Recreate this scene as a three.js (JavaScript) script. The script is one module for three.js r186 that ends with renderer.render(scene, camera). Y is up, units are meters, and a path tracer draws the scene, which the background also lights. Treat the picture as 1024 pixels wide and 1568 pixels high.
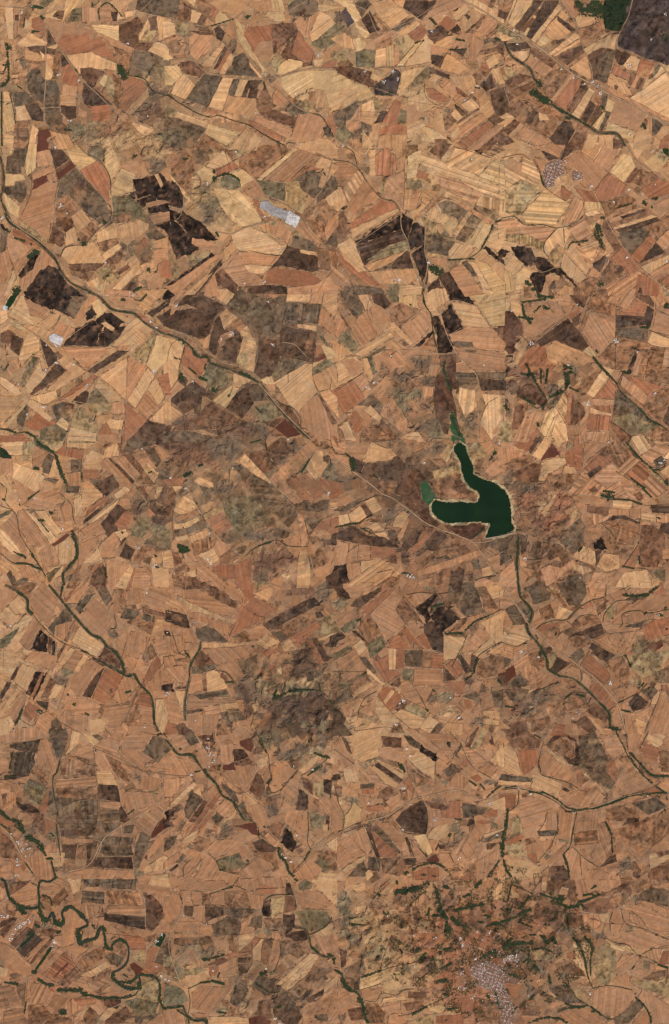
import * as THREE from 'three';
import { Sky } from 'three/addons/objects/Sky.js';
import { mergeGeometries } from 'three/addons/utils/BufferGeometryUtils.js';

// ---------- camera, sky, sun, exposure ----------
const scene = new THREE.Scene();
const ALT = 30000;
const camera = new THREE.PerspectiveCamera(2 * Math.atan(7840 / ALT) * 180 / Math.PI, 669 / 1024, 50, 200000);
camera.position.set(0, ALT, 0); camera.up.set(0, 0, -1); camera.lookAt(0, 0, 0);
scene.add(camera);
const sunDir = new THREE.Vector3().setFromSphericalCoords(1, (90 - 50) * Math.PI / 180, 38 * Math.PI / 180); // south-east, late morning
const sky = new Sky(); sky.name = 'sky'; sky.scale.setScalar(180000); sky.userData.kind = 'structure';
Object.assign(sky.material.uniforms.sunPosition.value, sunDir);
sky.material.uniforms.turbidity.value = 3; sky.material.uniforms.rayleigh.value = 1.2; sky.material.uniforms.mieCoefficient.value = 0.004;
scene.add(sky); scene.environmentIntensity = 0.1;
const sun = new THREE.DirectionalLight(new THREE.Color().setRGB(1, 0.92, 0.78), 3.4); sun.name = 'sun';
sun.position.copy(sunDir).multiplyScalar(20000); sun.castShadow = true;
Object.assign(sun.shadow.camera, { left: -9000, right: 9000, top: 9000, bottom: -9000, near: 100, far: 45000 }); sun.shadow.mapSize.set(4096, 4096);
scene.add(sun, sun.target);
const renderer = new THREE.WebGLRenderer({ antialias: true });
renderer.toneMapping = THREE.LinearToneMapping; renderer.toneMappingExposure = 1.62; renderer.shadowMap.enabled = true;

// ---------- helpers ----------
let seed = 7;
const rnd = () => { seed = (seed + 0x6D2B79F5) | 0; let t = Math.imul(seed ^ seed >>> 15, 1 | seed); t = t + Math.imul(t ^ t >>> 7, 61 | t) ^ t; return ((t ^ t >>> 14) >>> 0) / 4294967296; };
const hash = (i, j, s) => { let h = Math.imul(i, 374761393) + Math.imul(j, 668265263) + Math.imul(s, 1442695041) | 0; h = Math.imul(h ^ h >>> 13, 1274126177); return ((h ^ h >>> 16) >>> 0) / 4294967296; };
const lerp = (a, b, t) => a + (b - a) * t, clamp = (v, a = 0, b = 1) => v < a ? a : v > b ? b : v, smooth = (a, b, v) => { const t = clamp((v - a) / (b - a)); return t * t * (3 - 2 * t); };
function vnoise(x, y, s = 0, per = 0) {   // value noise in 0..1, periodic when per > 0
  let i = Math.floor(x), j = Math.floor(y); const fx = x - i, fy = y - j, u = fx * fx * (3 - 2 * fx), v = fy * fy * (3 - 2 * fy); let i1 = i + 1, j1 = j + 1;
  if (per) { i = ((i % per) + per) % per; j = ((j % per) + per) % per; i1 = (i + 1) % per; j1 = (j + 1) % per; }
  return lerp(lerp(hash(i, j, s), hash(i1, j, s), u), lerp(hash(i, j1, s), hash(i1, j1, s), u), v);
}
function fbm(x, y, o = 4, s = 0, per = 0) { let a = 0, w = 0.5, t = 0; for (let k = 0; k < o; k++) { a += w * vnoise(x, y, s + k, per); t += w; w *= 0.55; x *= 2; y *= 2; if (per) per *= 2; } return a / t; }
const ALB = .68;   // the photograph is exposed brightly: base colours lie below what it shows
const lin = (c) => { c /= 255; return ALB * (c <= 0.04045 ? c / 12.92 : ((c + 0.055) / 1.055) ** 2.4); };
const PAL = {};   // soil, crop and cover colours as sRGB triplets, turned linear
for (const [k, r, g, b] of [['p', 203, 158, 111], ['t', 193, 145, 100], ['n', 179, 131, 93], ['o', 160, 107, 75], ['r', 100, 60, 45], ['m', 150, 109, 77], ['b', 124, 89, 65],
  ['d', 92, 70, 54], ['k', 51, 41, 33], ['y', 202, 162, 112], ['l', 166, 136, 94], ['g', 126, 109, 79], ['e', 113, 92, 70], ['G', 34, 58, 32], ['F', 36, 50, 34],
  ['w', 164, 156, 146], ['W', 205, 198, 186], ['h', 84, 68, 60], ['s', 88, 74, 72], ['q', 98, 69, 53], ['a', 44, 84, 46]]) PAL[k] = [lin(r), lin(g) * .965, lin(b) * ('kwWGaF'.includes(k) ? 1 : .96)];
const M = 10;                                             // metres for one unit of the layout grid
const wx = (x) => (x - 512) * M, wz = (y) => (y - 784) * M;
const TILES = [];
const T = (cx, cy, d) => TILES.push({ cx, cy, ...d });    // a sheet of the survey: quarter units from its own corner
const spread = (v, e, s) => v <= 2 ? v - 6 - 22 * s : v >= e - 2 ? v + 6 + 22 * s : v;   // fields run on across the sheet's edge
const field = (t, a) => { const o = []; for (let i = 1; i < a.length; i += 2) o.push([t.cx * 256 + spread(a[i], 1024, hash(a[i + 1], t.cx, 1)) / 4, t.cy * 224 + spread(a[i + 1], 896, hash(a[i], t.cy, 2)) / 4]); return o; };
const sheet = (t, a, from) => { const o = []; for (let i = from; i < a.length; i += 2) o.push([t.cx * 256 + a[i] / 4, t.cy * 224 + a[i + 1] / 4]); return o; };

// ---------- survey of the land: F fields, S soil patches, R roads, W watercourses, RV river, V tree belts, H farms, VIL built-up areas ----------
T(0,0,{F:[
['n',270,110,380,140,500,155,570,185,610,230,550,245,520,193,500,216,390,210,350,260],
['o',390,210,500,218,515,193,545,215,548,246,612,230,720,372,550,315,405,338,352,262],
['p|',405,340,550,315,720,392,715,432,530,415,490,452],
['y',560,155,728,155,725,250,590,195],
['n|',575,190,730,255,815,295,805,335,690,282],
['m|',690,282,808,330,778,440,750,430],
['e',815,310,930,320,1024,375,1024,425,930,465,880,480,780,450],
['b',728,155,850,110,850,250,815,300,730,250],
['e',1024,0,1024,105,940,95,830,60,850,0],
['b',780,140,840,100,880,150,850,205],
['p',905,115,920,165,860,260,848,225],
['b',910,110,960,100,955,180,925,190],
['p',958,100,1024,110,1024,260,975,240],
['l',855,255,925,255,960,185,925,190,905,170],
['b',850,262,940,260,905,315,820,300],
['p',905,312,960,255,1024,285,1024,372,930,322],
['t',735,75,850,0,760,0,660,20],
['p|',760,75,835,65,815,100,770,110],
['y',540,0,400,0,395,60,330,65,270,100,385,130,430,70],
['g',420,130,440,60,500,45,500,135],
['n|',500,45,605,50,600,130,500,138],
['n',610,60,650,30,720,70,690,130,612,128],
['d',675,70,722,75,715,128,690,130],
['p',720,60,760,110,720,125],
['b',320,100,350,65,395,65,380,125],
['g',265,0,350,0,280,45,240,30],
['y',270,95,400,0,350,0,285,70],
['t|',0,35,22,35,25,145,0,145],
['p',25,35,80,40,80,240,50,235],
['n|',80,55,125,60,118,200,90,240],
['d',92,90,115,90,115,130,92,130],
['m',130,100,160,110,140,180,115,170],
['p',160,110,190,145,180,165,140,185],
['o',195,115,245,100,280,160,285,240,230,200,190,160],
['p',180,200,290,260,275,280,230,280,160,290,100,270],
['d',165,290,235,278,285,285,270,335,200,320],
['d',292,170,345,265,285,285],
['d',285,290,345,300,335,335,285,325],
['t',285,330,330,350,320,430,280,440],
['p',245,310,270,340,262,375],
['y',345,268,355,285,330,300,290,290],
['m|',340,310,378,320,355,440,350,480,312,480,322,400],
['y',280,380,322,440,310,485,275,488],
['d',385,335,425,390,378,410,375,340],
['o',380,410,420,392,480,465,475,525,390,510,380,470],
['n',390,512,470,530,465,590,375,578],
['t',370,578,462,592,460,650,370,640],
['d',372,645,466,655,465,725,420,735,380,690],
['e',282,495,340,490,365,560,360,655,275,655],
['e',110,360,150,365,165,420,140,430],
['m',150,365,270,375,240,420,165,420],
['e',165,425,240,420,272,490,270,640,210,600,165,540],
['t',150,300,240,330,265,375,150,362],
['e',70,560,150,565,205,625,95,655],
['p',95,655,150,645,190,730,100,740],
['d',150,645,225,630,265,690,265,745,195,735],
['p',270,690,330,740,275,750],
['p',20,560,60,560,62,615,25,650],
['y',20,650,80,625,95,780,85,800,20,810],
['p',20,815,80,830,85,896,20,896],
['m|',90,745,185,740,160,896,80,896],
['e',275,665,365,660,385,760,300,770,275,750],
['p',200,760,235,800,200,896,170,896],
['r',235,798,295,790,315,830,285,850,300,896,225,896],
['t|',300,800,420,830,470,896,350,896],
['m|',345,830,320,896,300,860],
['d',515,500,550,520,690,640,580,650,520,640,500,580],
['b',490,420,560,412,640,440,560,530,500,480],
['o',560,650,660,640,690,690,640,750,560,740],
['n',480,660,530,690,535,725,475,710],
['m',690,450,745,490,740,560,720,660,690,620],
['l',640,455,690,480,700,570,690,640,645,530],
['y',640,455,660,460,640,530,605,510],
['o',760,490,840,480,905,530,830,620,800,645,775,690,735,670],
['p',905,535,910,590,800,705,770,690,805,640,835,615],
['n',690,640,820,740,760,755,710,700],
['p',825,740,950,790,900,830,870,825,805,760],
['g',540,740,620,760,600,850,540,870],
],S:[['e',850,620,170,120],['e',920,560,100,60],['b',900,700,90,60],['g',500,800,120,60],['y',560,790,60,40],['y',620,860,120,40],['y',900,860,110,40],['b',560,820,60,60],['m',680,790,120,70],['l',760,820,80,60],['g',960,420,80,90],['y',900,470,60,30],['l',1000,480,50,50],['g',1000,820,60,80],['t',60,420,120,140],['b',180,640,80,60]],
R:[[6,0,40,150,55,270,110,290,165,375,310,480,465,590,570,720,690,820,745,960,800],[4,275,160,278,460,268,665,280,770],[4,270,660,365,660,370,690,425,740],[4,365,660,420,745],[5,500,155,590,195,700,260,820,300],[5,855,75,960,98],[4,375,315,352,465],[4,280,770,330,850,350,890],[4,430,830,470,896],[4,100,270,200,190],[5,150,55,180,30,230,70],[4,490,150,740,140,830,95,930,0]],
W:[[7,780,460,885,485,930,550,1024,585],[6,890,480,945,395],[5,700,375,735,405],[6,55,565,75,640,95,760],[6,10,560,10,896],[5,100,520,150,560,200,610]],
V:[[30,730,400,745,440,770,470],[14,770,455,725,450],[12,40,290,50,390,45,500,0,530],[22,40,270,60,300],[14,15,400,50,395],[10,190,195,240,195],[8,150,110,145,175],[14,200,40,260,50],[10,110,530,135,545],[10,395,795,440,800],[8,565,20,570,45],[6,610,120,605,60,660,20,720,70,750,105],[12,255,100,265,115],[8,10,560,12,896]],
H:[[135,72,4],[200,40,2],[358,460,4],[485,490,3],[425,742,4],[785,268,2],[905,712,1]]});
T(1,0,{F:[
['e',0,0,80,0,110,40,100,115,0,100],
['m|',80,0,130,40,110,120,60,110],
['b',100,20,165,55,140,130,105,125],
['p',150,60,210,85,180,145,140,130],
['b',210,85,245,110,210,160,180,145],
['t',245,108,290,150,225,165],
['m|',165,0,250,10,310,60,260,95,190,65],
['o',275,45,318,60,290,120,255,95],
['y',320,62,385,125,300,145,290,120],
['y',110,0,175,0,165,45],
['d',285,175,320,160,355,200,335,255,300,235],
['n|',300,200,200,190,130,230,140,330,180,370,270,300,260,250],
['b|',140,190,280,195,285,215,200,215],
['p|',340,260,355,280,265,415,200,405],
['d',355,285,372,300,300,425,280,425],
['o',372,302,390,320,320,435,300,425],
['p|',388,320,410,350,345,455,318,440],
['e',410,345,470,320,555,470,350,455,395,395],
['t',250,20,330,0,500,0,490,60,440,90,350,80],
['n',360,160,420,150,425,240,390,230,365,200],
['y',415,115,475,165,465,215,540,330,570,395,620,440,600,470,560,395,490,330,430,250],
['t',505,380,580,470,570,480,500,395],
['o',490,170,640,150,640,245,570,250,525,330,510,290,470,215],
['b|',640,150,770,138,820,180,650,330,640,250],
['m|',650,330,700,290,690,330],
['n',525,320,575,250,640,250,640,300,650,330,620,390,570,380],
['b|',690,340,800,185,890,310,890,400,830,410,700,355],
['o|',800,190,895,310,905,360,850,380,760,330],
['y',660,455,690,400,740,360,830,380,820,410,720,450],
['l',620,390,680,325,705,360,670,450],
['p',895,370,950,360,945,400,900,400],
['o',960,390,1024,360,1024,415,940,415],
['n',960,315,1024,275,1024,360,960,380],
['y',690,470,800,440,890,430,890,530,770,600,700,530],
['y',890,430,1024,430,1024,640,990,660,970,550,890,540],
['n',680,480,700,470,700,560,670,520],
['n',780,130,820,105,850,140,900,75,935,65,880,215,860,240,800,180],
['p|',935,65,1010,110,1024,150,890,260,870,215],
['g',890,260,1024,140,1024,250,960,300,880,275],
['e',740,60,760,0,880,0,930,20,930,60,860,110,750,90],
['y',930,25,1024,45,960,70,920,60],
['l',740,0,800,0,740,40],
['y',635,0,690,0,725,70,690,75,640,45],
['n',520,30,630,0,640,60,560,75],
['y',610,75,680,70,720,90,720,130,690,135,600,100],
['b',820,60,850,90,840,110,800,90],
['l',1000,0,960,0,1024,30],
['p|',0,130,45,140,50,210,0,235],
['m|',0,240,45,210,120,350,85,365,40,355],
['y',0,310,40,360,0,370],
['l',50,140,130,140,130,210,60,220],
['b',80,380,140,370,215,400,225,440,200,470,110,450,75,415],
['e',225,450,340,470,290,610,250,655,110,610,165,520,200,490],
['p|',100,450,170,520,110,610,20,570,50,500],
['y',0,400,60,400,95,450,30,520,0,520],
['p|',340,475,405,480,335,670,250,655],
['e',405,480,445,485,410,585,370,580],
['p',445,485,495,490,450,590,410,585],
['d',495,490,585,490,545,540,500,540,480,600,455,590],
['d',510,535,560,540,545,600,490,600],
['t|',370,585,545,605,545,690,520,715,340,680],
['m',545,600,620,600,670,650,570,700,545,660],
['b',590,500,640,610,560,590,590,540],
['n|',640,590,665,545,750,630,715,665,650,635],
['n',600,490,690,535,700,570,660,545,600,500],
['e',750,625,880,690,800,705,720,680],
['n|',545,700,640,740,770,785,740,850,650,800,535,745],
['b',560,690,660,670,750,710,800,720,780,780,640,735],
['y',800,600,895,540,900,560,830,620],
['l',800,640,850,600,890,660,850,680],
['m',860,560,910,555,900,615,870,615],
['t',910,555,970,555,985,655,905,660],
['n|',800,700,860,700,950,715,970,770,930,850,800,875,760,840],
['e',950,780,980,765,1015,840,975,840],
['o',1024,690,1024,840,975,740,1000,700],
['p',810,880,930,850,980,850,1024,896,800,896],
['o',490,730,540,750,700,830,690,870,600,830,500,760],
['o',240,665,310,680,310,700,240,690],
['p',60,680,240,745,240,780,40,715],
['l',0,640,60,680,30,720,0,720],
['e',0,720,40,720,240,785,170,880,150,896,0,896],
['y',250,755,390,800,450,805,360,890,230,815],
['m|',230,815,370,896,160,896],
['p|',370,896,490,775,580,845,545,896],
['n',390,755,480,775,450,805,390,795],
],S:[['e',400,280,40,60],['e',640,460,60,40],['t',620,40,100,60],['l',600,350,60,60],['e',780,640,70,30],['g',770,700,50,30],['g',60,840,90,60],['m',560,800,120,60],['t',250,720,200,40],['t',880,880,200,60],['n',60,300,60,80]],
R:[[6,0,110,140,150,280,160,410,115,470,70],[5,80,0,190,65,250,110,300,155],[7,410,120,430,230,500,350,580,460],[6,0,375,140,360,230,435,350,460,460,480,590,480],[6,590,480,690,470,800,440,920,415,1024,430],[5,600,430,665,470,690,500,700,570],[7,595,490,700,570,790,650,870,690],[3,770,135,860,240,900,310,890,400],[4,200,190,310,190,430,250],[4,730,80,860,0]],
W:[[7,0,580,60,620,180,690,260,715,310,705,400,735,500,765,580,815,650,855,720,890],[7,870,690,940,710,1000,800,1020,840]],
V:[[6,0,575,40,600],[10,590,500,600,530],[7,600,825,640,850,680,870],[10,480,110,510,100],[6,410,115,340,140,270,160]],
H:[[590,450,3],[930,335,4],[540,690,1],[560,145,2],[660,125,2],[830,95,1],[785,573,1],[850,790,1]]});
T(2,0,{F:[
['y',0,0,80,0,140,0,75,55,20,10],
['s',35,90,65,40,130,130,80,170],
['e',120,20,190,0,225,25,165,105],
['y',95,25,120,25,165,105,130,140,220,205,190,235,150,200,100,90,75,60],
['d',165,120,215,65,280,185,215,205],
['m',250,95,330,180,250,245,215,235,220,205,285,185,300,180,255,105],
['t|',225,20,345,0,465,95,340,175,265,90],
['p|',300,60,390,45,460,95,380,150],
['e',345,180,490,100,495,120,380,190],
['n|',215,255,345,180,390,210,255,275],
['p',390,200,500,130,530,145,450,205,400,215],
['d',440,0,560,0,600,40,500,100,420,45],
['d',560,20,655,0,530,120,500,105],
['t|',345,0,440,0,420,50,395,40],
['n|',660,0,790,0,800,25,690,80,600,130,530,125],
['p',720,90,800,20,820,60,750,125],
['p|',780,0,870,0,1024,80,1024,145,860,60],
['n',870,0,960,0,945,35,890,10],
['m|',960,0,1000,0,970,50,940,38],
['t|',760,130,850,50,905,95,810,200,770,170],
['d',795,95,810,80,835,105,820,120],
['b',860,145,915,95,925,105,820,200,800,195],
['n|',870,180,940,90,1010,140,920,240],
['m|',925,220,1015,150,1024,160,935,235],
['t',975,50,1024,90,1024,120,975,85],
['b',1000,30,1024,10,1024,70],
['t',590,110,670,70,700,95,640,150],
['o',640,140,690,95,745,150,710,190,650,165],
['d',590,105,635,145,625,155,585,120],
['d',605,180,650,150,705,200,680,220],
['s',570,185,640,180,630,210,575,205],
['d',710,190,755,145,775,180,740,205],
['b',560,210,640,190,680,225,610,265],
['o',450,210,530,150,570,190,540,240,490,265],
['p',545,250,560,205,610,270,580,320,480,340],
['t|',610,270,690,220,735,215,710,290,600,280],
['n|',735,215,800,200,845,200,830,270,790,300,720,250],
['n|',830,260,850,205,915,265,870,370,820,380],
['d',700,295,810,300,790,345,730,315],
['n',590,280,700,300,690,320,600,335],
['d',595,335,670,340,630,405,590,390],
['b',670,340,690,320,700,325,650,420,630,405],
['t|',690,325,830,420,755,455,645,420],
['p',450,360,510,310,590,320,590,380,440,405],
['y',420,215,450,210,500,265,400,360,420,280],
['y|',380,400,490,275,560,220,540,250,420,400],
['l',370,240,430,220,420,350,395,370,400,300],
['p|',255,305,315,290,320,400,245,415],
['y|',315,285,365,270,365,400,320,405],
['n|',365,270,395,310,395,390,365,400],
['m',255,270,350,225,355,270,255,300],
['t',0,240,60,200,110,245,120,300,60,290],
['y',110,245,150,230,190,260,180,310,135,320],
['g',130,320,185,300,250,310,245,415,130,410],
['l',0,310,80,310,75,370,0,370],
['b',0,410,100,405,230,440,250,540,200,530,130,500,100,490,60,465,20,440],
['y',0,440,60,470,120,510,200,530,250,590,150,620,130,545,0,600],
['p',60,540,130,545,150,600,60,660,0,680,0,600],
['y',230,440,280,470,250,490,215,480],
['h',255,520,330,470,370,420,410,470,390,560,330,580,250,580],
['y',410,440,570,400,480,490,430,550,380,580,405,490],
['g',490,480,570,410,590,470,540,510,450,560],
['l',430,570,560,520,480,600],
['p|',450,600,560,560,640,640,500,710,450,640],
['o|',560,540,600,540,720,610,640,630,570,590],
['d',580,410,705,460,700,485,590,440],
['p',575,495,600,450,660,470,620,500],
['n|',640,520,690,480,760,560,830,600,740,620],
['t|',700,470,850,460,870,520,830,580,740,530],
['b',745,530,770,540,820,590,800,600,750,565],
['m',840,460,900,420,950,455,880,500],
['o|',900,380,950,400,945,450,895,430],
['p|',925,370,980,330,1010,385,950,420],
['t|',880,330,980,300,985,325,890,360],
['m|',890,310,1024,280,1024,300,890,340],
['b',985,290,1024,250,1024,350],
['p|',960,430,1000,410,1024,510,1000,525],
['m|',1000,420,1024,410,1024,460,1010,460],
['d',890,520,960,450,985,530,930,560],
['d',950,560,1024,530,1024,740,980,690],
['t|',880,610,920,560,985,690,930,730,900,690],
['p',780,640,840,600,890,655,820,690],
['b',745,640,820,690,780,715,740,660],
['m',655,710,730,680,750,745,700,790],
['p',715,700,740,670,785,715,755,745],
['t|',755,750,890,660,900,680,770,770],
['n|',770,770,905,690,935,730,720,870,700,830],
['b|',890,670,750,760,750,750,880,660],
['d',940,735,980,700,1024,735,980,765],
['o|',745,880,940,740,975,765,800,896],
['b|',880,896,1024,780,1024,830,940,896],
['n|',800,896,980,770,1024,760,1024,785,880,896],
['p',700,830,750,770,780,800,740,850],
['t',620,660,660,700,690,850,640,820,600,760],
['o|',310,720,380,600,415,640,380,760,290,760],
['n',440,650,480,640,540,710,470,750,440,750],
['g',380,750,405,670,440,680,440,755],
['p|',170,640,230,610,290,640,230,700,165,680],
['l',230,610,290,620,300,650,250,680],
['t',165,680,250,690,230,770,165,740],
['d',240,760,290,680,325,685,295,750],
['e',0,710,140,620,150,650,100,730,10,770],
['n',110,720,155,640,160,740],
['n',70,745,150,740,145,790,110,810,70,790],
['g',10,790,65,770,120,830,70,890,10,850],
['e',165,745,230,775,225,810,165,790],
['o|',270,790,380,760,440,770,440,820,270,825],
['t|',280,830,440,825,450,896,260,896],
['p',440,770,540,730,560,790,480,870,450,840],
['y',545,775,600,790,690,850,600,870,540,860],
['b',610,850,680,850,700,896,630,896],
['p',170,800,220,850,230,896,170,896],
['t',380,610,250,600,250,585,380,590],
],S:[['y',500,580,100,60],['e',20,120,50,80],['g',30,200,50,60],['l',60,340,80,60],['h',320,540,80,50],['y',330,480,30,30],['e',560,430,70,30],['e',690,680,60,30],['e',170,830,60,50],['y',640,720,60,50],['e',960,250,60,30],['l',520,500,60,40],['t',600,640,100,40]],
R:[[9,780,0,900,60,1024,145],[4,120,25,200,70,270,200,340,180,500,110,600,40],[4,345,0,400,40,500,110,550,150],[4,490,270,380,400,350,420],[4,250,415,440,405,590,380],[5,250,540,380,590,480,640],[4,370,210,400,290,400,370],[3,740,120,680,30],[4,700,440,760,460,850,460],[3,450,620,640,640,670,620],[4,730,620,830,690],[4,0,850,60,896],[3,860,520,760,600]],
W:[[4,550,500,560,590,620,640,700,660],[4,540,770,600,790,640,830],[4,720,180,690,200]],
V:[[7,270,520,300,580,350,570],[10,985,235,1015,245],[8,745,240,800,250],[8,860,535,890,540],[5,700,305,810,300],[6,840,170,860,150],[6,495,265,550,245],[8,740,640,750,660],[5,580,110,620,150],[4,690,840,720,860]],
H:[[185,440,4],[300,500,6],[360,440,5],[390,480,5],[795,615,3],[848,565,2],[875,525,2],[925,490,2],[600,195,2],[360,215,1],[672,95,1],[165,820,2]]});
T(3,0,{F:[
['p|',105,0,205,0,75,165,40,140],
['y|',150,30,205,5,80,165,70,150],
['d|',210,0,270,0,110,190,80,170],
['y',255,25,275,55,255,75,225,50],
['b',225,55,255,80,230,105,195,90],
['p',200,90,230,110,215,125,190,105],
['b',155,140,190,105,215,130,150,200,105,185],
['y',160,165,180,180,150,220,135,205],
['d|',270,0,350,0,350,20,180,240,150,220],
['p|',350,25,370,45,205,260,180,240],
['t|',280,160,340,100,440,190,370,230,310,250,265,200],
['t',370,60,410,100,390,125,350,100],
['d',345,95,460,180,430,200,340,120],
['y',260,210,310,250,240,285,215,265],
['d',330,245,385,235,390,250,340,270],
['p|',285,330,450,200,480,225,310,340],
['t|',310,340,470,240,485,260,330,345],
['b|',330,345,490,270,505,320,400,400],
['d',430,300,480,275,500,295,450,335],
['y',450,95,490,90,490,150,470,165],
['t',490,90,580,90,605,110,540,150,480,170],
['m|',475,180,625,125,640,210,490,255],
['n|',350,0,450,0,480,80,445,110],
['m|',450,0,500,60,490,90,440,50],
['p|',520,310,660,215,710,215,690,310,610,290,525,335],
['y|',500,300,640,225,520,320],
['b|',525,335,630,295,640,310,580,490,560,490],
['e|',640,300,695,320,640,510,580,490],
['t|',415,415,520,340,555,470,540,490],
['l',130,280,0,210,0,140,90,200],
['p',0,200,70,230,20,250,0,250],
['m|',0,20,60,0,80,0,40,90,0,60],
['d',0,55,45,85,30,125,0,105],
['p|',80,0,100,0,40,120,30,120],
['d',20,270,150,255,175,290,80,315,35,300],
['p',55,320,160,310,155,350,130,375],
['b',170,320,200,290,335,385,310,420],
['n',140,385,170,345,330,425,240,450,200,430],
['m|',250,560,240,470,350,420,420,440,300,610],
['n|',430,450,445,460,320,625,300,610],
['o|',445,470,480,500,470,560,385,670,325,630],
['b|',470,550,525,550,435,695,395,670],
['d',490,500,520,525,500,550,480,540],
['p|',535,540,570,560,465,740,430,700],
['d',540,620,580,645,520,755,480,735],
['b|',590,640,620,690,545,770,525,760],
['m',560,600,610,570,620,640,590,640],
['e',610,570,650,580,630,680,610,650],
['y',650,600,700,640,670,685,635,680],
['e',640,680,670,690,610,815,590,800],
['y',620,690,640,690,590,805,550,785],
['n',690,640,730,600,900,690,830,800,665,750],
['y',650,750,820,810,790,870,700,820,630,820],
['p',820,810,900,780,920,850,900,896,800,896],
['n',895,710,920,700,920,840,890,780],
['e',920,720,990,760,940,830,920,830],
['t',940,830,1000,760,1024,780,960,896,920,896],
['o|',970,860,1024,800,1024,896,960,896],
['p|',785,600,1000,450,1024,500,1024,720,1000,720],
['y',970,375,1024,370,1024,450,1000,430],
['n|',640,530,680,580,1024,760,1024,735,740,580],
['t',650,475,740,500,800,580,740,580,645,520],
['d',690,520,715,530,705,555,690,545],
['o|',675,430,690,400,785,460,770,490,670,450],
['t|',660,450,770,500,760,515,655,480],
['b',800,445,825,460,790,530,770,510],
['n',825,460,845,470,810,540,790,530],
['b',845,470,880,490,840,555,810,540],
['y',885,485,925,490,850,560],
['o',850,370,930,390,900,475,820,455],
['d',700,310,785,340,770,390,720,405,690,360],
['p',790,345,845,370,820,440,770,430,740,400],
['g',905,475,960,400,980,410,920,480],
['p',925,480,980,410,1000,440,960,470],
['l',0,430,60,420,90,455,20,490],
['b|',20,500,110,450,185,470,50,550],
['b|',60,555,215,490,230,520,90,590],
['e|',0,490,50,630,30,650,0,660],
['b|',20,560,90,600,50,640],
['m|',120,600,170,570,290,650,360,690,350,740,210,650],
['b',30,690,110,610,140,640,80,700,70,720],
['p',0,720,30,690,85,720,0,810],
['b|',80,730,115,750,45,830,10,800],
['t|',115,750,140,770,60,850,40,830],
['m|',80,700,160,640,200,665,140,760,100,740],
['d',145,735,200,670,225,690,170,770],
['p',225,690,270,700,290,735,230,740],
['m',170,770,230,740,330,780,290,850,200,800],
['n|',100,820,140,770,300,870,290,896,130,860],
['d|',290,850,380,740,430,750,450,800,395,890,330,885],
['b|',395,896,460,800,470,750,530,780,490,896],
['p',500,896,530,820,590,830,560,896],
['t',590,830,690,825,680,896,600,896],
['b',680,840,740,870,740,896,680,896],
['b|',0,850,40,830,80,870,0,896],
['F',640,0,790,0,740,170,700,195,650,180,625,140],
['h',790,0,1024,0,1024,370,950,380,870,360,810,330,790,320,715,290,720,220,750,170],
],S:[['t',60,400,80,60],['y',40,430,40,30],['m',220,520,60,60],['t',260,480,80,40],['h',900,200,140,140],['d',850,60,60,40],['t',620,240,60,30],['e',560,430,30,60],['p',880,440,60,40],['n',500,780,80,40]],
R:[[10,0,145,90,205,200,270,320,360,430,450,560,520,660,580,800,640,920,710,1024,765],[6,350,0,440,120,480,215,500,300,550,420,555,490],[6,800,0,770,110,720,200,690,300],[5,645,190,690,210,740,180],[4,475,175,600,130,640,60],[3,280,260,440,190],[4,740,590,800,590,1000,445],[4,0,490,50,640],[4,990,380,1010,450,1024,480],[3,395,896,470,755],[5,65,180,190,270]],
W:[[9,20,260,60,340,130,390,180,430,200,480,235,520],[8,300,635,400,700,540,780,600,815,700,820,760,896],[4,130,385,165,350,180,290],[6,550,770,600,710,640,670]],
V:[[40,195,565,215,580],[34,215,585,260,615,290,625],[16,230,500,235,530],[16,395,720,415,730],[22,870,765,880,790],[60,490,60,570,60,630,70],[30,460,0,490,50],[50,560,20,600,10],[20,720,170,690,185],[16,610,655,620,670],[10,320,650,380,690],[10,400,695,540,775],[24,1000,240,1000,240]],
H:[[445,470,4],[500,520,3],[560,500,4],[595,525,6],[605,570,4],[780,405,6],[785,820,4],[75,185,2],[370,425,2],[670,440,2],[540,265,1],[1000,90,5],[915,245,2],[95,270,1]]});
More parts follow.
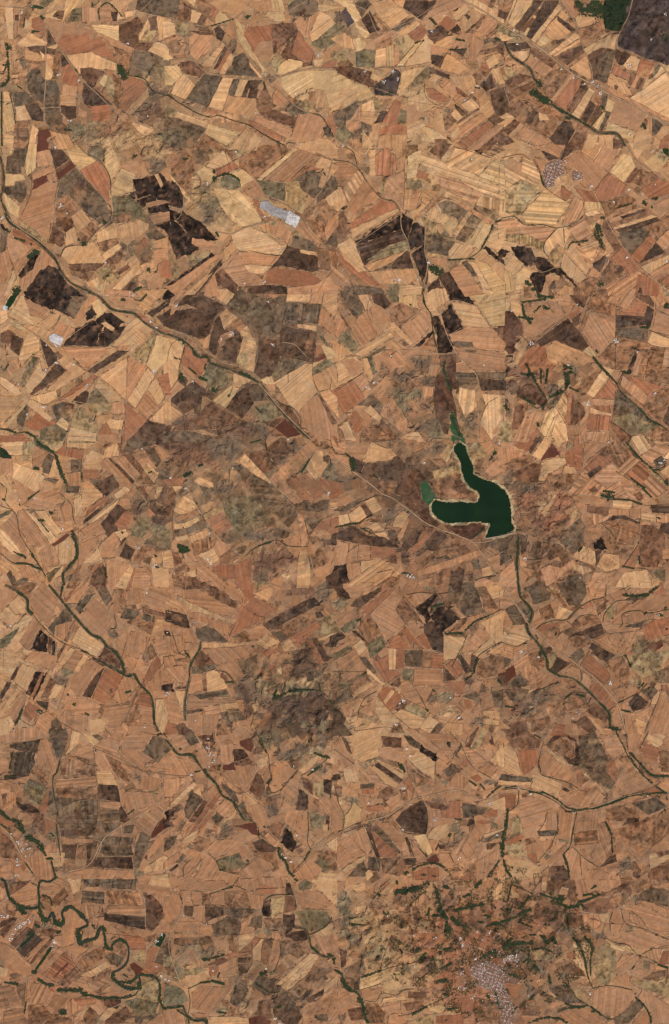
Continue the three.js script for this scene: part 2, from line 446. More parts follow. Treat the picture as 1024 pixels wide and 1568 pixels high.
T(0,1,{F:[
['e|',80,0,175,0,155,130,125,125,130,165,35,170,40,70,85,50],
['y',10,0,75,0,70,45,25,70,15,40],
['y|',175,0,225,0,220,130,165,180,150,130],
['r',225,0,300,0,295,20,225,35],
['n|',230,35,300,22,325,115,225,130],
['d',305,20,370,10,430,75,335,140],
['y',375,0,475,0,520,50,590,85,490,145,440,90],
['b|',335,145,435,85,350,190],
['r',360,160,440,90,465,120,368,195],
['r',340,165,355,150,372,195,355,210],
['e',370,195,470,125,500,160,600,270,655,350,665,440,610,475,550,430,480,360,420,300,350,290,355,220],
['d',450,240,500,190,520,210,515,250,490,285],
['o',495,145,595,90,645,140,670,200,672,260,665,345,610,285,555,230,500,165],
['y',20,170,140,175,155,210,120,205,90,215,85,240,20,235],
['r',205,210,285,155,310,170,280,200,300,215,195,270],
['n',195,170,320,120,335,155,290,170,200,205],
['n|',195,270,290,215,320,225,355,215,335,300,300,550,270,550,120,445,165,340,190,300],
['n|',285,180,330,160,350,210,300,215],
['e',20,245,85,245,100,215,150,215,165,290,130,350,60,300,15,290],
['y',15,280,40,300,120,370,105,435,45,400],
['m',345,310,400,300,480,365,440,430,340,440,335,350],
['b',340,440,440,435,450,490,400,530,370,490,345,500],
['b',330,460,345,500,395,535,395,600,370,620,300,570],
['t|',435,430,500,385,560,460,475,530],
['p|',400,535,455,490,475,580,400,610],
['m|',475,530,560,465,610,505,530,590,480,580],
['y|',740,135,830,170,810,280,680,305,680,250,720,180],
['n',740,125,840,50,860,60,910,170,880,190,820,170],
['y|',640,60,690,20,720,60,720,140,680,215,665,170,640,120],
['k',815,205,930,180,1000,160,1024,250,1024,330,960,330,940,290,840,320],
['k',840,335,940,290,960,340,900,350,880,380,830,360],
['k',795,275,825,275,825,320,795,320],
['p|',945,175,970,165,1000,240,985,255],
['t',975,155,1024,120,1024,225],
['k',905,375,1024,345,1024,395,910,415],
['n',890,345,1010,330,1024,345,910,375],
['n|',915,425,1024,400,1024,460,940,475],
['k',955,485,1024,460,1024,525],
['g',680,310,790,300,830,340,870,370,910,450,800,450,800,400,700,430],
['m|',705,430,795,405,805,455,720,475],
['t|',700,490,860,450,915,475,910,510,780,610,710,555],
['e',890,535,950,500,1015,555,1000,580,910,570],
['t|',925,590,1024,555,1024,620,935,625],
['o',815,625,890,555,915,605,840,685],
['b',840,685,920,615,940,650,920,710,860,730],
['p|',780,695,825,660,865,750,820,785],
['p',590,535,700,470,710,520,720,560,600,640],
['m|',595,590,720,560,730,590,620,660],
['p|',615,670,725,595,745,620,640,705],
['b|',650,700,740,640,760,670,720,720,660,720],
['p',375,665,400,620,540,590,585,590,640,690,640,715,420,720],
['b|',420,725,640,720,590,760,520,770,430,760],
['m',410,725,430,760,580,775,540,830,440,790],
['l',590,765,650,740,740,800,680,850,610,800],
['b|',705,775,780,725,800,745,730,790],
['p|',640,896,805,755,825,790,700,896],
['b|',710,896,830,800,860,830,790,896],
['t',525,840,590,805,610,820,560,880],
['y',560,820,600,805,610,830,590,870],
['y',600,870,650,820,630,896],
['o',975,745,1000,690,1024,700,1024,820,980,800],
['n',890,805,970,770,1000,840,920,896],
['e',860,830,885,810,910,870,890,880],
['n',945,640,1024,620,1024,690,990,690,940,760],
['n',35,545,110,580,200,620,80,720,50,650],
['e',0,470,40,510,45,545,30,640,0,680],
['n|',0,680,45,620,80,735,20,850,0,850],
['p|',20,896,80,750,100,800,50,896],
['n|',75,715,190,640,160,690,110,770,100,790],
['k',110,790,185,680,235,665,240,700,190,760,120,815],
['n',240,660,260,620,340,690,350,740,260,740,180,850,130,896,120,820,200,750],
['k',150,896,180,850,240,770,300,735,360,750,400,830,520,896],
['y',60,896,105,795,120,850,90,896],
['o',80,500,180,560,240,610,160,600,80,550],
['l',100,440,210,520,290,580,270,590,160,510],
['k',0,470,20,480,60,540,40,530],
],S:[['g',600,40,80,60],['y',680,60,60,120],['l',950,60,120,100],['y',940,40,80,40],['e',960,120,60,60],['e',760,200,60,60],['e',660,460,60,80],['e',930,460,80,80],['g',860,640,120,80],['e',780,580,60,60],['e',760,680,60,40],['t',900,740,150,120],['b',480,750,60,30],['e',380,260,40,60],['m',480,300,60,50],['k',1000,290,60,60],['b',30,40,40,50]],
R:[[7,0,340,50,440,120,500,240,580,370,700,440,800,560,870,620,896],[4,370,210,345,300,330,440,290,580],[5,0,90,18,180,15,290,0,330],[5,375,10,440,90,500,170,570,240,660,350],[3,30,560,50,650,80,750,125,880],[4,680,310,680,450,620,500,540,590],[4,120,445,180,310,195,170,190,130],[4,700,430,830,400],[3,300,20,345,200,330,300],[5,640,700,580,590],[4,700,480,780,610,760,700,640,896],[4,400,530,360,490]],
W:[[9,0,60,20,160,15,270,0,310,30,390,60,460,150,520,240,590,300,650,350,710,375,770,440,840,560,896],[6,370,670,400,620,520,600,540,580,610,500,670,460,680,380,660,350],[5,480,0,530,45,600,80,650,140,675,200,680,300]],
V:[[16,505,600,525,600],[16,480,570,485,575],[20,170,680,230,650],[14,210,640,235,655],[10,80,560,150,580],[26,90,896,110,870],[14,15,360,30,390],[8,340,700,350,720],[8,40,500,55,530],[8,30,410,60,470,120,510],[14,820,890,870,860],[8,810,75,835,55],[12,905,770,915,750],[8,655,800,665,790],[8,190,600,192,602],[12,630,460,650,470]],
H:[[370,365,5],[340,10,5],[320,220,2],[90,670,3],[410,411,1],[645,712,2],[800,892,2],[10,440,3]]});
T(1,1,{F:[
['y',180,160,225,125,300,180,270,225,210,205],
['p|',230,120,345,25,400,95,290,140],
['o|',295,140,410,95,440,130,370,165,300,180],
['y',385,165,465,140,530,205,450,245,440,210],
['g',330,195,375,175,440,210,450,250,410,265,320,250],
['l',270,220,320,195,320,255,265,245],
['n',455,250,535,205,620,310,480,305],
['m|',440,70,545,5,690,0,700,60,545,205,460,140,440,130],
['l',360,0,545,0,530,20,440,70],
['m',350,20,380,5,440,70,410,90],
['y|',545,205,770,15,800,15,580,205],
['n|',580,208,800,20,900,60,740,215],
['m|',740,215,900,65,940,70,760,225],
['o|',730,220,860,130,940,100,960,130,880,160,760,230],
['e',735,230,850,150,900,140,950,200,960,250,900,320,830,270],
['l',730,220,800,210,850,320,830,420,720,355],
['g',545,205,720,225,725,340,600,300],
['t|',830,0,970,60,1024,75,1024,0],
['p',940,60,1000,85,1024,85,980,140,900,130],
['t|',960,140,1020,100,1024,130,960,260,920,250],
['e',920,310,1000,180,1024,190,1024,260,970,310,910,360],
['p',965,320,1024,260,1024,340,1000,370],
['m|',870,370,950,350,1000,390,970,500,960,600,900,520,830,440],
['n|',960,500,1024,400,1024,480,980,580],
['e',975,590,1024,500,1024,620,960,600],
['m|',0,60,110,20,190,130,150,180,160,240,145,330,60,230,0,120],
['y',0,140,140,315,140,335,100,310,40,230,0,195],
['k',0,225,30,210,70,240,105,310,90,385,0,360],
['k',0,375,70,410,95,400,200,460,310,570,290,585,150,560,50,450,0,480],
['k',0,480,40,450,150,560,200,620,190,640,130,650,60,700,10,560],
['n',150,560,290,590,270,640,200,620,150,600],
['k',80,640,190,620,200,630,130,670,60,650],
['l',120,670,270,640,190,740,140,720],
['l',0,580,50,700,85,760,60,810,0,840],
['k|',0,870,70,800,280,650,290,665,60,896,0,896],
['n|',0,860,30,850,300,660,330,665,100,880,60,896],
['k|',310,740,420,610,425,625,330,740],
['d|',150,896,320,700,420,612,300,760,180,896],
['n|',290,650,385,545,395,565,310,660],
['t|',400,575,440,620,340,720,330,660],
['n|',330,740,430,625,440,640,340,760],
['t',100,896,200,820,280,770,170,896],
['b',280,790,340,750,430,850,430,896,300,830],
['n|',230,870,290,780,320,896,230,896],
['n',440,640,490,740,560,800,600,850,440,860,350,760],
['y|',280,260,440,270,480,310,570,440,580,460,450,495,380,440,320,350],
['p',440,275,520,320,500,350,470,310],
['p|',390,545,500,490,620,545,700,610,740,605,700,665,440,640,400,580],
['t|',555,480,610,470,730,590,640,560],
['n|',610,470,690,460,765,535,740,600,640,540],
['n|',440,645,620,665,700,670,650,730,470,720],
['p|',470,725,640,735,580,790,500,770],
['e',770,550,880,570,920,620,900,660,760,640],
['d|',640,740,740,610,900,660,920,690,930,760,880,770,700,730],
['p',810,630,905,650,905,670,815,655],
['m|',910,620,1024,640,1024,750,940,760],
['o',615,770,650,745,870,770,960,830,920,850,790,860,600,840],
['d',500,870,600,850,730,860,740,896,490,896],
['n',740,870,900,850,930,840,1024,760,1024,896,740,896],
['l',820,440,960,600,860,560,770,545,800,500],
['n',770,500,830,450,950,600,860,570],
['o',520,320,565,335,560,380,600,430,640,440,620,460,560,420,535,370],
['w',570,340,620,335,650,370,690,380,740,400,735,440,720,450,640,425,605,395,565,380],
['W',745,395,815,435,805,465,785,500,720,465,735,425],
['l',610,470,640,450,670,460,665,490],
],S:[['b',90,80,100,50],['g',200,300,80,80],['y',170,240,40,60],['y',190,320,60,40],['e',250,420,60,80],['g',280,350,60,80],['y',380,330,80,60],['y',480,420,80,60],['y',300,470,60,20],['e',60,720,60,50],['e',160,730,50,40],['n',200,660,60,40],['m',640,340,60,20],['g',690,570,50,20],['l',900,400,60,60],['m',480,820,60,50],['b',500,60,60,50],['e',190,700,40,30]],
R:[[6,100,310,110,400,220,470,300,520,390,540],[6,390,540,480,500,600,465],[4,595,430,610,540],[4,10,370,90,400,60,450,40,430],[3,40,430,150,555],[4,320,590,330,700,440,860],[5,600,310,700,345,820,430,870,520,960,600,1024,640],[6,1010,90,970,220,890,350,830,430],[4,400,160,345,20],[4,540,205,440,70],[5,760,0,900,50,1010,85],[4,610,545,700,610],[3,440,870,600,850],[4,920,896,960,830,1024,750],[3,900,850,940,820],[4,740,600,600,760]],
W:[[6,300,190,370,170,430,195,450,240],[4,265,240,300,190],[4,500,640,700,665,740,600],[3,430,75,300,150]],
V:[[12,310,185,370,170,400,180,445,210],[12,285,215,295,190],[16,100,80,125,75],[10,285,150,288,165],[10,590,265,605,265],[8,300,530,315,555],[8,255,255,260,250],[6,960,160,970,180]],
H:[[245,235,4],[780,430,6],[770,490,2],[420,32,1],[600,430,2],[595,760,2],[595,835,3],[690,630,2],[480,840,2]]});
T(2,1,{F:[
['n|',0,100,60,95,140,140,60,250,0,200],
['t#',60,250,145,145,180,200,120,300,80,350],
['n',80,360,180,210,290,320,200,360,110,420],
['o|',90,480,290,330,370,345,385,380,100,510],
['p|',100,510,385,385,405,400,110,570],
['t|',0,240,40,250,80,350,20,400,0,390],
['b',0,440,50,400,80,450,70,520,0,600],
['p|',10,610,100,560,140,610,180,740,100,700],
['k|',130,580,405,420,410,510,310,545,130,610],
['d#',130,612,410,510,440,575,330,610,185,730,140,640],
['g#',190,700,330,610,445,580,460,635,260,690],
['t|',185,730,440,640,350,715,220,770],
['d',350,725,440,640,465,650,485,745,350,750],
['e',220,770,350,712,345,745],
['k',412,410,480,455,450,570,430,550,410,490],
['k',485,460,553,495,552,598,460,640,448,580],
['k',470,655,552,602,560,660,570,690,545,830,520,790],
['l',555,500,625,480,640,540,740,580,700,670,570,670],
['e',560,540,640,550,740,590,690,670,560,650],
['d',560,760,575,760,570,850,550,850],
['d',640,800,705,762,790,896,680,896],
['d',570,860,635,810,670,880,640,896,580,896],
['p',575,755,600,760,640,800,590,840,575,830],
['n',580,680,690,685,680,730,600,720],
['p|',700,640,740,590,880,640,820,685,700,690],
['y|',820,590,900,460,965,490,920,600,880,630],
['e#',740,570,840,410,900,450,800,590],
['p|',720,540,820,390,845,410,750,550],
['y',670,420,760,470,710,550,650,470],
['p',540,410,610,370,670,420,655,470],
['l',520,420,625,470,620,520,555,500],
['e',625,350,700,330,820,390,760,450,670,410],
['m|',525,400,640,300,680,310,560,410],
['t|',420,390,435,265,480,265,450,390],
['n|',480,270,535,260,500,390,450,395],
['t|',540,260,650,280,560,360,530,340],
['o#',250,60,310,10,375,60,370,185,250,180],
['p|',210,30,250,20,250,180,215,180],
['n|',380,80,430,60,430,150,380,150],
['n|',300,200,430,150,430,260,420,390,380,340,300,310],
['l',290,190,320,200,300,300,285,280],
['y|',450,60,530,20,520,110,500,190,440,200],
['g',440,205,530,210,535,255,440,260],
['o',505,140,580,170,560,210,505,195],
['p#',530,30,680,90,860,170,960,230,1024,260,1024,360,900,300,760,210,640,170,520,100],
['n#',640,180,760,210,900,290,860,360,650,250],
['t#',640,250,860,350,850,370,700,310],
['n|',690,310,850,380,980,460,960,490,820,400],
['e',860,350,990,400,980,450,850,390],
['p#',860,360,900,300,1024,340,1024,400],
['p#',680,110,740,10,850,30,960,80,900,160,870,180],
['y#',870,200,980,80,1024,90,1024,240,960,230],
['b',580,30,640,0,720,0,650,80],
['k|',860,20,940,0,960,10,900,50],
['m#',880,30,980,0,1024,20,970,60],
['t|',60,0,130,30,190,40,150,110,130,70],
['p',970,520,1024,490,1024,620,935,580],
['p|',930,590,1024,600,1000,650],
['k',900,620,930,615,1024,690,1024,730,985,695],
['t|',860,690,910,650,1024,740,1024,860,940,720],
['y|',860,690,940,720,1024,840,1024,896,980,896],
['p|',880,800,820,700,860,710,980,896,920,896],
['e',775,710,815,700,880,790,860,805],
['n|',700,760,780,720,920,896,800,896],
['t|',200,770,340,760,490,750,510,810,440,850,280,840],
['p|',400,840,540,860,530,896,390,896],
['o|',10,640,60,680,180,760,280,850,200,850,80,760,20,700],
['n',0,720,60,790,110,860,0,850],
['p|',30,620,120,700,200,760,150,770,60,690],
['e|',120,850,290,870,310,896,130,896],
['y',800,120,850,40,830,100],
],S:[['l',200,20,50,40],['y',30,440,30,40],['b',30,520,50,60],['e',30,200,40,40],['l',390,290,30,60],['y',300,240,20,40],['y',580,590,30,40],['g',480,240,50,30],['e',660,570,60,40],['l',900,120,80,60],['e',90,870,60,40],['g',380,860,60,30],['g',680,520,30,30],['e',830,90,20,20],['g',820,450,60,60]],
R:[[5,445,570,480,460],[5,460,650,550,598],[6,555,490,555,660,570,720,550,850],[6,405,420,410,500,450,590,470,690,530,840],[6,410,405,550,495],[4,130,600,405,420],[3,690,700,570,680],[4,640,800,750,700],[5,700,770,560,860],[5,465,0,430,100,430,250,420,390],[4,535,210,540,270,510,350],[4,640,180,860,370,980,460],[3,850,400,800,590],[4,640,810,690,896],[5,0,640,30,700,100,820,130,896]],
W:[[6,0,85,80,95,140,130,200,220,290,320,370,345,405,410],[6,50,0,110,30,140,120],[6,700,700,820,685,890,640,940,560,970,490],[8,985,465,1024,450],[4,730,0,830,30,960,70]],
V:[[30,600,750,650,770],[14,580,740,640,750],[10,820,690,860,690],[8,960,510,970,480],[6,700,695,790,690],[6,50,385,80,370],[12,545,880,548,885],[6,940,550,900,620]],
H:[[350,810,4],[400,820,6],[370,825,4],[515,820,3],[580,715,2],[150,405,1],[50,0,3],[840,80,2]]});
T(3,1,{F:[
['p#',0,90,100,60,130,180,240,240,100,420,0,430],
['l#',0,300,120,200,240,250,120,420,80,420,0,390],
['y#',120,420,260,270,420,350,320,490,230,480,150,470],
['n#',370,480,420,350,440,300,500,340,505,410,450,460],
['p#',130,70,190,90,240,180,250,230,180,210,120,160],
['n#',0,450,70,440,130,480,330,500,260,590,160,540,0,530],
['l#',0,530,160,545,260,590,255,640,150,600,0,570],
['p',0,560,100,600,50,640,0,620],
['k',60,620,130,605,190,650,160,740,110,710,70,650],
['k',0,630,50,640,0,720],
['d',130,620,180,620,210,690,180,740,140,700],
['k',200,680,260,680,330,740,310,780,230,760,195,720],
['k',190,770,300,760,290,800,260,860,230,896,190,840,170,800],
['k',300,740,360,740,370,800,300,770],
['p|',20,710,60,660,140,720,80,790,10,740],
['y',0,740,60,780,50,870,90,880,0,896],
['y',90,780,140,740,180,770,140,830,90,850],
['n',270,790,300,780,330,810,270,880],
['m',330,820,380,810,430,860,370,896,330,896],
['t|',335,896,390,850,440,870,440,896],
['p|',360,740,380,650,420,690,520,800,480,840,440,820],
['k|',365,740,460,850,450,860,350,760],
['t|',380,640,440,590,540,740,520,790],
['n#',440,590,520,600,600,640,540,740],
['t#',480,620,590,580,600,600,550,700],
['p|',260,590,350,500,440,490,380,620,340,600,290,650],
['l',300,650,345,610,365,680,320,720,290,690],
['n#',400,500,470,455,500,440,570,540,480,580],
['p',520,500,610,440,600,470,540,520],
['o#',440,250,560,280,600,340,510,390,500,320],
['p#',505,410,600,380,630,410,530,430],
['y#',510,340,610,340,620,380,510,400],
['o|',370,240,440,290,390,340,360,310],
['t',360,170,430,190,440,230,360,220],
['n|',370,90,470,30,560,100,660,160,600,250,550,270,500,210,440,140],
['m',380,120,430,130,400,170],
['n|',180,60,280,100,230,160,200,100],
['d',240,30,280,20,350,70,290,90],
['n|',150,10,340,0,390,10,350,70,240,20],
['d',395,0,480,0,360,90,350,75],
['t|',480,20,500,0,620,0,560,90,480,40],
['p|',620,0,640,0,560,90],
['n|',640,0,730,0,660,160,560,100],
['y',665,155,740,45,790,60,820,125,745,220],
['o|',570,270,650,160,770,240,740,300,605,345,580,300],
['b',755,225,820,130,850,150,800,220],
['m|',800,220,850,140,940,170,970,200,860,250],
['p',830,80,900,0,780,0,820,60],
['y',870,100,930,50,1000,100,960,160,900,130],
['l',930,50,990,10,1024,60,1000,110],
['G',975,0,1024,40,1024,80,990,40],
['o|',850,260,960,200,1024,230,1024,290,900,320],
['m|',610,350,780,300,830,330,700,390,640,440],
['n|',650,450,850,370,890,380,700,490],
['d',730,430,880,380,890,395,740,450],
['m|',670,470,900,390,910,410,690,500],
['p|',680,500,920,420,960,430,700,510],
['d|',700,510,950,435,970,450,880,490,720,525],
['e',720,530,870,490,920,550,830,640,790,660,740,610],
['m|',870,490,1024,430,1024,480,940,590],
['n',900,380,1024,310,1024,420,960,430],
['n|',940,590,1024,500,1024,600,990,635],
['o|',790,670,900,550,940,580,840,715],
['d',840,720,945,590,1000,650],
['p|',850,740,1024,660,1024,700,900,780],
['n|',900,780,1024,710,1024,760,920,800],
['o|',960,840,1024,780,1024,860,980,850],
['o|',660,700,740,610,790,660,840,740,790,790],
['d',560,720,640,660,650,700,600,770,560,750],
['n|',530,790,560,740,610,780,590,810],
['m|',600,800,660,710,760,740,700,810,640,850],
['d',705,750,735,730,750,760,720,775],
['n#',640,870,830,760,900,800,740,896,650,896],
['o|',830,780,900,800,970,850,960,896,820,896],
['d',830,890,850,860,870,896],
['m',440,870,530,800,610,810,580,896,440,896],
['t',610,560,640,530,690,640,660,660],
['b',620,460,660,450,730,620,690,640,650,580,615,510],
['l',970,820,1024,900,1000,896],
],S:[['y',80,280,120,60],['g',160,250,60,30],['y',90,510,60,20],['g',400,380,40,20],['y',120,830,80,60],['d',310,850,40,50],['g',980,380,60,50],['e',850,850,30,20],['n',90,120,60,60],['p',640,650,40,30],['g',590,840,20,30]],
R:[[5,440,130,560,280,600,350,640,450,740,610,840,740,960,840,1024,896],[5,560,280,660,170,740,220,840,280],[4,605,350,780,295],[3,470,20,660,160],[5,770,0,830,90,900,140,960,190,1024,220],[5,980,440,1024,400],[4,390,0,350,90],[4,500,440,505,350,440,260,380,235],[5,500,440,440,470,330,500],[3,370,750,460,850],[4,60,650,150,740,250,770,330,740],[4,850,740,1024,660],[4,580,896,610,780,650,680],[3,0,740,40,780,60,880],[4,870,330,1024,290]],
W:[[6,0,440,80,430,140,480,250,480,340,500,460,465,510,410],[6,340,500,265,590,260,640,290,680],[4,380,500,385,590],[5,200,80,240,170,250,230,290,270,380,330],[3,500,440,560,480],[6,400,640,430,590,480,590,530,580],[4,0,70,130,50,180,90]],
V:[[10,860,350,890,350],[22,870,340,885,360],[10,930,325,955,320],[6,700,380,800,350],[24,590,480,595,560],[12,600,560,615,620],[14,610,440,625,440],[12,470,600,480,605],[8,430,590,530,575],[10,240,180,260,240],[16,600,840,610,850],[8,215,120,215,120],[10,920,370,922,380],[16,1000,20,1024,50],[14,180,850,150,830],[12,210,870,190,880]],
H:[[780,265,2],[855,295,4],[835,185,1],[548,245,3],[650,712,3],[770,680,3],[1010,705,3],[690,345,2],[920,35,3],[940,235,1],[785,465,1],[220,110,2],[620,795,1],[810,350,1],[830,370,1],[395,90,4]],
VIL:[[300,90,365,85,385,165,330,200,320,240,270,250,250,180,270,120],[435,150,495,165,495,200,440,210]]});
T(0,2,{F:[
['G',30,80,85,0,130,0,60,90,45,110],
['W',25,75,48,88,35,115,12,98],
['p',0,95,40,120,45,160,0,200],
['n|',0,0,70,0,20,80,0,70],
['p|',55,140,125,20,145,20,210,205,110,175],
['n|',155,45,180,40,300,105,260,165,185,140],
['y',190,140,260,165,210,205],
['t|',220,205,320,130,370,125,345,200,310,235],
['p',375,135,450,185,455,215,410,200,360,170],
['n|',325,230,360,175,455,220,405,275,350,250],
['k',140,0,545,0,450,160,390,130,330,100,300,105,160,35],
['e',470,0,545,0,460,160,400,120],
['n|',545,20,600,20,580,70,540,90,510,160,455,190,460,150],
['y',565,65,600,40,650,90,640,130,590,160,570,110],
['k',525,130,560,85,590,130,570,160,530,170],
['k',405,300,470,215,570,170,640,190,570,330,385,320],
['k',580,180,640,120,700,130,760,180,720,215,690,220],
['k',570,330,650,200,740,210,780,200,770,230,680,320,640,335],
['p',620,190,650,180,705,220,690,240,650,215],
['W',300,270,330,250,390,280,370,325,330,310,305,295],
['n',315,240,345,250,300,275,300,255],
['t',205,240,240,200,310,240,290,280,230,260],
['y',60,160,110,180,170,230,150,250,60,190],
['p',0,260,60,180,70,190,30,250],
['b',0,250,50,230,90,250,50,330,20,310,0,300],
['t|',55,200,165,245,150,275,45,225],
['d',55,340,75,255,145,285,115,390],
['p|',115,400,160,260,200,250,240,290,240,360,190,385,130,450],
['d',240,280,280,310,350,390,350,420,295,460,260,370],
['t',190,385,240,360,295,460,250,470,240,400],
['g',130,520,200,385,245,400,180,490,140,560],
['p|',150,570,245,420,260,480,290,500,180,620],
['d',350,430,385,460,410,480,300,560,200,630,180,625,320,460],
['n|',375,330,640,345,680,345,530,475],
['n',400,320,560,335,680,345,640,345],
['d',530,480,720,355,790,360,575,495],
['t|',580,500,790,365,770,400,620,500,600,515],
['n',700,350,740,300,800,310,780,355],
['p|',690,330,780,200,850,140,960,210,800,370,800,320],
['t|',800,290,850,220,920,260,850,330],
['b',335,370,350,360,385,385,360,410],
['t|',355,415,395,385,530,485,340,600,280,600,415,480],
['o|',330,670,580,500,600,515,390,655],
['p|',180,640,340,600,350,640,300,680,240,690,195,660],
['n|',390,655,520,570,550,570,440,660],
['d',440,660,520,600,545,610,530,680,490,690],
['g',535,680,560,610,600,580,650,640,660,670],
['p|',580,580,605,530,760,665,665,670],
['t|',610,520,770,400,780,400,770,660,680,570],
['n',785,395,900,450,775,655],
['l',800,385,960,245,975,260,890,435],
['p|',780,660,905,460,945,515,830,705],
['y',895,440,940,340,960,260,1024,280,1024,390,950,490],
['n|',835,705,905,600,970,690,900,770],
['p|',905,595,950,520,1010,640,970,690],
['o',965,520,1024,490,1024,630,1010,630],
['p',935,760,1024,640,1024,810,940,790],
['o',765,680,900,780,800,890,760,896],
['d',800,896,900,775,935,795,1024,820,1024,896],
['n|',685,675,760,670,755,740,685,740],
['o',615,840,660,780,670,840,700,870,600,870],
['p|',650,775,755,780,745,840,670,830],
['n',600,870,740,870,740,896,610,896],
['b',385,670,460,685,430,755],
['e',310,700,385,665,430,755,420,800,350,790],
['p|',340,800,380,765,420,800,410,850],
['g',250,830,340,800,410,860,380,896,240,896],
['o',150,810,230,730,350,800,220,850],
['e',105,740,160,690,180,700,140,830,105,800],
['y|',30,810,140,680,160,690,50,820],
['t|',0,640,60,600,150,680,30,790,0,790],
['n|',45,430,110,400,120,460,60,510,40,480],
['p|',0,500,80,560,130,610,90,640,0,550],
['l',440,760,490,700,560,760,590,850,600,896,420,896],
['n',500,690,560,760,540,700,520,690],
['p|',430,830,590,860,590,896,410,896],
['t',590,760,690,740,680,770,600,830],
['l',535,685,680,680,680,730,600,730,560,750],
['p|',660,110,790,160,830,140,780,190,730,160],
['n|',640,0,820,0,790,70,740,90,680,40],
['t|',820,0,1024,0,900,110,850,90,870,30],
['d|',900,130,1024,30,1024,80,930,150],
['d|',960,150,1024,100,1024,200,990,190],
['o',750,110,870,130,950,210,1024,240,1024,250,920,220,840,130],
['p',190,650,270,700,260,720,320,770,300,790,160,680],
['o',0,880,140,870,200,896,0,896],
],S:[['e',500,30,60,40],['p',400,740,40,40],['g',620,700,60,40],['e',330,860,60,40],['e',50,460,50,40],['n',30,350,30,50],['e',600,620,60,40],['t',60,840,60,40],['y',990,340,40,60],['e',160,480,30,40]],
R:[[4,120,0,215,210,240,280,300,470,320,480],[4,60,155,200,245,310,320,380,385,530,480,600,520],[6,580,0,640,30,730,90,850,120,960,200,1024,230],[4,405,285,540,190],[3,780,400,770,665,760,896],[4,600,515,690,580,770,665,900,770],[4,600,520,570,600],[3,900,450,960,520,1010,650],[4,770,670,540,680,430,660],[4,0,510,60,600,140,650,240,690,320,770],[4,280,610,350,640,430,660],[4,140,660,20,810],[4,780,390,960,240],[4,900,770,1024,640],[4,490,690,420,850,410,896],[3,500,700,580,800,600,896],[4,870,120,940,0],[3,440,670,540,590,600,515],[3,760,400,640,480],[4,320,230,370,150],[3,780,380,900,440,950,490]],
W:[[8,540,0,600,20,650,70,690,105,820,130,880,180,940,220,1024,260],[7,0,835,60,840,100,860,160,855,210,880,220,896],[4,20,480,50,430],[4,200,655,270,690],[3,960,250,930,320,900,430],[3,870,60,900,0]],
V:[[16,655,320,665,322],[14,745,45,760,45],[10,860,55,900,10],[8,0,835,60,845,100,860],[8,160,855,215,885],[6,310,120,320,125],[6,650,75,690,105,830,130],[6,30,470,50,440],[6,200,380,210,380]],
H:[[810,20,5],[275,480,5],[345,432,3],[290,320,2],[345,330,5],[530,570,3],[940,488,5],[270,703,3],[75,545,2],[110,560,2],[315,120,1],[453,440,2],[490,522,1],[790,180,1],[920,180,3],[960,215,2],[170,742,2],[830,5,2]]});
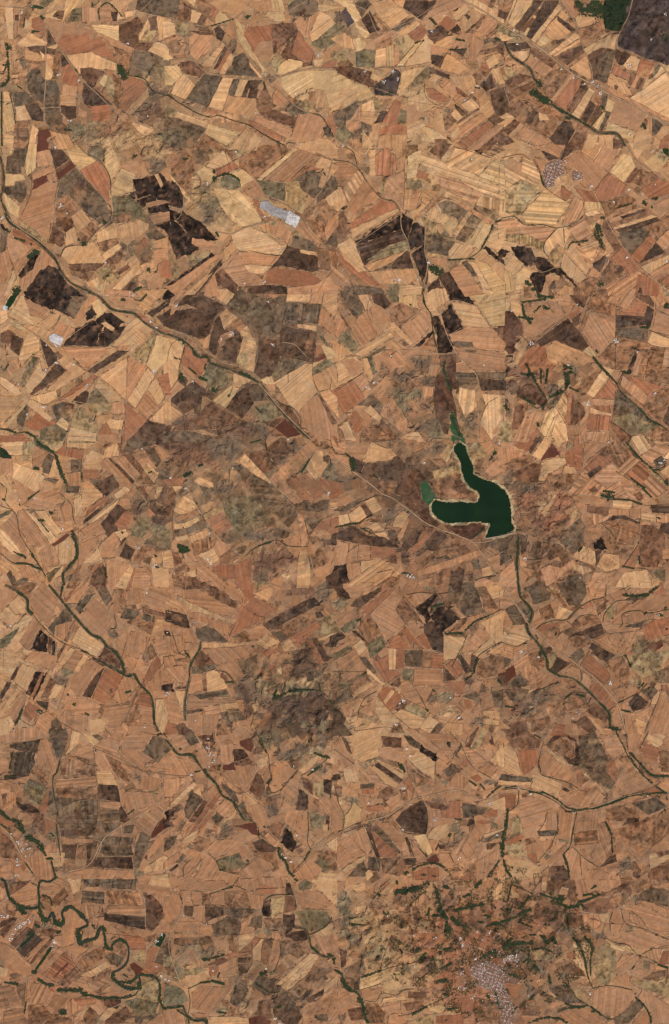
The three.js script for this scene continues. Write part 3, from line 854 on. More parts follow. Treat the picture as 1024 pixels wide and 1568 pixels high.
T(1,2,{F:[
['d#',30,100,160,0,250,30,350,80,290,150,275,190,210,110,120,70],
['d',0,150,60,110,200,100,275,190,260,250,210,290,110,250,0,205],
['k|',0,0,80,0,0,60],
['n|',80,0,120,0,20,90,0,80],
['n|',0,60,70,80,40,130,0,150],
['o|',230,0,310,0,300,30,250,20],
['p',310,0,440,0,360,75,305,35],
['e',360,80,445,0,600,40,735,20,715,130,700,250,590,270,540,290,500,210,430,150,370,100],
['d',290,170,320,140,345,200,380,240,340,260,320,320,290,400,255,350,255,300,280,220],
['t|',320,140,360,100,440,160,390,200,350,230],
['n',390,200,440,160,480,200,445,245],
['p|',445,240,490,200,540,300,555,350,530,490,440,460,420,400,460,290],
['d',380,260,420,220,465,280,420,430,320,410],
['l',430,400,470,350,490,400,490,460,420,440],
['t',195,290,260,260,285,200,285,190,250,340,230,350],
['d',555,300,640,300,690,340,690,390,640,510,570,525,530,490],
['g',690,395,725,420,665,520,640,515],
['d|',700,205,915,240,895,430,690,390,690,300],
['e',720,395,850,430,740,500,670,525],
['e#',725,65,945,70,925,190,720,190],
['p|',735,0,885,0,870,60,725,60],
['n',895,0,960,0,945,70,870,60],
['p|',795,190,920,205,915,235,800,215],
['t|',960,20,1024,0,1024,170,950,80],
['n|',945,90,1024,190,1024,290,920,180],
['o|',910,325,960,360,905,405],
['r',905,410,960,370,975,395,905,445],
['g',890,460,990,400,1015,440,890,510],
['p',895,430,960,410,890,460],
['t|',880,520,1024,430,1024,580,930,600],
['p|',650,550,850,435,895,435,885,520,920,610,830,690,810,730,740,680,700,610],
['n|',820,740,840,680,920,620,1024,800,1024,896,900,880,840,830],
['t|',930,610,990,590,1024,640,1024,780],
['b|',920,620,935,620,1024,800,1010,810],
['g',920,220,1000,330,980,335,920,260],
['y',940,320,1000,340,1024,390,980,410],
['p|',0,270,90,300,110,330,70,460,60,540,0,640],
['b|',70,450,105,320,130,350,95,420],
['o',110,330,160,370,180,390,250,400,240,430,220,490,190,510,140,540,90,450],
['n',85,480,100,440,180,520,130,550],
['d',60,540,80,490,130,540,110,580],
['n|',0,640,60,545,110,580,0,665],
['g',225,500,250,435,350,460,360,485,260,570,215,530],
['g|',255,585,360,485,400,500,400,540,290,620,240,630],
['d',225,630,255,590,290,620,275,660],
['y',275,660,385,570,440,580,400,650,355,705],
['p',395,500,430,490,520,530,500,550,460,560,440,590,400,600],
['d|',15,660,110,580,215,640,210,680,110,740],
['d|',110,580,160,540,240,600,225,640],
['t|',0,665,100,745,0,825],
['b|',165,800,235,690,280,665,390,730,460,780,300,840,200,830],
['d|',360,705,420,620,500,560,530,680,460,770],
['e',490,560,570,560,620,660,520,670,500,620],
['g',540,700,620,680,720,740,600,800,570,800],
['b',600,800,700,760,790,880,640,880],
['r',660,830,720,770,820,870,740,890],
['b',650,640,700,680,760,710,810,780,800,830,730,740],
['n',310,300,330,260,400,230,410,270,340,290,320,320],
['b',585,285,680,290,690,320,590,310],
['n',605,560,660,560,660,600,620,600],
['y',570,530,640,510,660,560,600,560],
['p',120,840,210,840,330,880,220,870],
['e',0,850,120,850,300,890,300,896,0,896],
['m',100,270,320,400,310,410,260,390,110,290],
],S:[['b',150,180,100,60],['b',100,800,120,50],['g',500,100,120,60],['e',60,790,80,30],['e',540,840,120,50],['m',460,760,80,50],['e',650,220,60,60],['d',600,430,60,60],['e',450,560,50,30],['n',630,20,40,30],['b',450,840,120,40],['e',780,450,60,30],['n',860,330,50,50]],
R:[[7,0,220,130,270,250,370,350,430,460,460,530,520,600,600,700,720,800,820,880,896],[4,440,10,280,170,285,220,220,290],[5,700,305,780,320,850,390],[3,735,0,715,150,690,300,690,380,650,520],[4,960,0,940,100,910,250,890,500,920,600],[4,600,285,560,300,640,295],[3,380,270,310,400],[4,500,210,550,310,550,400,530,480],[4,0,660,110,750,200,820],[3,0,840,120,840,330,885],[4,820,730,840,680,990,590],[4,230,640,280,670,460,780],[3,120,570,230,630],[3,880,520,930,610,1024,780],[3,960,350,1024,400],[4,590,530,650,510]],
W:[[8,0,255,70,280,120,310,165,360,190,390,250,400,260,430,350,460,430,490,520,530,580,570,640,660,740,770,840,870,880,896],[6,640,620,700,680,770,710,810,760,820,830,860,870],[4,600,800,640,820,760,720],[4,740,550,740,490],[4,400,510,400,580,380,630],[5,420,580,480,590],[3,0,420,20,330,60,290]],
V:[[10,70,290,95,295,100,310],[10,155,345,165,375,200,395,250,395],[8,235,440,230,470],[8,130,460,180,500],[14,195,520,240,535],[18,280,595,295,598],[12,440,490,510,515],[8,265,432,300,440],[8,45,400,80,410],[10,380,630,372,635],[6,540,700,575,735],[6,600,870,610,890],[16,85,500,100,540],[8,520,520,560,550],[6,0,255,40,270]],
H:[[155,543,4],[395,250,8],[650,320,5],[620,60,2],[60,80,5],[330,290,3],[740,900,1]]});
T(2,2,{F:[
['e',30,0,130,0,190,90,140,170,90,110],
['t|',120,0,180,0,230,80,190,110],
['d',220,0,290,0,350,70,310,100,240,60],
['g',310,0,395,0,395,55,350,65],
['y',395,0,500,0,510,80,540,100,470,85,395,55],
['n|',505,0,540,0,555,100,515,90],
['n',230,90,250,70,310,110,330,180,280,190,240,160],
['n|',150,140,220,100,260,260,170,330,110,240],
['m',330,105,400,65,540,105,400,210,350,180],
['n|',405,210,560,110,600,200,490,320],
['t|',330,190,365,180,490,325,480,330,380,250],
['p|',120,375,330,238,370,265,160,395],
['t|',250,350,370,280,440,340,390,350],
['g',185,400,310,325,320,340,200,410],
['n|',0,200,20,110,75,215,10,280],
['m|',0,70,90,210,80,220,20,110,0,100],
['g',15,280,75,230,150,330,110,370],
['t|',0,290,110,370,20,420,0,430],
['p|',0,440,60,395,130,390,165,430,170,490,110,530,0,600],
['n',40,420,120,400,165,440,165,490,110,520],
['n|',115,530,165,500,215,560,170,610],
['p|',170,410,200,400,240,510,220,550,180,480],
['g',205,400,230,390,250,490,235,510],
['n|',235,400,340,345,370,360,300,420,250,440],
['n|',300,420,390,355,430,400,440,430,345,490],
['n|',385,355,480,345,640,380,500,385,440,420],
['o|',0,610,110,535,170,610,190,640,130,690,60,740],
['n',0,620,75,770,20,820,0,810],
['o',90,760,130,720,180,780,150,860,120,850],
['p|',30,820,80,790,110,860,130,896,70,896],
['m',0,830,40,830,70,896,20,896,0,860],
['e',140,690,230,620,300,690,280,750,210,700],
['p|',180,720,220,690,290,760,270,790],
['n|',285,750,345,635,420,740,450,800,430,870],
['b|',285,770,380,880,370,896,260,850],
['m|',180,820,260,830,370,896,150,896],
['p|',410,890,440,865,510,850,560,896],
['n',450,740,590,710,600,740,480,770],
['n',455,790,490,800,470,825],
['n|',525,570,610,575,600,640,550,640],
['k',630,200,660,190,690,260,725,310,725,365,640,365,625,280],
['k',495,325,610,225,610,250,520,330],
['k',655,130,710,65,780,190,795,220,740,240,695,260,670,190],
['k',590,150,640,140,660,200,620,240],
['k',685,0,800,0,860,75,740,50,710,50],
['p',555,20,600,0,680,0,700,45,620,95,580,100,550,60],
['p|',570,110,620,95,650,135,610,140],
['p|',715,60,860,80,960,215,800,205,770,160],
['y|',870,80,980,0,1024,0,1024,200,970,210],
['y|',815,0,950,0,880,70],
['n|',700,260,810,210,960,220,1024,310,1024,360,870,340,730,290],
['b',970,220,1024,205,1024,290],
['n|',735,330,800,340,1024,370,1024,480,870,480,800,430],
['e',725,300,840,300,855,330,740,330],
['n|',745,430,780,420,860,490,745,485],
['e',800,345,880,355,860,370,805,365],
['e#',745,490,870,490,870,560,760,570],
['d#',880,520,1024,540,1024,600,900,600],
['e#',870,490,1024,490,1024,530,880,520],
['p#',760,580,860,600,870,700,800,770,750,640],
['p#',900,620,1024,630,1024,800,960,896,890,790,930,690],
['n|',960,860,1024,760,1024,896],
['q',645,475,740,430,745,500,745,590,720,600,750,760,700,730,700,860,660,850,620,740,610,600],
['b',640,380,750,375,745,435,650,470],
['a',680,420,690,430,670,480,700,550,715,600,700,590,680,520,660,470],
['a',715,720,740,760,760,830,790,880,750,880,710,830],
['m',530,330,610,265,635,340,620,370],
['d',745,530,765,540,760,620,745,620],
['n',890,800,960,896,890,896],
],S:[['e',540,430,90,50],['e',560,540,60,60],['e',420,520,90,60],['m',310,490,60,60],['g',480,620,120,50],['m',480,560,50,40],['e',580,820,100,60],['g',620,860,60,40],['y',540,500,40,15],['m',560,670,60,40],['b',70,870,40,30],['d',90,60,60,60],['e',830,780,70,80],['y',820,660,50,40],['g',400,680,60,60],['b',130,780,40,50],['e',650,800,40,60]],
R:[[6,705,50,760,50,860,80,890,90,950,200],[5,640,130,660,180,690,260,740,360,800,440,860,490,880,540,880,780],[5,660,70,645,130],[5,370,260,420,340,480,340,640,375,740,370],[4,120,375,330,240,370,260,480,330],[4,0,60,90,210,160,330],[4,100,380,160,400,165,470,220,550],[4,0,610,120,530,180,490],[3,700,260,800,210,950,220],[3,0,620,100,790],[4,420,490,500,560,570,680,600,720],[4,320,340,380,350,440,420],[3,240,230,200,100,230,0],[4,880,780,960,896],[3,870,85,950,20],[3,720,870,780,895],[5,0,440,110,380]],
W:[[7,540,0,550,70,590,130,600,200,615,290,640,370],[5,690,390,670,460,690,530,720,610,740,740,770,860],[3,605,580,615,700,600,740],[3,890,790,940,680,1000,640],[3,20,820,80,770]],
V:[[8,680,420,670,460,680,500,700,560,715,600],[12,720,760,740,820,770,880],[8,690,670,700,690],[6,540,0,560,90],[6,460,70,470,80],[5,340,390,350,400]],
H:[[205,582,5],[240,553,3],[345,390,1],[470,203,1],[915,445,1],[960,445,1],[8,152,1]]});
T(3,2,{F:[
['n|',130,180,210,130,290,50,340,55,395,140,190,285,160,270,110,260],
['m|',190,285,390,145,405,150,205,295],
['d',210,300,405,155,460,220,535,325,490,360,330,290,240,330],
['t|',270,340,330,295,480,360,560,410,490,455,430,430,350,490,310,470,275,400],
['y',500,360,535,330,580,380,560,400],
['y',345,540,375,530,395,550,390,590,345,610],
['p|',30,440,80,420,110,360,75,330,130,270,165,320,100,440,60,470],
['o',100,440,160,340,260,330,280,410,330,450,300,500,240,470,120,490],
['q',0,150,50,110,110,170,130,250,90,270,80,360,40,370,0,280],
['y',0,330,40,370,0,420],
['y',0,0,50,70,40,110,0,140],
['p|',50,40,110,60,130,110,100,150,60,110],
['n|',300,0,430,0,410,35,350,40],
['n|',390,100,420,75,450,80,410,130,395,130],
['o|',410,140,480,90,490,110,430,165],
['d',430,165,490,115,470,200,450,205],
['b',415,20,450,0,550,0,505,95,460,70],
['m|',455,210,540,130,550,140,490,250],
['n|',490,240,540,130,695,190,695,290,590,390],
['m|',520,120,560,10,640,60,695,80,695,160,600,120],
['b',560,0,660,0,630,50,695,85,690,75],
['n|',640,55,690,0,760,0,700,80],
['n#',700,80,770,0,825,0,780,105],
['o|',780,105,815,40,890,75,870,150,705,130],
['b',820,30,840,0,935,40,930,90,890,70],
['n|',880,0,1024,0,950,100,930,60],
['d',990,90,1024,50,1024,110],
['d',870,150,890,80,935,105,910,205,865,200],
['d#',700,135,880,150,865,200,700,215],
['e|',700,215,900,215,885,300,780,285,700,265],
['n|',945,115,1024,140,1024,270,920,235],
['p|',890,310,920,240,1024,280,1024,340,960,330],
['n|',985,450,1000,355,1024,345,1024,460],
['m|',905,330,1000,350,980,450,1024,470,1024,570,880,530],
['m|',740,290,890,310,920,340,870,530,800,500,830,370,820,350,740,470,700,470,700,310],
['k',808,360,828,362,795,495,770,490],
['n',835,370,860,375,830,515,800,500],
['m|',595,400,690,310,695,470,610,440],
['p',615,450,690,475,660,515],
['p|',520,620,615,475,660,520,565,645],
['m|',485,570,600,450,620,460,530,600,490,620],
['o|',580,640,660,525,700,580,690,650],
['n|',670,510,690,480,725,480,705,560],
['m|',710,560,740,490,770,500,900,640,870,700],
['o|',760,500,980,580,900,640,790,540],
['n|',740,510,900,630,870,690,730,570],
['e',690,650,710,590,860,710,930,790,880,820,680,740],
['m',870,700,950,610,1024,580,1024,650,980,800,930,780],
['d',985,790,1024,680,1024,830],
['g',690,760,800,740,900,800,960,800,960,850,820,870,690,800],
['m|',900,850,970,810,1024,850,1024,896,920,896],
['o#',530,710,690,650,670,760,540,750],
['n|',550,650,690,655,685,690,560,690],
['p|',545,705,670,745,670,755,545,740],
['o#',525,760,670,760,660,850,520,840],
['n#',480,800,530,720,520,896,470,896],
['n|',520,850,660,855,640,896,520,896],
['b|',670,790,800,880,780,896,740,896,670,830],
['b',420,780,430,640,510,700,510,760,450,810,400,810],
['o',390,800,395,640,440,600,420,680,420,800],
['p#',260,800,380,610,400,640,390,800,410,896,340,896],
['y#',230,850,270,740,310,700,330,780,290,896],
['q',90,630,180,560,270,640,260,700,220,690],
['b',60,840,80,700,130,680,140,830],
['n|',60,896,150,740,250,735,230,800,160,896],
['o|',160,890,220,830,235,850,190,896],
['l',0,790,60,790,60,896,0,896],
['m',150,60,200,40,210,90,150,110],
],S:[['b',150,560,110,90],['q',60,250,70,90],['b',60,500,60,60],['e',30,720,60,60],['g',430,470,50,40],['y',470,540,20,40],['e',300,600,50,60],['m',200,450,30,30],['e',60,580,60,50],['d',380,460,40,20],['g',320,700,40,60],['e',780,850,50,40],['q',140,300,60,50],['y',870,800,30,15],['y',40,520,60,10]],
R:[[4,320,30,400,150,460,215,560,390,620,450],[5,555,0,490,200],[3,700,80,695,470],[4,430,160,490,110],[4,870,690,930,600,970,590],[4,680,480,760,490],[4,590,400,690,300],[4,700,265,900,310],[3,520,896,530,710],[4,690,650,670,760,680,800],[4,190,290,400,145],[4,100,440,130,370,180,320],[3,260,730,230,800],[3,780,180,780,230],[3,660,510,560,650],[3,940,100,950,0]],
W:[[7,560,390,620,460,690,540,740,620,830,700,910,780,970,810,1024,850],[5,940,100,1024,140],[5,900,230,1024,280],[6,670,790,740,840,790,890],[5,120,50,140,140,180,180],[5,290,650,370,610,400,580,400,500],[6,140,650,220,710,270,660,230,580,170,530,160,430],[4,250,720,290,650],[3,280,60,320,130]],
V:[[8,560,400,600,450,660,510,710,560],[10,840,710,920,790,970,810],[12,130,60,270,40],[10,130,60,140,140,180,190],[10,100,150,190,160],[10,200,120,240,80],[14,150,440,180,500],[12,240,470,240,560],[12,280,470,270,560],[10,190,520,260,640],[12,380,500,440,490],[16,400,510,400,560],[10,380,450,430,470],[10,410,580,470,610],[12,290,640,370,610],[12,220,800,230,820],[10,130,640,200,690],[8,240,690,260,720],[10,120,500,180,510],[12,580,360,585,365],[10,850,215,900,210],[14,1000,90,1015,70],[10,160,765,162,767],[8,30,390,70,390],[12,260,90,290,100],[8,390,590,400,570],[14,220,20,320,30],[8,740,485,790,495],[8,470,80,480,70],[6,800,340,840,355],[14,20,690,40,720]],
H:[[700,295,9],[180,310,6],[530,680,8],[935,620,8],[405,445,3],[835,360,2],[65,110,2],[470,75,2],[190,70,3]]});
T(0,3,{F:[
['F',0,55,30,65,70,110,60,120,0,110],
['p|',0,0,140,0,145,100,60,100,30,60],
['l|',145,10,190,0,220,40,180,130,130,130],
['n|',195,60,250,45,300,80,260,160,200,190],
['e',270,130,300,85,330,110,300,220,260,200],
['p|',300,220,330,105,365,160,370,235,300,235],
['l',225,0,405,0,380,50,340,75,290,60],
['o',345,80,400,20,400,105,350,95],
['o|',410,50,515,70,500,130,405,105],
['e',430,125,500,130,500,205,435,210],
['n|',415,210,500,205,490,290,415,290],
['o|',510,190,600,185,615,240,505,250],
['p',505,150,560,70,640,100,620,190,520,185],
['p|',410,0,570,0,600,20,530,60,410,50],
['b',625,45,690,5,705,15,640,60],
['p|',640,70,715,20,735,100,620,130],
['b|',720,0,750,0,745,90,735,80],
['e',750,90,790,0,970,0,930,40],
['n',610,150,650,110,820,270,800,285,640,180],
['d|',655,110,680,120,830,260,810,275],
['n|',680,115,760,105,860,215,830,260],
['b|',760,105,800,90,885,190,860,215],
['n|',800,90,880,70,960,180,930,190,900,150,885,190],
['e',885,65,950,50,990,130,970,170],
['n|',940,50,990,50,1024,110,990,130],
['m|',820,285,890,185,960,230,960,280],
['p',880,190,905,150,975,210,945,270],
['d',950,30,1024,0,1024,70,990,50],
['e',970,220,1024,130,1024,270,970,260],
['n|',890,290,940,290,910,335],
['b|',830,295,880,290,920,360,910,390],
['p|',945,360,965,290,1000,290,970,380],
['d#',960,380,1010,290,1024,290,1024,430],
['d',620,255,690,215,735,290,650,350,590,310],
['e',545,245,620,250,600,310],
['t|',500,265,545,255,635,350,540,420,500,420],
['o|',540,430,640,355,650,380,520,480],
['p|',450,350,500,340,500,420,460,480],
['b|',520,490,690,355,710,365,560,480,525,520],
['d|',515,500,600,430,620,440,510,525],
['p|',520,530,740,360,700,420,610,490],
['p|',700,340,760,290,800,310,720,370],
['d',610,530,720,400,780,440,730,480,650,590],
['d',650,590,730,480,720,560,670,620],
['o',700,525,770,440,805,450,800,500,760,560],
['p|',705,570,770,550,790,590,750,640],
['d',725,640,770,600,775,615,740,650],
['n|',605,660,700,570,740,640,700,720,620,730],
['n|',490,560,600,500,650,570,610,640,560,630],
['n|',495,630,540,600,640,580,500,760],
['p|',500,760,610,660,630,740,560,765],
['d',730,720,770,640,830,680,800,745],
['b',810,745,870,660,900,670,860,750],
['m|',860,750,880,720,930,720,920,770],
['o',890,430,930,420,950,460,910,480],
['g',800,590,840,490,910,480,920,560,870,610],
['g',910,620,960,560,1024,560,1024,680,930,650],
['n',820,300,840,320,790,380,760,370],
['d#',930,370,1000,420,1024,470,960,470,910,420],
['p',990,690,1024,680,1024,800,1000,780],
['n|',900,680,950,690,950,730,890,700],
['t|',930,730,990,720,990,760,930,780],
['n|',640,740,700,730,800,770,780,896,670,896],
['b|',540,896,570,820,630,750,650,830,650,896],
['o|',490,896,580,765,620,760,530,870],
['m|',400,896,480,770,500,770,460,896],
['n|',790,896,830,790,900,790,930,896],
['o|',785,896,820,800,830,800,810,896],
['p|',700,896,790,780,820,790,780,896],
['t',925,780,1000,790,1024,800,1024,896,940,896],
['p|',300,800,350,780,390,780,380,830,310,860],
['g|',280,830,340,790,380,780,300,880],
['r',315,645,410,580,430,590,330,660],
['o|',430,570,470,540,475,555,440,580],
['p|',335,660,420,600,460,640,450,760,370,770],
['n',240,680,330,655,360,750,270,790],
['t|',170,650,220,660,265,790,240,790],
['n|',105,450,150,430,300,640,250,660,170,640],
['p|',150,430,220,480,345,600,310,640],
['p|',210,440,270,440,380,560,340,600],
['n|',0,530,95,450,170,660,140,690,60,600],
['p|',0,540,60,600,130,700,80,710,0,620],
['n|',0,640,100,720,60,760,0,730],
['t',0,740,80,770,150,780,60,850,0,800],
['e',40,830,60,800,100,870,80,896],
['e|',80,890,120,860,180,840,170,870,110,896],
['n|',110,790,180,780,250,830,220,860,140,850],
['p',0,400,90,450,20,520,0,530],
['g',0,470,50,440,80,430,60,460,0,490],
['n|',0,120,80,120,80,210,0,210],
['p|',80,140,200,190,280,230,220,330,80,240],
['n|',80,240,220,330,140,410,110,350],
['p',0,220,50,220,80,310,40,370,30,300],
['n|',150,410,250,310,350,310,390,380,270,430],
['n|',350,430,430,390,450,480,380,520],
['n',230,250,270,330,360,300,370,370,270,370],
['e',265,250,300,235,360,250,340,280],
['e|',420,290,485,290,480,330,430,330],
['l',440,350,490,330,490,310,450,390],
['n',390,560,330,500,380,510,440,540],
],S:[['e',860,400,80,60],['d',840,440,40,40],['e',960,640,100,60],['g',960,540,90,60],['m',900,700,60,40],['e',600,830,60,60],['p',560,110,40,40],['l',720,250,40,30],['t',700,760,100,40],['e',450,850,60,50],['g',70,720,80,30],['p',500,360,40,40],['m',780,340,50,30],['d',980,500,60,40]],
R:[[4,410,0,400,100],[3,500,120,500,340,440,370],[4,740,105,840,80,970,20],[4,510,530,720,365,800,285,970,285],[4,640,735,800,755,850,690,900,580,930,500],[4,360,760,490,770,630,735],[3,740,110,900,390],[4,280,430,330,510,400,570,430,590],[4,490,896,600,760,640,735],[3,860,760,1000,795],[5,80,820,30,740,0,720],[4,820,290,900,390],[3,120,440,280,430,350,420],[4,480,540,480,770],[4,500,850,545,890],[3,340,600,360,700,355,770],[4,600,660,630,740],[3,500,640,680,560]],
W:[[9,220,0,230,30,290,65,330,90,360,150,370,220,410,280,410,330],[6,410,370,440,410,450,490,470,530],[6,0,270,40,310,30,380,60,420,100,470,120,580,180,680,250,790,280,850],[7,0,700,80,760,170,770,250,800,280,840],[9,440,560,465,610,470,720,420,790,385,830,395,896],[4,130,410,190,360,245,315],[4,650,740,655,890],[4,0,410,60,430],[3,120,440,200,440,290,570],[4,365,330,400,370,370,420]],
V:[[14,225,15,290,60,330,85],[12,340,100,365,180,405,270],[12,465,640,470,720,420,780],[10,385,830,392,890],[10,440,590,465,630],[10,500,210,500,250],[8,170,370,240,320],[16,210,180,240,185],[10,240,500,270,500],[7,230,490,300,570],[10,100,760,180,770,240,800],[10,190,700,250,790],[10,950,780,970,790],[10,310,450,320,460],[10,910,210,930,200],[8,745,575,755,575],[12,120,400,125,410],[8,770,290,780,290],[8,80,690,160,730],[8,410,320,430,330],[14,15,370,30,375],[10,645,790,655,850],[12,950,715,960,720]],
H:[[840,660,6],[210,370,3],[385,552,3],[420,655,3],[950,775,4],[870,62,1],[775,293,1],[120,375,1],[735,100,1],[180,230,1]]});
T(1,3,{F:[
['n|',625,245,870,10,930,55,870,120,780,215,670,295],
['p|',440,140,475,85,625,250,635,275,520,210],
['t',400,145,460,105,440,150],
['n|',670,300,720,255,800,340,830,385,780,400],
['m',725,255,790,225,870,290,840,340,800,330],
['o|',790,225,850,210,970,330,900,380],
['o|',790,330,830,380,900,375,860,320,790,240,730,260],
['p|',845,180,900,80,945,70,990,180,910,255],
['o',905,270,940,240,1024,270,1024,310,960,310,920,290],
['e',820,425,960,370,990,370,990,430,870,450],
['e#',440,210,480,190,640,280,680,320,760,420,760,480,640,470,560,400,500,310],
['g',340,360,520,350,620,460,640,510,440,610,400,540,350,420],
['y',225,465,335,395,350,440,240,490],
['t|',200,410,320,365,340,395,220,460],
['o|',240,495,350,440,400,540,310,590],
['e',320,590,410,550,440,610,380,640],
['n|',285,660,310,605,395,675,315,720],
['m|',320,720,400,680,460,720,380,760,320,765],
['o|',270,790,330,765,410,765,415,860,340,860],
['o|',410,770,515,730,520,896,420,896,415,860],
['p|',60,380,130,330,170,390,190,430,100,470,40,440],
['n|',50,480,190,430,210,460,60,510],
['y',90,520,190,480,200,500,110,550],
['e',105,550,220,490,240,540,120,590],
['p',45,520,95,515,95,550,45,550],
['e',40,560,100,550,110,590,45,600],
['p',45,600,120,590,130,615,60,625],
['t|',130,600,250,545,265,590,140,640],
['m#',140,640,270,600,280,660,180,710],
['p|',190,710,285,670,320,740,260,770],
['n|',100,710,140,680,190,750,110,760],
['n|',175,770,220,770,400,896,270,896,180,840],
['p',110,820,170,800,180,840,150,850],
['b|',100,840,180,850,260,896,100,896],
['m|',30,830,100,820,100,896,40,896],
['e',60,640,130,660,90,710,70,690],
['G',60,645,95,665,130,660,135,690,90,705,70,680],
['t|',0,690,25,680,40,790,0,790],
['b|',30,690,70,700,95,760,45,780],
['p',160,260,190,230,280,270,290,300,210,290],
['o',0,250,90,235,110,270,60,290,0,280],
['p|',10,290,60,290,100,290,40,330],
['b|',5,310,30,290,60,340,20,460,0,460],
['n|',800,450,830,470,860,590,850,660,820,660],
['n',700,615,820,580,825,650,750,655],
['o|',900,560,960,500,1024,480,1024,570,950,600],
['e',860,480,950,500,890,560,840,510],
['n',870,600,900,560,970,560,1000,590],
['d',945,620,1024,610,1024,650,960,650],
['p|',810,690,850,680,880,800,870,896,790,896,800,760],
['n',1000,700,1024,670,1024,780,990,750],
['d',970,850,1024,790,1024,896,980,896],
['m',860,690,960,690,990,760,900,800],
['m|',940,40,960,20,1024,80,1024,100],
['o',1000,0,1024,0,1024,60],
['d',955,110,990,95,990,145,955,140],
['g',940,230,990,150,1024,150,1024,240,1000,260],
['p',1000,390,1024,385,1024,430,1000,430],
['e',400,165,450,155,470,190,440,210],
['p',390,190,430,200,400,250,385,240],
['b|',480,100,600,60,660,160,600,220],
['b|',600,60,700,0,780,60,660,170],
],S:[['b',180,90,180,100],['b',60,60,80,70],['e',340,60,140,80],['d',130,220,60,40],['e',230,300,80,60],['e',660,120,100,60],['e',360,310,80,60],['g',420,440,80,60],['m',460,280,60,40],['e',530,600,120,50],['b',640,740,140,80],['e',580,840,80,60],['b',720,720,100,60],['y',650,480,30,30],['m',700,640,60,40],['e',800,300,60,60],['e',760,60,100,60],['b',0,480,40,60],['m',600,540,80,30],['e',900,740,60,60],['d',920,410,60,40],['l',250,180,40,30],['g',820,150,60,60],['y',740,830,40,30],['b',540,790,30,50],['e',60,500,40,40],['m',290,180,40,60]],
R:[[4,470,85,630,260,780,420],[4,780,430,870,440,950,450],[5,790,440,820,560,830,660],[4,210,450,300,590,400,680,460,720],[4,0,800,60,790,110,760,170,770,330,765,430,760,520,690],[3,100,500,190,760],[4,860,660,880,580,930,510,1024,460],[4,870,690,890,780,900,820],[3,840,390,960,350],[5,680,300,780,400],[4,870,0,960,60,1024,110],[4,300,440,340,380],[3,180,770,180,850]],
W:[[6,480,720,520,680,610,640,670,620,740,655,860,660],[6,870,120,830,190,790,215],[5,600,0,605,70,650,155],[4,510,30,580,0],[4,1000,0,1010,50,1024,80],[3,40,600,30,500,40,440],[3,380,180,380,270],[3,130,250,100,270,150,320,180,400],[3,840,500,870,600],[3,70,640,110,740]],
V:[[22,70,655,110,680],[16,75,690,130,680],[8,510,25,575,8],[8,605,30,610,70],[10,180,395,182,398],[14,100,230,150,210],[10,190,170,220,160],[7,870,130,820,210],[8,1010,50,1020,70],[6,560,655,640,630],[10,110,260,120,250]],
H:[[248,740,6],[265,768,4],[985,335,4],[135,335,2],[110,305,3],[265,575,2],[25,238,2],[50,820,2],[255,862,1],[400,180,1]]});
const LAKE=[735,70,745,30,770,25,800,45,820,100,850,170,850,215,890,240,930,255,970,265,1024,300,1054,330,1079,390,1080,440,1084,510,1103,545,1068,574,1024,588,931,606,936,580,958,520,930,518,890,508,800,510,690,515,640,490,600,450,597,400,620,375,690,392,760,385,860,395,884,370,880,330,820,285,785,220,770,140];
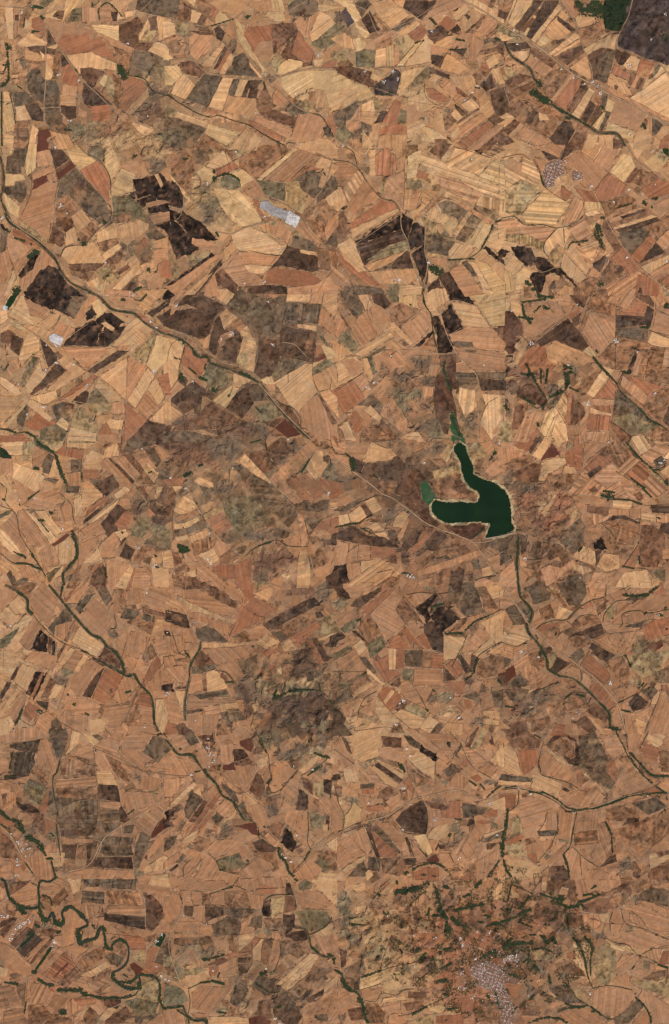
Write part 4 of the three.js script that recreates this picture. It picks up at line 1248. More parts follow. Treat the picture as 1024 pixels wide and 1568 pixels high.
T(2,3,{F:[
['n|',0,0,35,10,65,75,40,95,0,75],
['n',30,100,80,110,100,170,60,160,0,110],
['n|',75,0,210,0,220,60,180,130,140,130,70,90],
['p|',165,140,225,20,350,70,390,110,340,130,200,145],
['n|',390,0,550,0,575,45,490,85],
['d',110,110,190,150,330,140,380,100,430,150,440,220,420,260,350,250,180,220,105,190],
['d',440,110,480,110,460,170,430,160],
['m',265,265,380,255,385,300,330,345,290,320],
['q',370,330,420,210,480,180,530,200,550,260,520,300,530,370,570,400,590,470,630,510,620,540,540,500,480,400,430,350],
['q',410,360,440,345,510,420,480,445],
['m',580,250,720,190,790,220,860,320,875,370,850,385,700,370,640,340],
['b|',715,310,760,190,860,330,800,340],
['a',555,360,600,335,630,365,605,395,590,440,570,400],['a',720,0,780,0,800,40,770,20,740,45],
['a',525,270,560,260,600,310,590,340,560,380,540,380],
['l',600,200,750,160,780,210,720,220,620,260],
['o',0,285,55,320,40,340,0,370],
['n|',0,375,90,335,120,375,60,410,0,425],
['e',0,440,120,380,200,340,150,400,60,450],
['p|',185,380,245,355,290,430,235,460],
['b',160,410,190,395,225,450,205,470],
['p|',85,460,155,410,200,475,140,520,100,500],
['p|',25,470,80,460,100,510,30,535],
['n|',0,475,25,470,30,540,0,540],
['n|',155,520,230,470,180,530,170,550],
['p|',195,540,255,510,310,560,250,565],
['p|',240,580,310,570,340,620,280,600],
['m|',190,500,290,460,305,520,240,510],
['d',0,580,130,540,200,590,300,600,380,640,400,670,220,655,0,610],
['d',325,560,370,555,400,640,350,640],
['n|',0,770,15,625,85,640,70,770],
['n|',80,755,90,640,145,645,135,745],
['n|',140,745,150,645,220,655,220,735],
['o|',222,730,225,660,390,680,330,725],
['b',320,740,375,690,385,770,340,760],
['n|',380,700,405,690,415,770,395,770],
['t|',60,896,280,735,370,790,340,840,250,896],
['n|',75,770,155,755,165,825,85,865],
['p|',160,750,290,735,180,815,165,820],
['k',0,785,70,768,90,865,40,896,0,896],
['t|',345,840,410,780,425,810,370,850],
['m|',255,896,340,845,400,860,390,896],
['n|',500,810,650,760,890,680,905,710,700,790,510,845],
['p|',355,540,370,480,420,440,460,465,410,545],
['n|',385,600,440,490,465,480,420,600,395,625],
['e',410,620,450,570,470,630,420,660],
['d',480,560,540,560,500,640,440,690,410,660],
['o|',460,690,570,570,580,590,500,700],
['d',560,640,620,560,690,590,620,690,560,680],
['m|',610,720,700,600,800,640,740,680,640,730],
['b|',540,530,610,550,580,580,540,560],
['q',680,540,720,520,870,505,925,515,920,550,850,610,780,600],
['m',860,620,925,560,935,600,920,620],
['n|',935,740,1024,690,1024,800,980,810],
['t',900,790,950,780,970,830,910,845],
['n|',800,770,840,755,850,800,810,815],
['e',835,750,880,740,900,800,850,800],
['d',810,830,850,820,850,870,820,870],
['o|',680,800,715,795,705,860,690,850],
['m',590,850,680,800,690,870,610,896],
['d',705,850,760,780,800,800,780,896,710,896],
['n|',520,870,600,850,560,896,500,896],
['n|',855,870,920,850,1000,890,860,896],
['p',640,100,700,30,720,80,690,150],
['l',810,60,860,20,930,30,960,90,860,140],
['n|',890,30,960,10,980,60,940,100],
['n',920,200,980,130,1024,120,1024,200,960,230],
],S:[['b',470,240,60,60],['e',640,60,60,60],['m',640,130,60,50],['e',60,240,80,40],['m',180,310,80,30],['g',700,60,30,50],['e',860,80,60,60],['y',880,90,20,30],['e',520,700,60,30],['d',420,720,50,60],['d',600,740,70,20],['d',80,570,80,40],['e',340,470,50,60],['b',620,470,30,30],['m',420,390,60,40],['e',960,650,60,40],['y',590,690,20,8],['e',760,850,80,40],['d',460,800,40,20],['p',550,180,20,40],['b',900,620,30,30],['e',700,720,80,30]],
R:[[8,0,120,140,220,230,285,300,340,350,360,460,440,560,515,650,555,760,595,850,635,900,700,960,790,1024,880],[4,330,350,300,330],[6,850,635,930,630,1024,600],[3,260,345,330,360],[3,440,555,540,555,560,575],[4,550,140,590,240],[5,0,100,90,170],[4,165,200,180,165],[5,350,350,440,410,620,540]],
W:[[6,0,85,40,95,80,95,110,140,110,200],[5,260,345,130,400],[7,150,515,200,480,230,465],[5,850,610,890,570,930,520],[4,320,300,380,300,410,260],[6,860,870,920,845,980,840,1000,820],[5,80,695,140,650],[4,260,820,350,800],[6,160,550,210,550,240,580,300,620]],
V:[[20,105,120,120,190],[9,70,95,110,120],[9,0,545,60,530,150,515],[7,160,545,230,580],[9,240,220,260,240],[8,850,610,890,570,920,555],[12,860,210,890,215],[8,415,820,470,830],[8,950,130,990,80]],
H:[[555,150,2],[460,455,1],[470,845,8],[450,830,4],[485,850,4],[1000,30,3],[165,715,1]],SAND:1});
T(3,3,{F:[
['n|',0,50,60,50,150,95,30,150,0,170],
['m|',0,170,130,100,170,100,200,130,150,160,60,200],
['d',160,70,205,0,245,0,180,95],
['p|',185,105,265,0,320,0,240,130],
['r',235,130,310,25,355,90,330,110],
['y',320,30,340,0,405,0,350,50],
['p|',235,150,310,120,390,115,400,140,340,190,290,210,260,260,220,260,250,170],
['b',60,210,160,160,190,145,245,155,220,270,110,270],
['o|',70,40,140,0,200,20,160,80],
['n',0,0,80,20,60,50,0,40],
['o|',450,0,505,0,490,200,460,190,440,90],
['o',385,90,440,40,460,200,400,150],
['p|',370,215,385,165,440,175,460,205],
['m|',390,220,470,215,490,205,400,300],
['n|',500,150,510,20,640,40],
['n|',505,0,660,0,660,15,510,15],
['o|',500,190,620,60,680,130,560,230,520,200],
['d',515,215,600,160,615,180,545,245],
['b',580,90,640,45,680,85,640,115],
['n#',400,330,490,205,540,250,430,345],
['n#',430,340,540,250,640,300,600,350],
['b',530,310,570,290,590,320,550,335],
['n#',560,240,670,150,760,220,680,300,640,300],
['n#',640,310,720,260,800,340,740,380,650,355],
['m#',640,60,720,0,850,110,760,220,680,140],
['n#',700,200,800,100,880,160,790,250],
['o#',760,220,850,140,920,200,850,290,800,270],
['n#',720,270,800,300,880,380,790,370],
['n#',850,290,920,200,1020,310,930,370],
['n#',800,290,850,300,920,380,860,390],
['b',800,340,850,320,870,360,840,385],
['p#',770,0,870,0,920,60,840,100],
['n#',860,100,960,20,1024,60,920,150],
['p#',880,0,1024,0,1024,30,950,30],
['p#',990,120,1024,70,1024,130],
['e#',930,130,980,100,1010,150,950,180],
['p|',970,200,1024,150,1024,240],
['l',860,130,980,250,1024,300,960,260,900,190],
['n|',430,345,580,355,570,405,450,405],
['n|',450,405,530,405,520,440,470,430],
['b',525,410,655,420,650,470,520,450],
['p#',680,375,800,385,790,430,680,420],
['n|',655,425,780,435,780,475,660,470],
['n|',785,430,860,430,850,490,780,475],
['p#',860,450,945,460,940,510,855,495],
['d#',910,405,1024,410,1024,460,920,450],
['n#',945,470,1024,465,1024,520,950,510],
['d',975,515,1024,510,1024,590,965,570],
['n#',520,455,610,470,610,510,570,530],
['n#',610,480,670,465,680,475,620,510],
['d',610,515,680,470,740,465,850,515,845,525,740,490,660,500],
['m|',620,520,740,490,850,530,840,620,780,720,730,670],
['m|',610,530,640,555,720,660,720,700,640,705],
['b',855,525,930,530,1000,590,1000,680,950,790,850,780,840,660],
['n|',500,550,605,540,615,590,560,620,500,615],
['k',560,640,610,595,640,680,620,690,600,670,570,680],
['d',565,690,610,680,600,730,575,780],
['p|',430,720,500,650,570,690,575,780,480,745],
['t|',580,780,620,700,720,710,720,790,640,815],
['o|',745,790,840,640,835,760,800,790],
['m|',720,700,740,670,770,720,740,740],
['n|',985,680,1024,670,1024,730,980,740],
['e',360,620,380,570,480,480,510,530,500,640,430,710],
['e',0,600,110,590,120,650,60,730,0,780],
['n|',0,820,80,740,100,850,90,896,0,896],
['n|',105,715,140,730,160,790,110,780],
['m|',115,790,230,750,240,830,160,840],
['n|',240,800,290,770,360,790,430,740,460,760,330,870,270,896,250,840],
['e',370,896,410,830,490,830,500,896],
['n|',535,896,560,820,660,810,680,870,640,896],
['p|',690,896,750,820,890,800,920,896],
['b|',235,740,250,630,290,640,260,700],
['e',160,710,200,630,240,630,230,740],
['b',270,710,320,640,370,650,380,700,290,750],
['p',230,470,320,340,340,350,280,440],
['p|',430,760,540,790,550,810,500,830,440,800],
['e',900,800,1000,800,1000,880,940,840],
['t',920,860,960,850,960,896,920,896],
['d|',110,590,160,590,150,690,120,710],
],S:[['b',200,400,140,140],['o',300,470,120,110],['e',130,300,80,80],['y',250,420,40,60],['m',330,350,100,50],['o',150,380,60,60],['y',60,420,30,90],['y',300,340,30,30],['m',120,470,60,40],['e',520,580,30,40],['y',440,450,40,40],['o',380,380,60,50],['b',220,520,60,60],['e',650,760,50,40],['g',820,750,60,60],['e',430,600,60,40],['g',630,360,50,30],['m',300,600,60,30],['g',420,40,30,30],['e',30,250,50,60],['g',960,830,50,50],['l',620,840,60,30]],
R:[[6,0,600,130,575,210,610,300,635,350,640,430,730],[4,130,575,180,650,150,730],[3,505,0,490,200,400,320],[5,720,0,800,90,860,120],[4,430,340,640,355],[4,100,580,115,660],[5,40,220,90,290,110,440,150,560],[4,0,60,100,0],[3,680,130,740,210,850,290],[3,560,240,640,300],[3,640,60,500,190],[4,350,640,330,680],[3,850,530,840,650],[4,640,896,740,780],[4,360,790,330,860],[3,850,430,850,500],[3,680,310,800,370,860,380],[3,800,590,840,650]],
W:[[9,105,600,100,680,90,740,100,850,105,896],[6,720,0,800,80,880,150,950,210,1024,290],[5,600,330,660,370,760,370,860,405,1024,400],[5,610,520,660,560,720,650],[5,150,740,210,740,270,720,300,670],[4,700,200,780,250,850,290,930,370],[4,740,790,840,640],[3,490,740,530,690,500,650],[3,730,310,790,360],[5,740,780,800,790,890,800,930,850],[3,580,740,640,820,700,800]],
V:[[9,102,600,98,700,95,760,102,896],[14,610,345,680,355],[10,660,330,650,380],[8,760,20,820,90,880,150,960,220],[14,1010,260,1020,280],[9,790,240,860,290],[10,830,280,880,300],[8,860,300,920,360],[6,680,370,780,375,860,400],[8,50,710,60,730],[12,740,780,810,795],[8,690,330,620,320],[14,950,480,970,490],[8,840,720,845,770],[8,940,190,970,190],[7,130,560,90,560],[6,470,690,490,660]],
H:[[970,150,3],[150,740,2],[1000,130,2],[145,730,2],[130,560,2],[660,15,2],[480,850,2]]});
T(0,4,{F:[
['n|',0,30,60,20,110,60,40,140,0,180],
['m|',60,20,140,0,230,0,160,80,110,40],
['p|',0,180,110,60,155,110,150,170,0,210],
['n|',170,80,260,0,300,10,360,80,300,260,210,180],
['t|',250,0,330,0,350,60],
['n|',390,60,480,0,570,0,470,110,400,110],
['o|',385,100,475,0,490,0,400,110],
['e',455,140,530,60,580,50,490,180],
['n|',490,210,570,65,665,170,680,270,620,330,550,280],
['e',560,0,640,0,690,80,650,130],
['n',690,60,760,0,740,150,700,180],
['m|',700,20,780,0,770,140,740,150],
['n|',750,0,880,0,870,110,770,130],
['o|',790,0,800,30,770,40],
['e',735,200,765,140,850,160,840,220],
['b|',870,130,1010,170,1010,195,880,170],
['n|',890,60,930,0,1024,60,1024,170,880,120],
['m',850,180,950,210,930,310,830,250,770,230],
['e#',880,170,950,190,940,230,860,210],
['t|',940,260,960,205,1024,220,1024,300,920,320],
['n|',800,280,920,320,880,420,800,400],
['n|',760,320,860,330,850,450,770,430],
['m#',870,450,940,330,960,420,900,480],
['n|',920,340,1024,310,1024,420,980,440],
['o|',860,600,960,430,980,450,990,490,890,620],
['n|',900,610,990,490,1024,560,1024,650,930,650],
['e',330,220,390,150,440,180,440,220,330,250],
['e',290,265,330,220,340,250,330,310],
['n|',340,310,340,250,450,225,420,300,390,340],
['m|',390,340,450,220,470,210,440,290,410,350],
['p|',440,340,490,250,560,310,640,370,590,440,510,400],
['d',615,430,640,370,690,400,650,450,600,440],
['b',590,450,700,400,740,470,730,520,640,480],
['n|',770,430,850,450,810,530,750,460],
['n|',100,330,200,190,280,270,180,400,130,370],
['p|',0,370,130,190,160,180,200,200,120,340],
['g',0,350,110,260,120,260,40,380,0,385],
['k',185,390,250,265,290,310,285,415,230,405],
['b',295,310,320,330,310,420,290,410],
['k',320,340,345,350,340,425,320,425],
['b|',350,420,400,350,400,370,350,470],
['n|',150,460,200,400,340,430,340,500,310,520],
['p|',350,500,430,380,510,410,540,440,480,530,400,500],
['n|',380,500,460,400,520,410,450,530],
['b',540,460,570,440,650,490,620,500],
['n',420,570,480,540,560,450,630,500,520,640,470,690],
['d|',505,680,560,580,640,500,600,600,555,690],
['n',560,550,600,510,560,590],
['o|',565,690,645,510,700,520,750,560,690,690,640,730],
['n|',680,700,760,550,830,580,840,620,760,730],
['d',670,635,690,630,690,660,670,665],
['p|',0,400,110,420,130,460,60,570,0,530],
['d',60,580,120,460,135,475,80,585],
['p|',80,590,140,480,220,520,150,640],
['k',155,670,220,525,255,530,190,680],
['o|',190,680,255,535,270,540,210,690],
['k',200,700,275,535,290,540,210,710],
['t|',215,700,290,545,310,560,250,690],
['b',250,690,310,560,340,590,290,690],
['p|',295,700,340,600,390,620,340,690],
['d',0,710,40,590,70,600,10,700],
['p|',0,790,110,620,130,640,10,810],
['n|',30,800,150,650,170,690,100,810,60,850],
['b|',80,860,150,720,165,690,130,790,100,860],
['p|',0,830,60,800,90,850,60,896,0,896],
['o|',140,790,170,720,240,750,220,800,180,840],
['d',220,705,300,720,290,765,240,740],
['n|',225,800,290,770,330,800,290,896,220,860],
['n|',380,760,420,700,510,690,620,740,600,780,450,800],
['n|',350,820,400,770,560,800,560,896,440,880],
['e',320,830,350,810,400,896,310,896],
['p',540,820,640,820,640,890,560,896],
['n|',640,750,790,730,750,850,700,896,620,820],
['m|',740,850,840,630,850,640,770,840],
['m|',780,850,860,680,880,680,800,850],
['o|',820,730,880,650,920,680,930,750],
['n|',880,740,930,750,940,850,850,840],
['p|',950,700,1000,700,1024,800,1000,896,950,850],
['n',790,860,940,860,960,896,780,896],
['k',985,615,1024,610,1024,645,985,640],
['k',1005,280,1024,280,1024,310,1005,305],
['k',1010,190,1024,150,1024,220],
],S:[['g',60,380,80,30],['p',140,470,120,30],['e',360,580,50,40],['g',400,530,50,30],['m',720,100,40,60],['e',690,300,40,60],['e',420,140,60,30],['m',590,200,40,40],['p',610,830,60,30],['e',460,840,60,20],['b',30,230,30,30],['m',660,650,40,60],['g',720,430,30,30],['m',820,800,60,40]],
R:[[4,560,0,660,150,700,270],[4,0,540,60,590,160,680,250,740,360,830,480,896],[3,700,270,720,330,760,420,820,530],[3,420,570,350,770],[4,560,690,630,740,780,720],[4,920,340,990,470,1024,540],[3,870,620,950,430],[3,880,600,1024,480],[4,20,400,20,500],[4,940,700,1024,690],[3,730,150,880,0],[4,730,896,840,630],[3,690,80,660,160],[4,340,490,340,250]],
W:[[9,30,0,110,40,165,90,170,150,200,180],[6,200,180,250,240,310,300,390,355,510,400,600,460],[8,600,460,690,500,770,550,810,550],[9,300,0,355,65,385,100,430,160,490,230,560,300,620,330,660,380,710,410,745,470,760,530],[9,820,545,860,610,920,670,940,740,940,820,970,896],[7,385,0,370,70],[5,700,180,710,260,680,270],[4,745,450,770,350],[4,100,240,160,170],[3,120,820,200,860,240,800],[3,940,860,930,680]],
V:[[12,110,40,165,90,172,150,195,175],[10,300,0,355,65],[10,385,0,372,70],[9,385,100,430,160,490,230,560,300,620,330,660,380],[9,690,400,745,470,760,540],[8,640,485,720,530,790,560,820,540],[10,820,550,870,620,920,670],[8,930,690,945,780,950,850],[14,445,735,455,725],[12,235,775,250,775],[10,520,780,540,795],[12,770,660,800,650],[10,255,740,290,745],[8,680,265,705,265],[8,500,400,540,415],[10,415,670,420,672],[7,80,885,85,880],[8,100,850,140,760]],
H:[[1015,665,4],[35,465,3],[425,670,2],[345,712,2],[80,885,2],[905,45,2],[550,385,1],[775,660,1],[300,135,1],[65,250,2],[885,870,1],[245,775,1]]});
T(1,4,{F:[
['n|',110,20,200,30,420,150,420,180,350,190,110,90],
['p|',110,90,350,200,420,210,410,240,340,220,120,140],
['b|',170,0,270,0,430,110,420,150,300,90],
['n|',260,0,410,0,470,60,460,110,330,40],
['o',415,0,525,0,525,70,465,120,480,70],
['l',530,0,620,0,540,40],
['t|',530,55,640,5,640,60,610,100],
['o|',470,130,530,70,680,145,600,200,520,170],
['n',675,150,690,120,745,140,670,180],
['o|',435,140,460,125,530,180,600,205,380,315,430,200],
['d|',580,240,740,150,880,80,910,80,940,120,830,170,630,285],
['k',850,110,900,80,940,120,870,145],
['m',690,280,830,175,890,190,900,210,740,310],
['o|',700,355,830,270,910,215,940,250,800,390,760,320],
['p|',690,360,750,325,790,390,720,410],
['n|',390,320,580,235,640,300,690,350,640,380,460,360],
['m|',390,320,470,280,560,340,450,350],
['p|',540,350,610,300,690,350,600,390],
['e',630,290,700,280,740,310,700,345],
['d',0,150,120,180,140,265,70,250,0,220],
['n|',130,160,300,220,400,240,370,310,280,250,140,200],
['e',175,260,280,260,380,350,210,345,180,320],
['t|',215,350,470,360,400,380,220,385],
['n|',220,390,480,375,560,370,470,450,300,480],
['n|',90,270,150,260,190,345,110,350],
['n',0,240,85,255,80,300,0,280],
['n|',0,310,90,310,100,400,60,420,0,380],
['n|',100,350,205,360,195,390,110,400],
['b|',160,460,210,400,300,480,170,500],
['e',150,500,280,480,300,510,200,540,150,540],
['n|',0,440,120,420,140,480,0,500],
['m|',40,455,130,440,140,470,60,470],
['n|',0,510,90,490,135,540,130,600,0,590],
['n|',150,560,210,540,230,650,130,650],
['m|',210,545,235,540,245,650,220,650],
['p|',240,540,300,515,350,590,370,630,245,655],
['n|',300,500,430,450,480,550,410,590,370,540],
['b',320,560,340,530,390,600,360,590],
['e',430,470,540,430,560,510,470,550],
['o',580,410,640,390,730,410,770,420,700,490,620,520,640,470],
['k',0,605,30,605,40,650,0,650],
['b',45,625,125,615,125,630,50,640],
['e#',165,670,360,640,385,680,200,700],
['n|',120,670,165,665,200,710,400,690,420,715,250,740,115,760],
['e',110,770,210,755,225,770,120,790],
['p|',320,730,430,715,440,750,330,770],
['n|',225,745,320,735,320,790,230,790],
['n|',115,800,320,790,310,850,270,896,180,896,115,840],
['e#',320,780,440,760,480,820,400,840,330,820],
['m|',310,850,390,840,400,896,300,896],
['n|',400,830,480,820,490,860,400,870],
['p|',50,650,120,645,110,800,60,690],
['n|',0,700,60,700,110,830,50,840,0,820],
['b',50,860,100,840,160,896,70,896],
['o',0,840,50,850,60,896,0,896],
['o|',850,345,880,330,960,470,935,480],
['d',885,325,910,320,1000,450,960,470],
['p|',920,330,1024,280,960,340,930,340],
['d',960,370,1024,310,1024,380,980,380],
['n',990,400,1024,385,1024,440,1010,430],
['l',940,270,960,190,1024,180,1024,290,930,310],
['d',900,170,940,160,960,190,920,205],
['m',900,130,960,120,960,160,920,160],
['o',560,860,620,750,640,780,630,830,530,890],
['d',560,896,640,840,640,896],
['m',950,550,990,540,1024,580,1024,650,980,620],
['n|',600,470,640,420,740,410,760,430,680,500],
['t|',0,80,60,80,100,150,40,140,0,110],
['n|',30,20,100,30,105,80,60,60],
],S:[['e',560,640,160,120],['g',580,620,60,60],['d',820,480,140,110],['d',860,740,150,100],['g',760,640,100,70],['y',560,580,20,60],['y',600,620,15,50],['y',690,520,30,40],['e',720,840,100,60],['d',720,700,70,60],['y',740,590,60,20],['y',720,660,60,20],['y',830,590,40,30],['d',460,650,50,80],['b',800,40,120,60],['e',950,50,60,80],['e',920,560,60,60],['d',950,680,60,40],['g',830,850,60,30],['l',900,590,30,30],['y',540,740,20,40],['e',620,460,50,40],['b',480,760,40,60],['m',60,200,60,20],['g',950,860,60,40]],
R:[[4,110,0,110,150,150,260,190,345],[5,440,110,530,175,600,205],[3,40,600,70,700,110,840,160,896],[3,210,350,480,360,580,380],[3,500,830,600,800,640,740],[4,0,540,40,610],[3,690,360,760,320,800,390],[3,240,690,430,710],[3,480,400,560,360],[3,0,10,70,60]],
W:[[8,205,350,200,390,160,460,140,500,135,580,120,650,110,740,110,830],[6,105,400,140,450,145,490],[6,290,520,370,540,410,590],[5,30,290,50,350,70,410,120,440],[6,650,700,700,670,780,640,900,640,960,660,1010,720],[4,510,870,530,800],[4,520,560,640,550],[3,350,0,355,40],[3,200,540,300,510]],
V:[[7,205,350,195,400,160,460,140,500],[6,105,400,135,440],[14,660,690,720,660],[8,780,640,900,640],[9,930,600,940,640],[8,360,595,400,595],[8,740,415,745,418],[8,520,380,530,375],[6,980,700,1015,725],[8,670,640,650,700],[8,750,650,830,645]],
H:[[70,85,4],[175,230,5],[10,665,5],[180,830,2],[0,290,1],[745,415,1]]});
T(2,4,{F:[
['n|',40,0,245,0,120,95],
['d',95,130,130,85,290,10,300,25,160,140],
['o|',170,140,300,50,390,0,380,20,205,190],
['d',0,0,50,10,100,80,60,100,20,60],
['o|',290,20,310,0,390,0,280,60],
['n|',220,180,360,40,420,70,370,150,430,240,320,345],
['b',370,145,430,75,550,240,480,200,435,240],
['n',440,250,480,210,545,290,500,330],
['o|',405,280,440,255,500,330,540,290,600,370,570,400,460,340],
['m|',390,295,410,285,490,380,470,385],
['o|',310,380,390,300,470,390,440,400],
['d',550,235,600,220,670,300,665,420,600,400,560,300,545,290],
['n|',450,90,490,50,620,50,500,135,470,120],
['k',500,140,610,55,640,70,570,150,590,200,570,230],
['e',600,120,640,80,680,130,600,180],
['k',590,190,640,130,700,150,770,205,650,295,610,230],
['n|',710,140,735,130,790,190,770,200],
['e',700,0,860,0,920,170,800,190,740,120,700,110],
['m|',870,0,910,0,1010,150,930,180],
['p|',915,0,1024,0,1024,70,970,90],
['n|',680,290,780,210,905,170,920,195,790,280],
['m',690,290,800,200,820,210,770,270],
['p|',670,310,780,320,810,340,750,450,670,460],
['n|',770,420,810,350,890,260,960,320,850,400],
['p|',900,230,1024,160,1024,330,990,360],
['p|',850,420,960,320,990,370,880,430],
['t|',930,420,1024,350,1024,430],
['o|',680,490,740,450,795,520,750,575],
['d',665,490,745,575,665,590],
['d|',750,430,780,430,850,530,800,540],
['d',840,420,875,440,860,520,830,510],
['m',880,480,960,430,1024,440,1024,530,920,570,870,540],
['d',990,570,1024,530,1024,620],
['o|',665,595,800,590,800,665,750,670],
['n',840,600,910,580,880,660,830,640],
['e',780,680,870,650,920,720,860,710],
['e',960,650,1024,640,1024,750,980,740],
['n|',890,660,950,640,985,750,900,770],
['p|',905,810,1010,830,1005,860,910,850],
['t|',900,770,1010,765,1010,820,910,800],
['b',745,805,770,795,790,825,760,830],
['e',430,400,540,400,530,500,430,495],
['m|',540,405,600,410,595,505,535,500],
['o|',600,415,668,425,662,510,595,505],
['o|',380,390,430,395,425,500,375,520],
['p|',330,390,380,390,375,520,330,520],
['o|',240,470,330,430,335,520,410,540,310,600],
['g',415,510,500,515,460,590,420,580],
['n|',490,515,660,515,640,640,560,610,480,620],
['n|',410,590,450,580,500,640,560,760,430,690,400,650],
['n',480,620,600,640,560,720],
['b',340,610,400,565,410,600,390,630],
['o|',300,620,350,625,410,680,400,740,345,775,260,690],
['p|',300,710,350,640,370,650,310,730],
['b',365,760,410,700,450,720,410,785],
['p|',360,790,410,760,560,810,510,880,470,880],
['l',430,740,500,730,580,790,560,820,430,770],
['p|',520,870,580,800,640,840,580,896],
['b|',580,896,640,845,690,896],
['p|',260,680,350,790,480,896,330,896,250,770],
['n|',150,770,260,680,250,760,200,800],
['l',160,850,250,800,270,830,140,870],
['p',70,810,140,800,130,840,90,850],
['n|',40,740,150,690,180,700,140,780,70,800],
['p',105,670,230,590,240,610,120,690],
['m|',90,620,200,550,230,585,100,660],
['e',75,600,190,525,205,540,85,620],
['n|',10,470,110,400,180,480,200,520,60,590],
['g',0,430,90,370,110,385,10,460],
['n|',0,400,80,350,90,370,0,420],
['n|',80,320,100,310,140,330,110,350],
['p|',115,370,165,335,200,390,150,435],
['d',105,280,140,280,200,350,170,340],
['d',0,310,50,290,70,320,0,370],
['g',30,270,130,200,150,220,120,270,60,295],
['n|',0,200,60,150,130,190,30,260],
['m',140,260,190,200,240,210,280,290,200,350],
['g',200,360,290,310,310,380,220,450],
['e',150,440,190,440,260,530,230,560],
['p|',200,510,310,610,290,610,200,540],
['d',0,750,30,760,70,810,60,850,110,896,0,896],
['e',10,700,60,650,110,690,30,720],
['m',360,850,400,840,430,896,340,896],
['p',260,600,300,610,270,650],
['n|',680,730,740,680,790,690,740,740],
['t|',640,896,690,840,790,850,780,896],
['o',790,700,830,710,860,760,810,760],
],S:[['g',40,110,60,40],['b',150,200,60,20],['d',700,190,60,50],['e',590,20,60,20],['y',780,80,20,20],['e',600,690,40,40],['g',680,690,60,50],['l',690,790,60,50],['n',860,770,50,40],['b',60,560,50,40],['e',80,880,60,30],['b',850,260,40,30],['d',820,580,40,40],['e',640,860,40,30],['p',700,800,40,20],['e',880,840,60,40],['g',560,10,40,20]],
R:[[4,380,20,210,190],[4,0,190,40,280,100,310,180,350,210,440,270,550,310,610],[4,430,240,560,390,660,420],[3,430,390,670,425,660,600],[4,425,500,670,515],[3,670,300,668,440],[4,420,70,560,240],[4,260,660,350,780,470,880],[4,410,690,570,770,700,896],[4,230,170,320,350],[3,310,610,410,545],[4,310,345,430,250,490,190],[3,370,160,440,240],[4,50,240,120,220,150,200],[4,520,660,570,760],[4,200,560,250,600,260,650],[3,500,520,480,620],[3,750,580,800,530]],
W:[[7,800,280,870,220,940,190,1024,150],[6,440,60,530,45,630,55,720,40],[5,720,500,770,400,800,340,810,310],[6,800,580,850,540,880,440,960,380,1024,350],[4,500,640,560,750],[4,560,720,600,650],[5,260,650,190,690,150,760,140,820,90,850],[4,160,250,160,200],[3,0,530,180,530],[4,130,870,120,890,160,890,330,870,400,896]],
V:[[12,680,295,790,300],[10,610,130,670,115],[8,590,170,600,130],[9,850,540,880,450],[8,800,580,840,560],[8,800,280,860,225,930,195],[12,735,295,780,290],[8,700,150,720,130],[7,255,240,265,260],[8,600,640,615,650],[9,140,220,160,210],[14,1000,580,1020,600],[8,565,765,570,770]],
H:[[425,712,5],[400,725,3],[375,855,3],[765,812,3],[710,690,1],[85,545,1],[715,145,1]]});
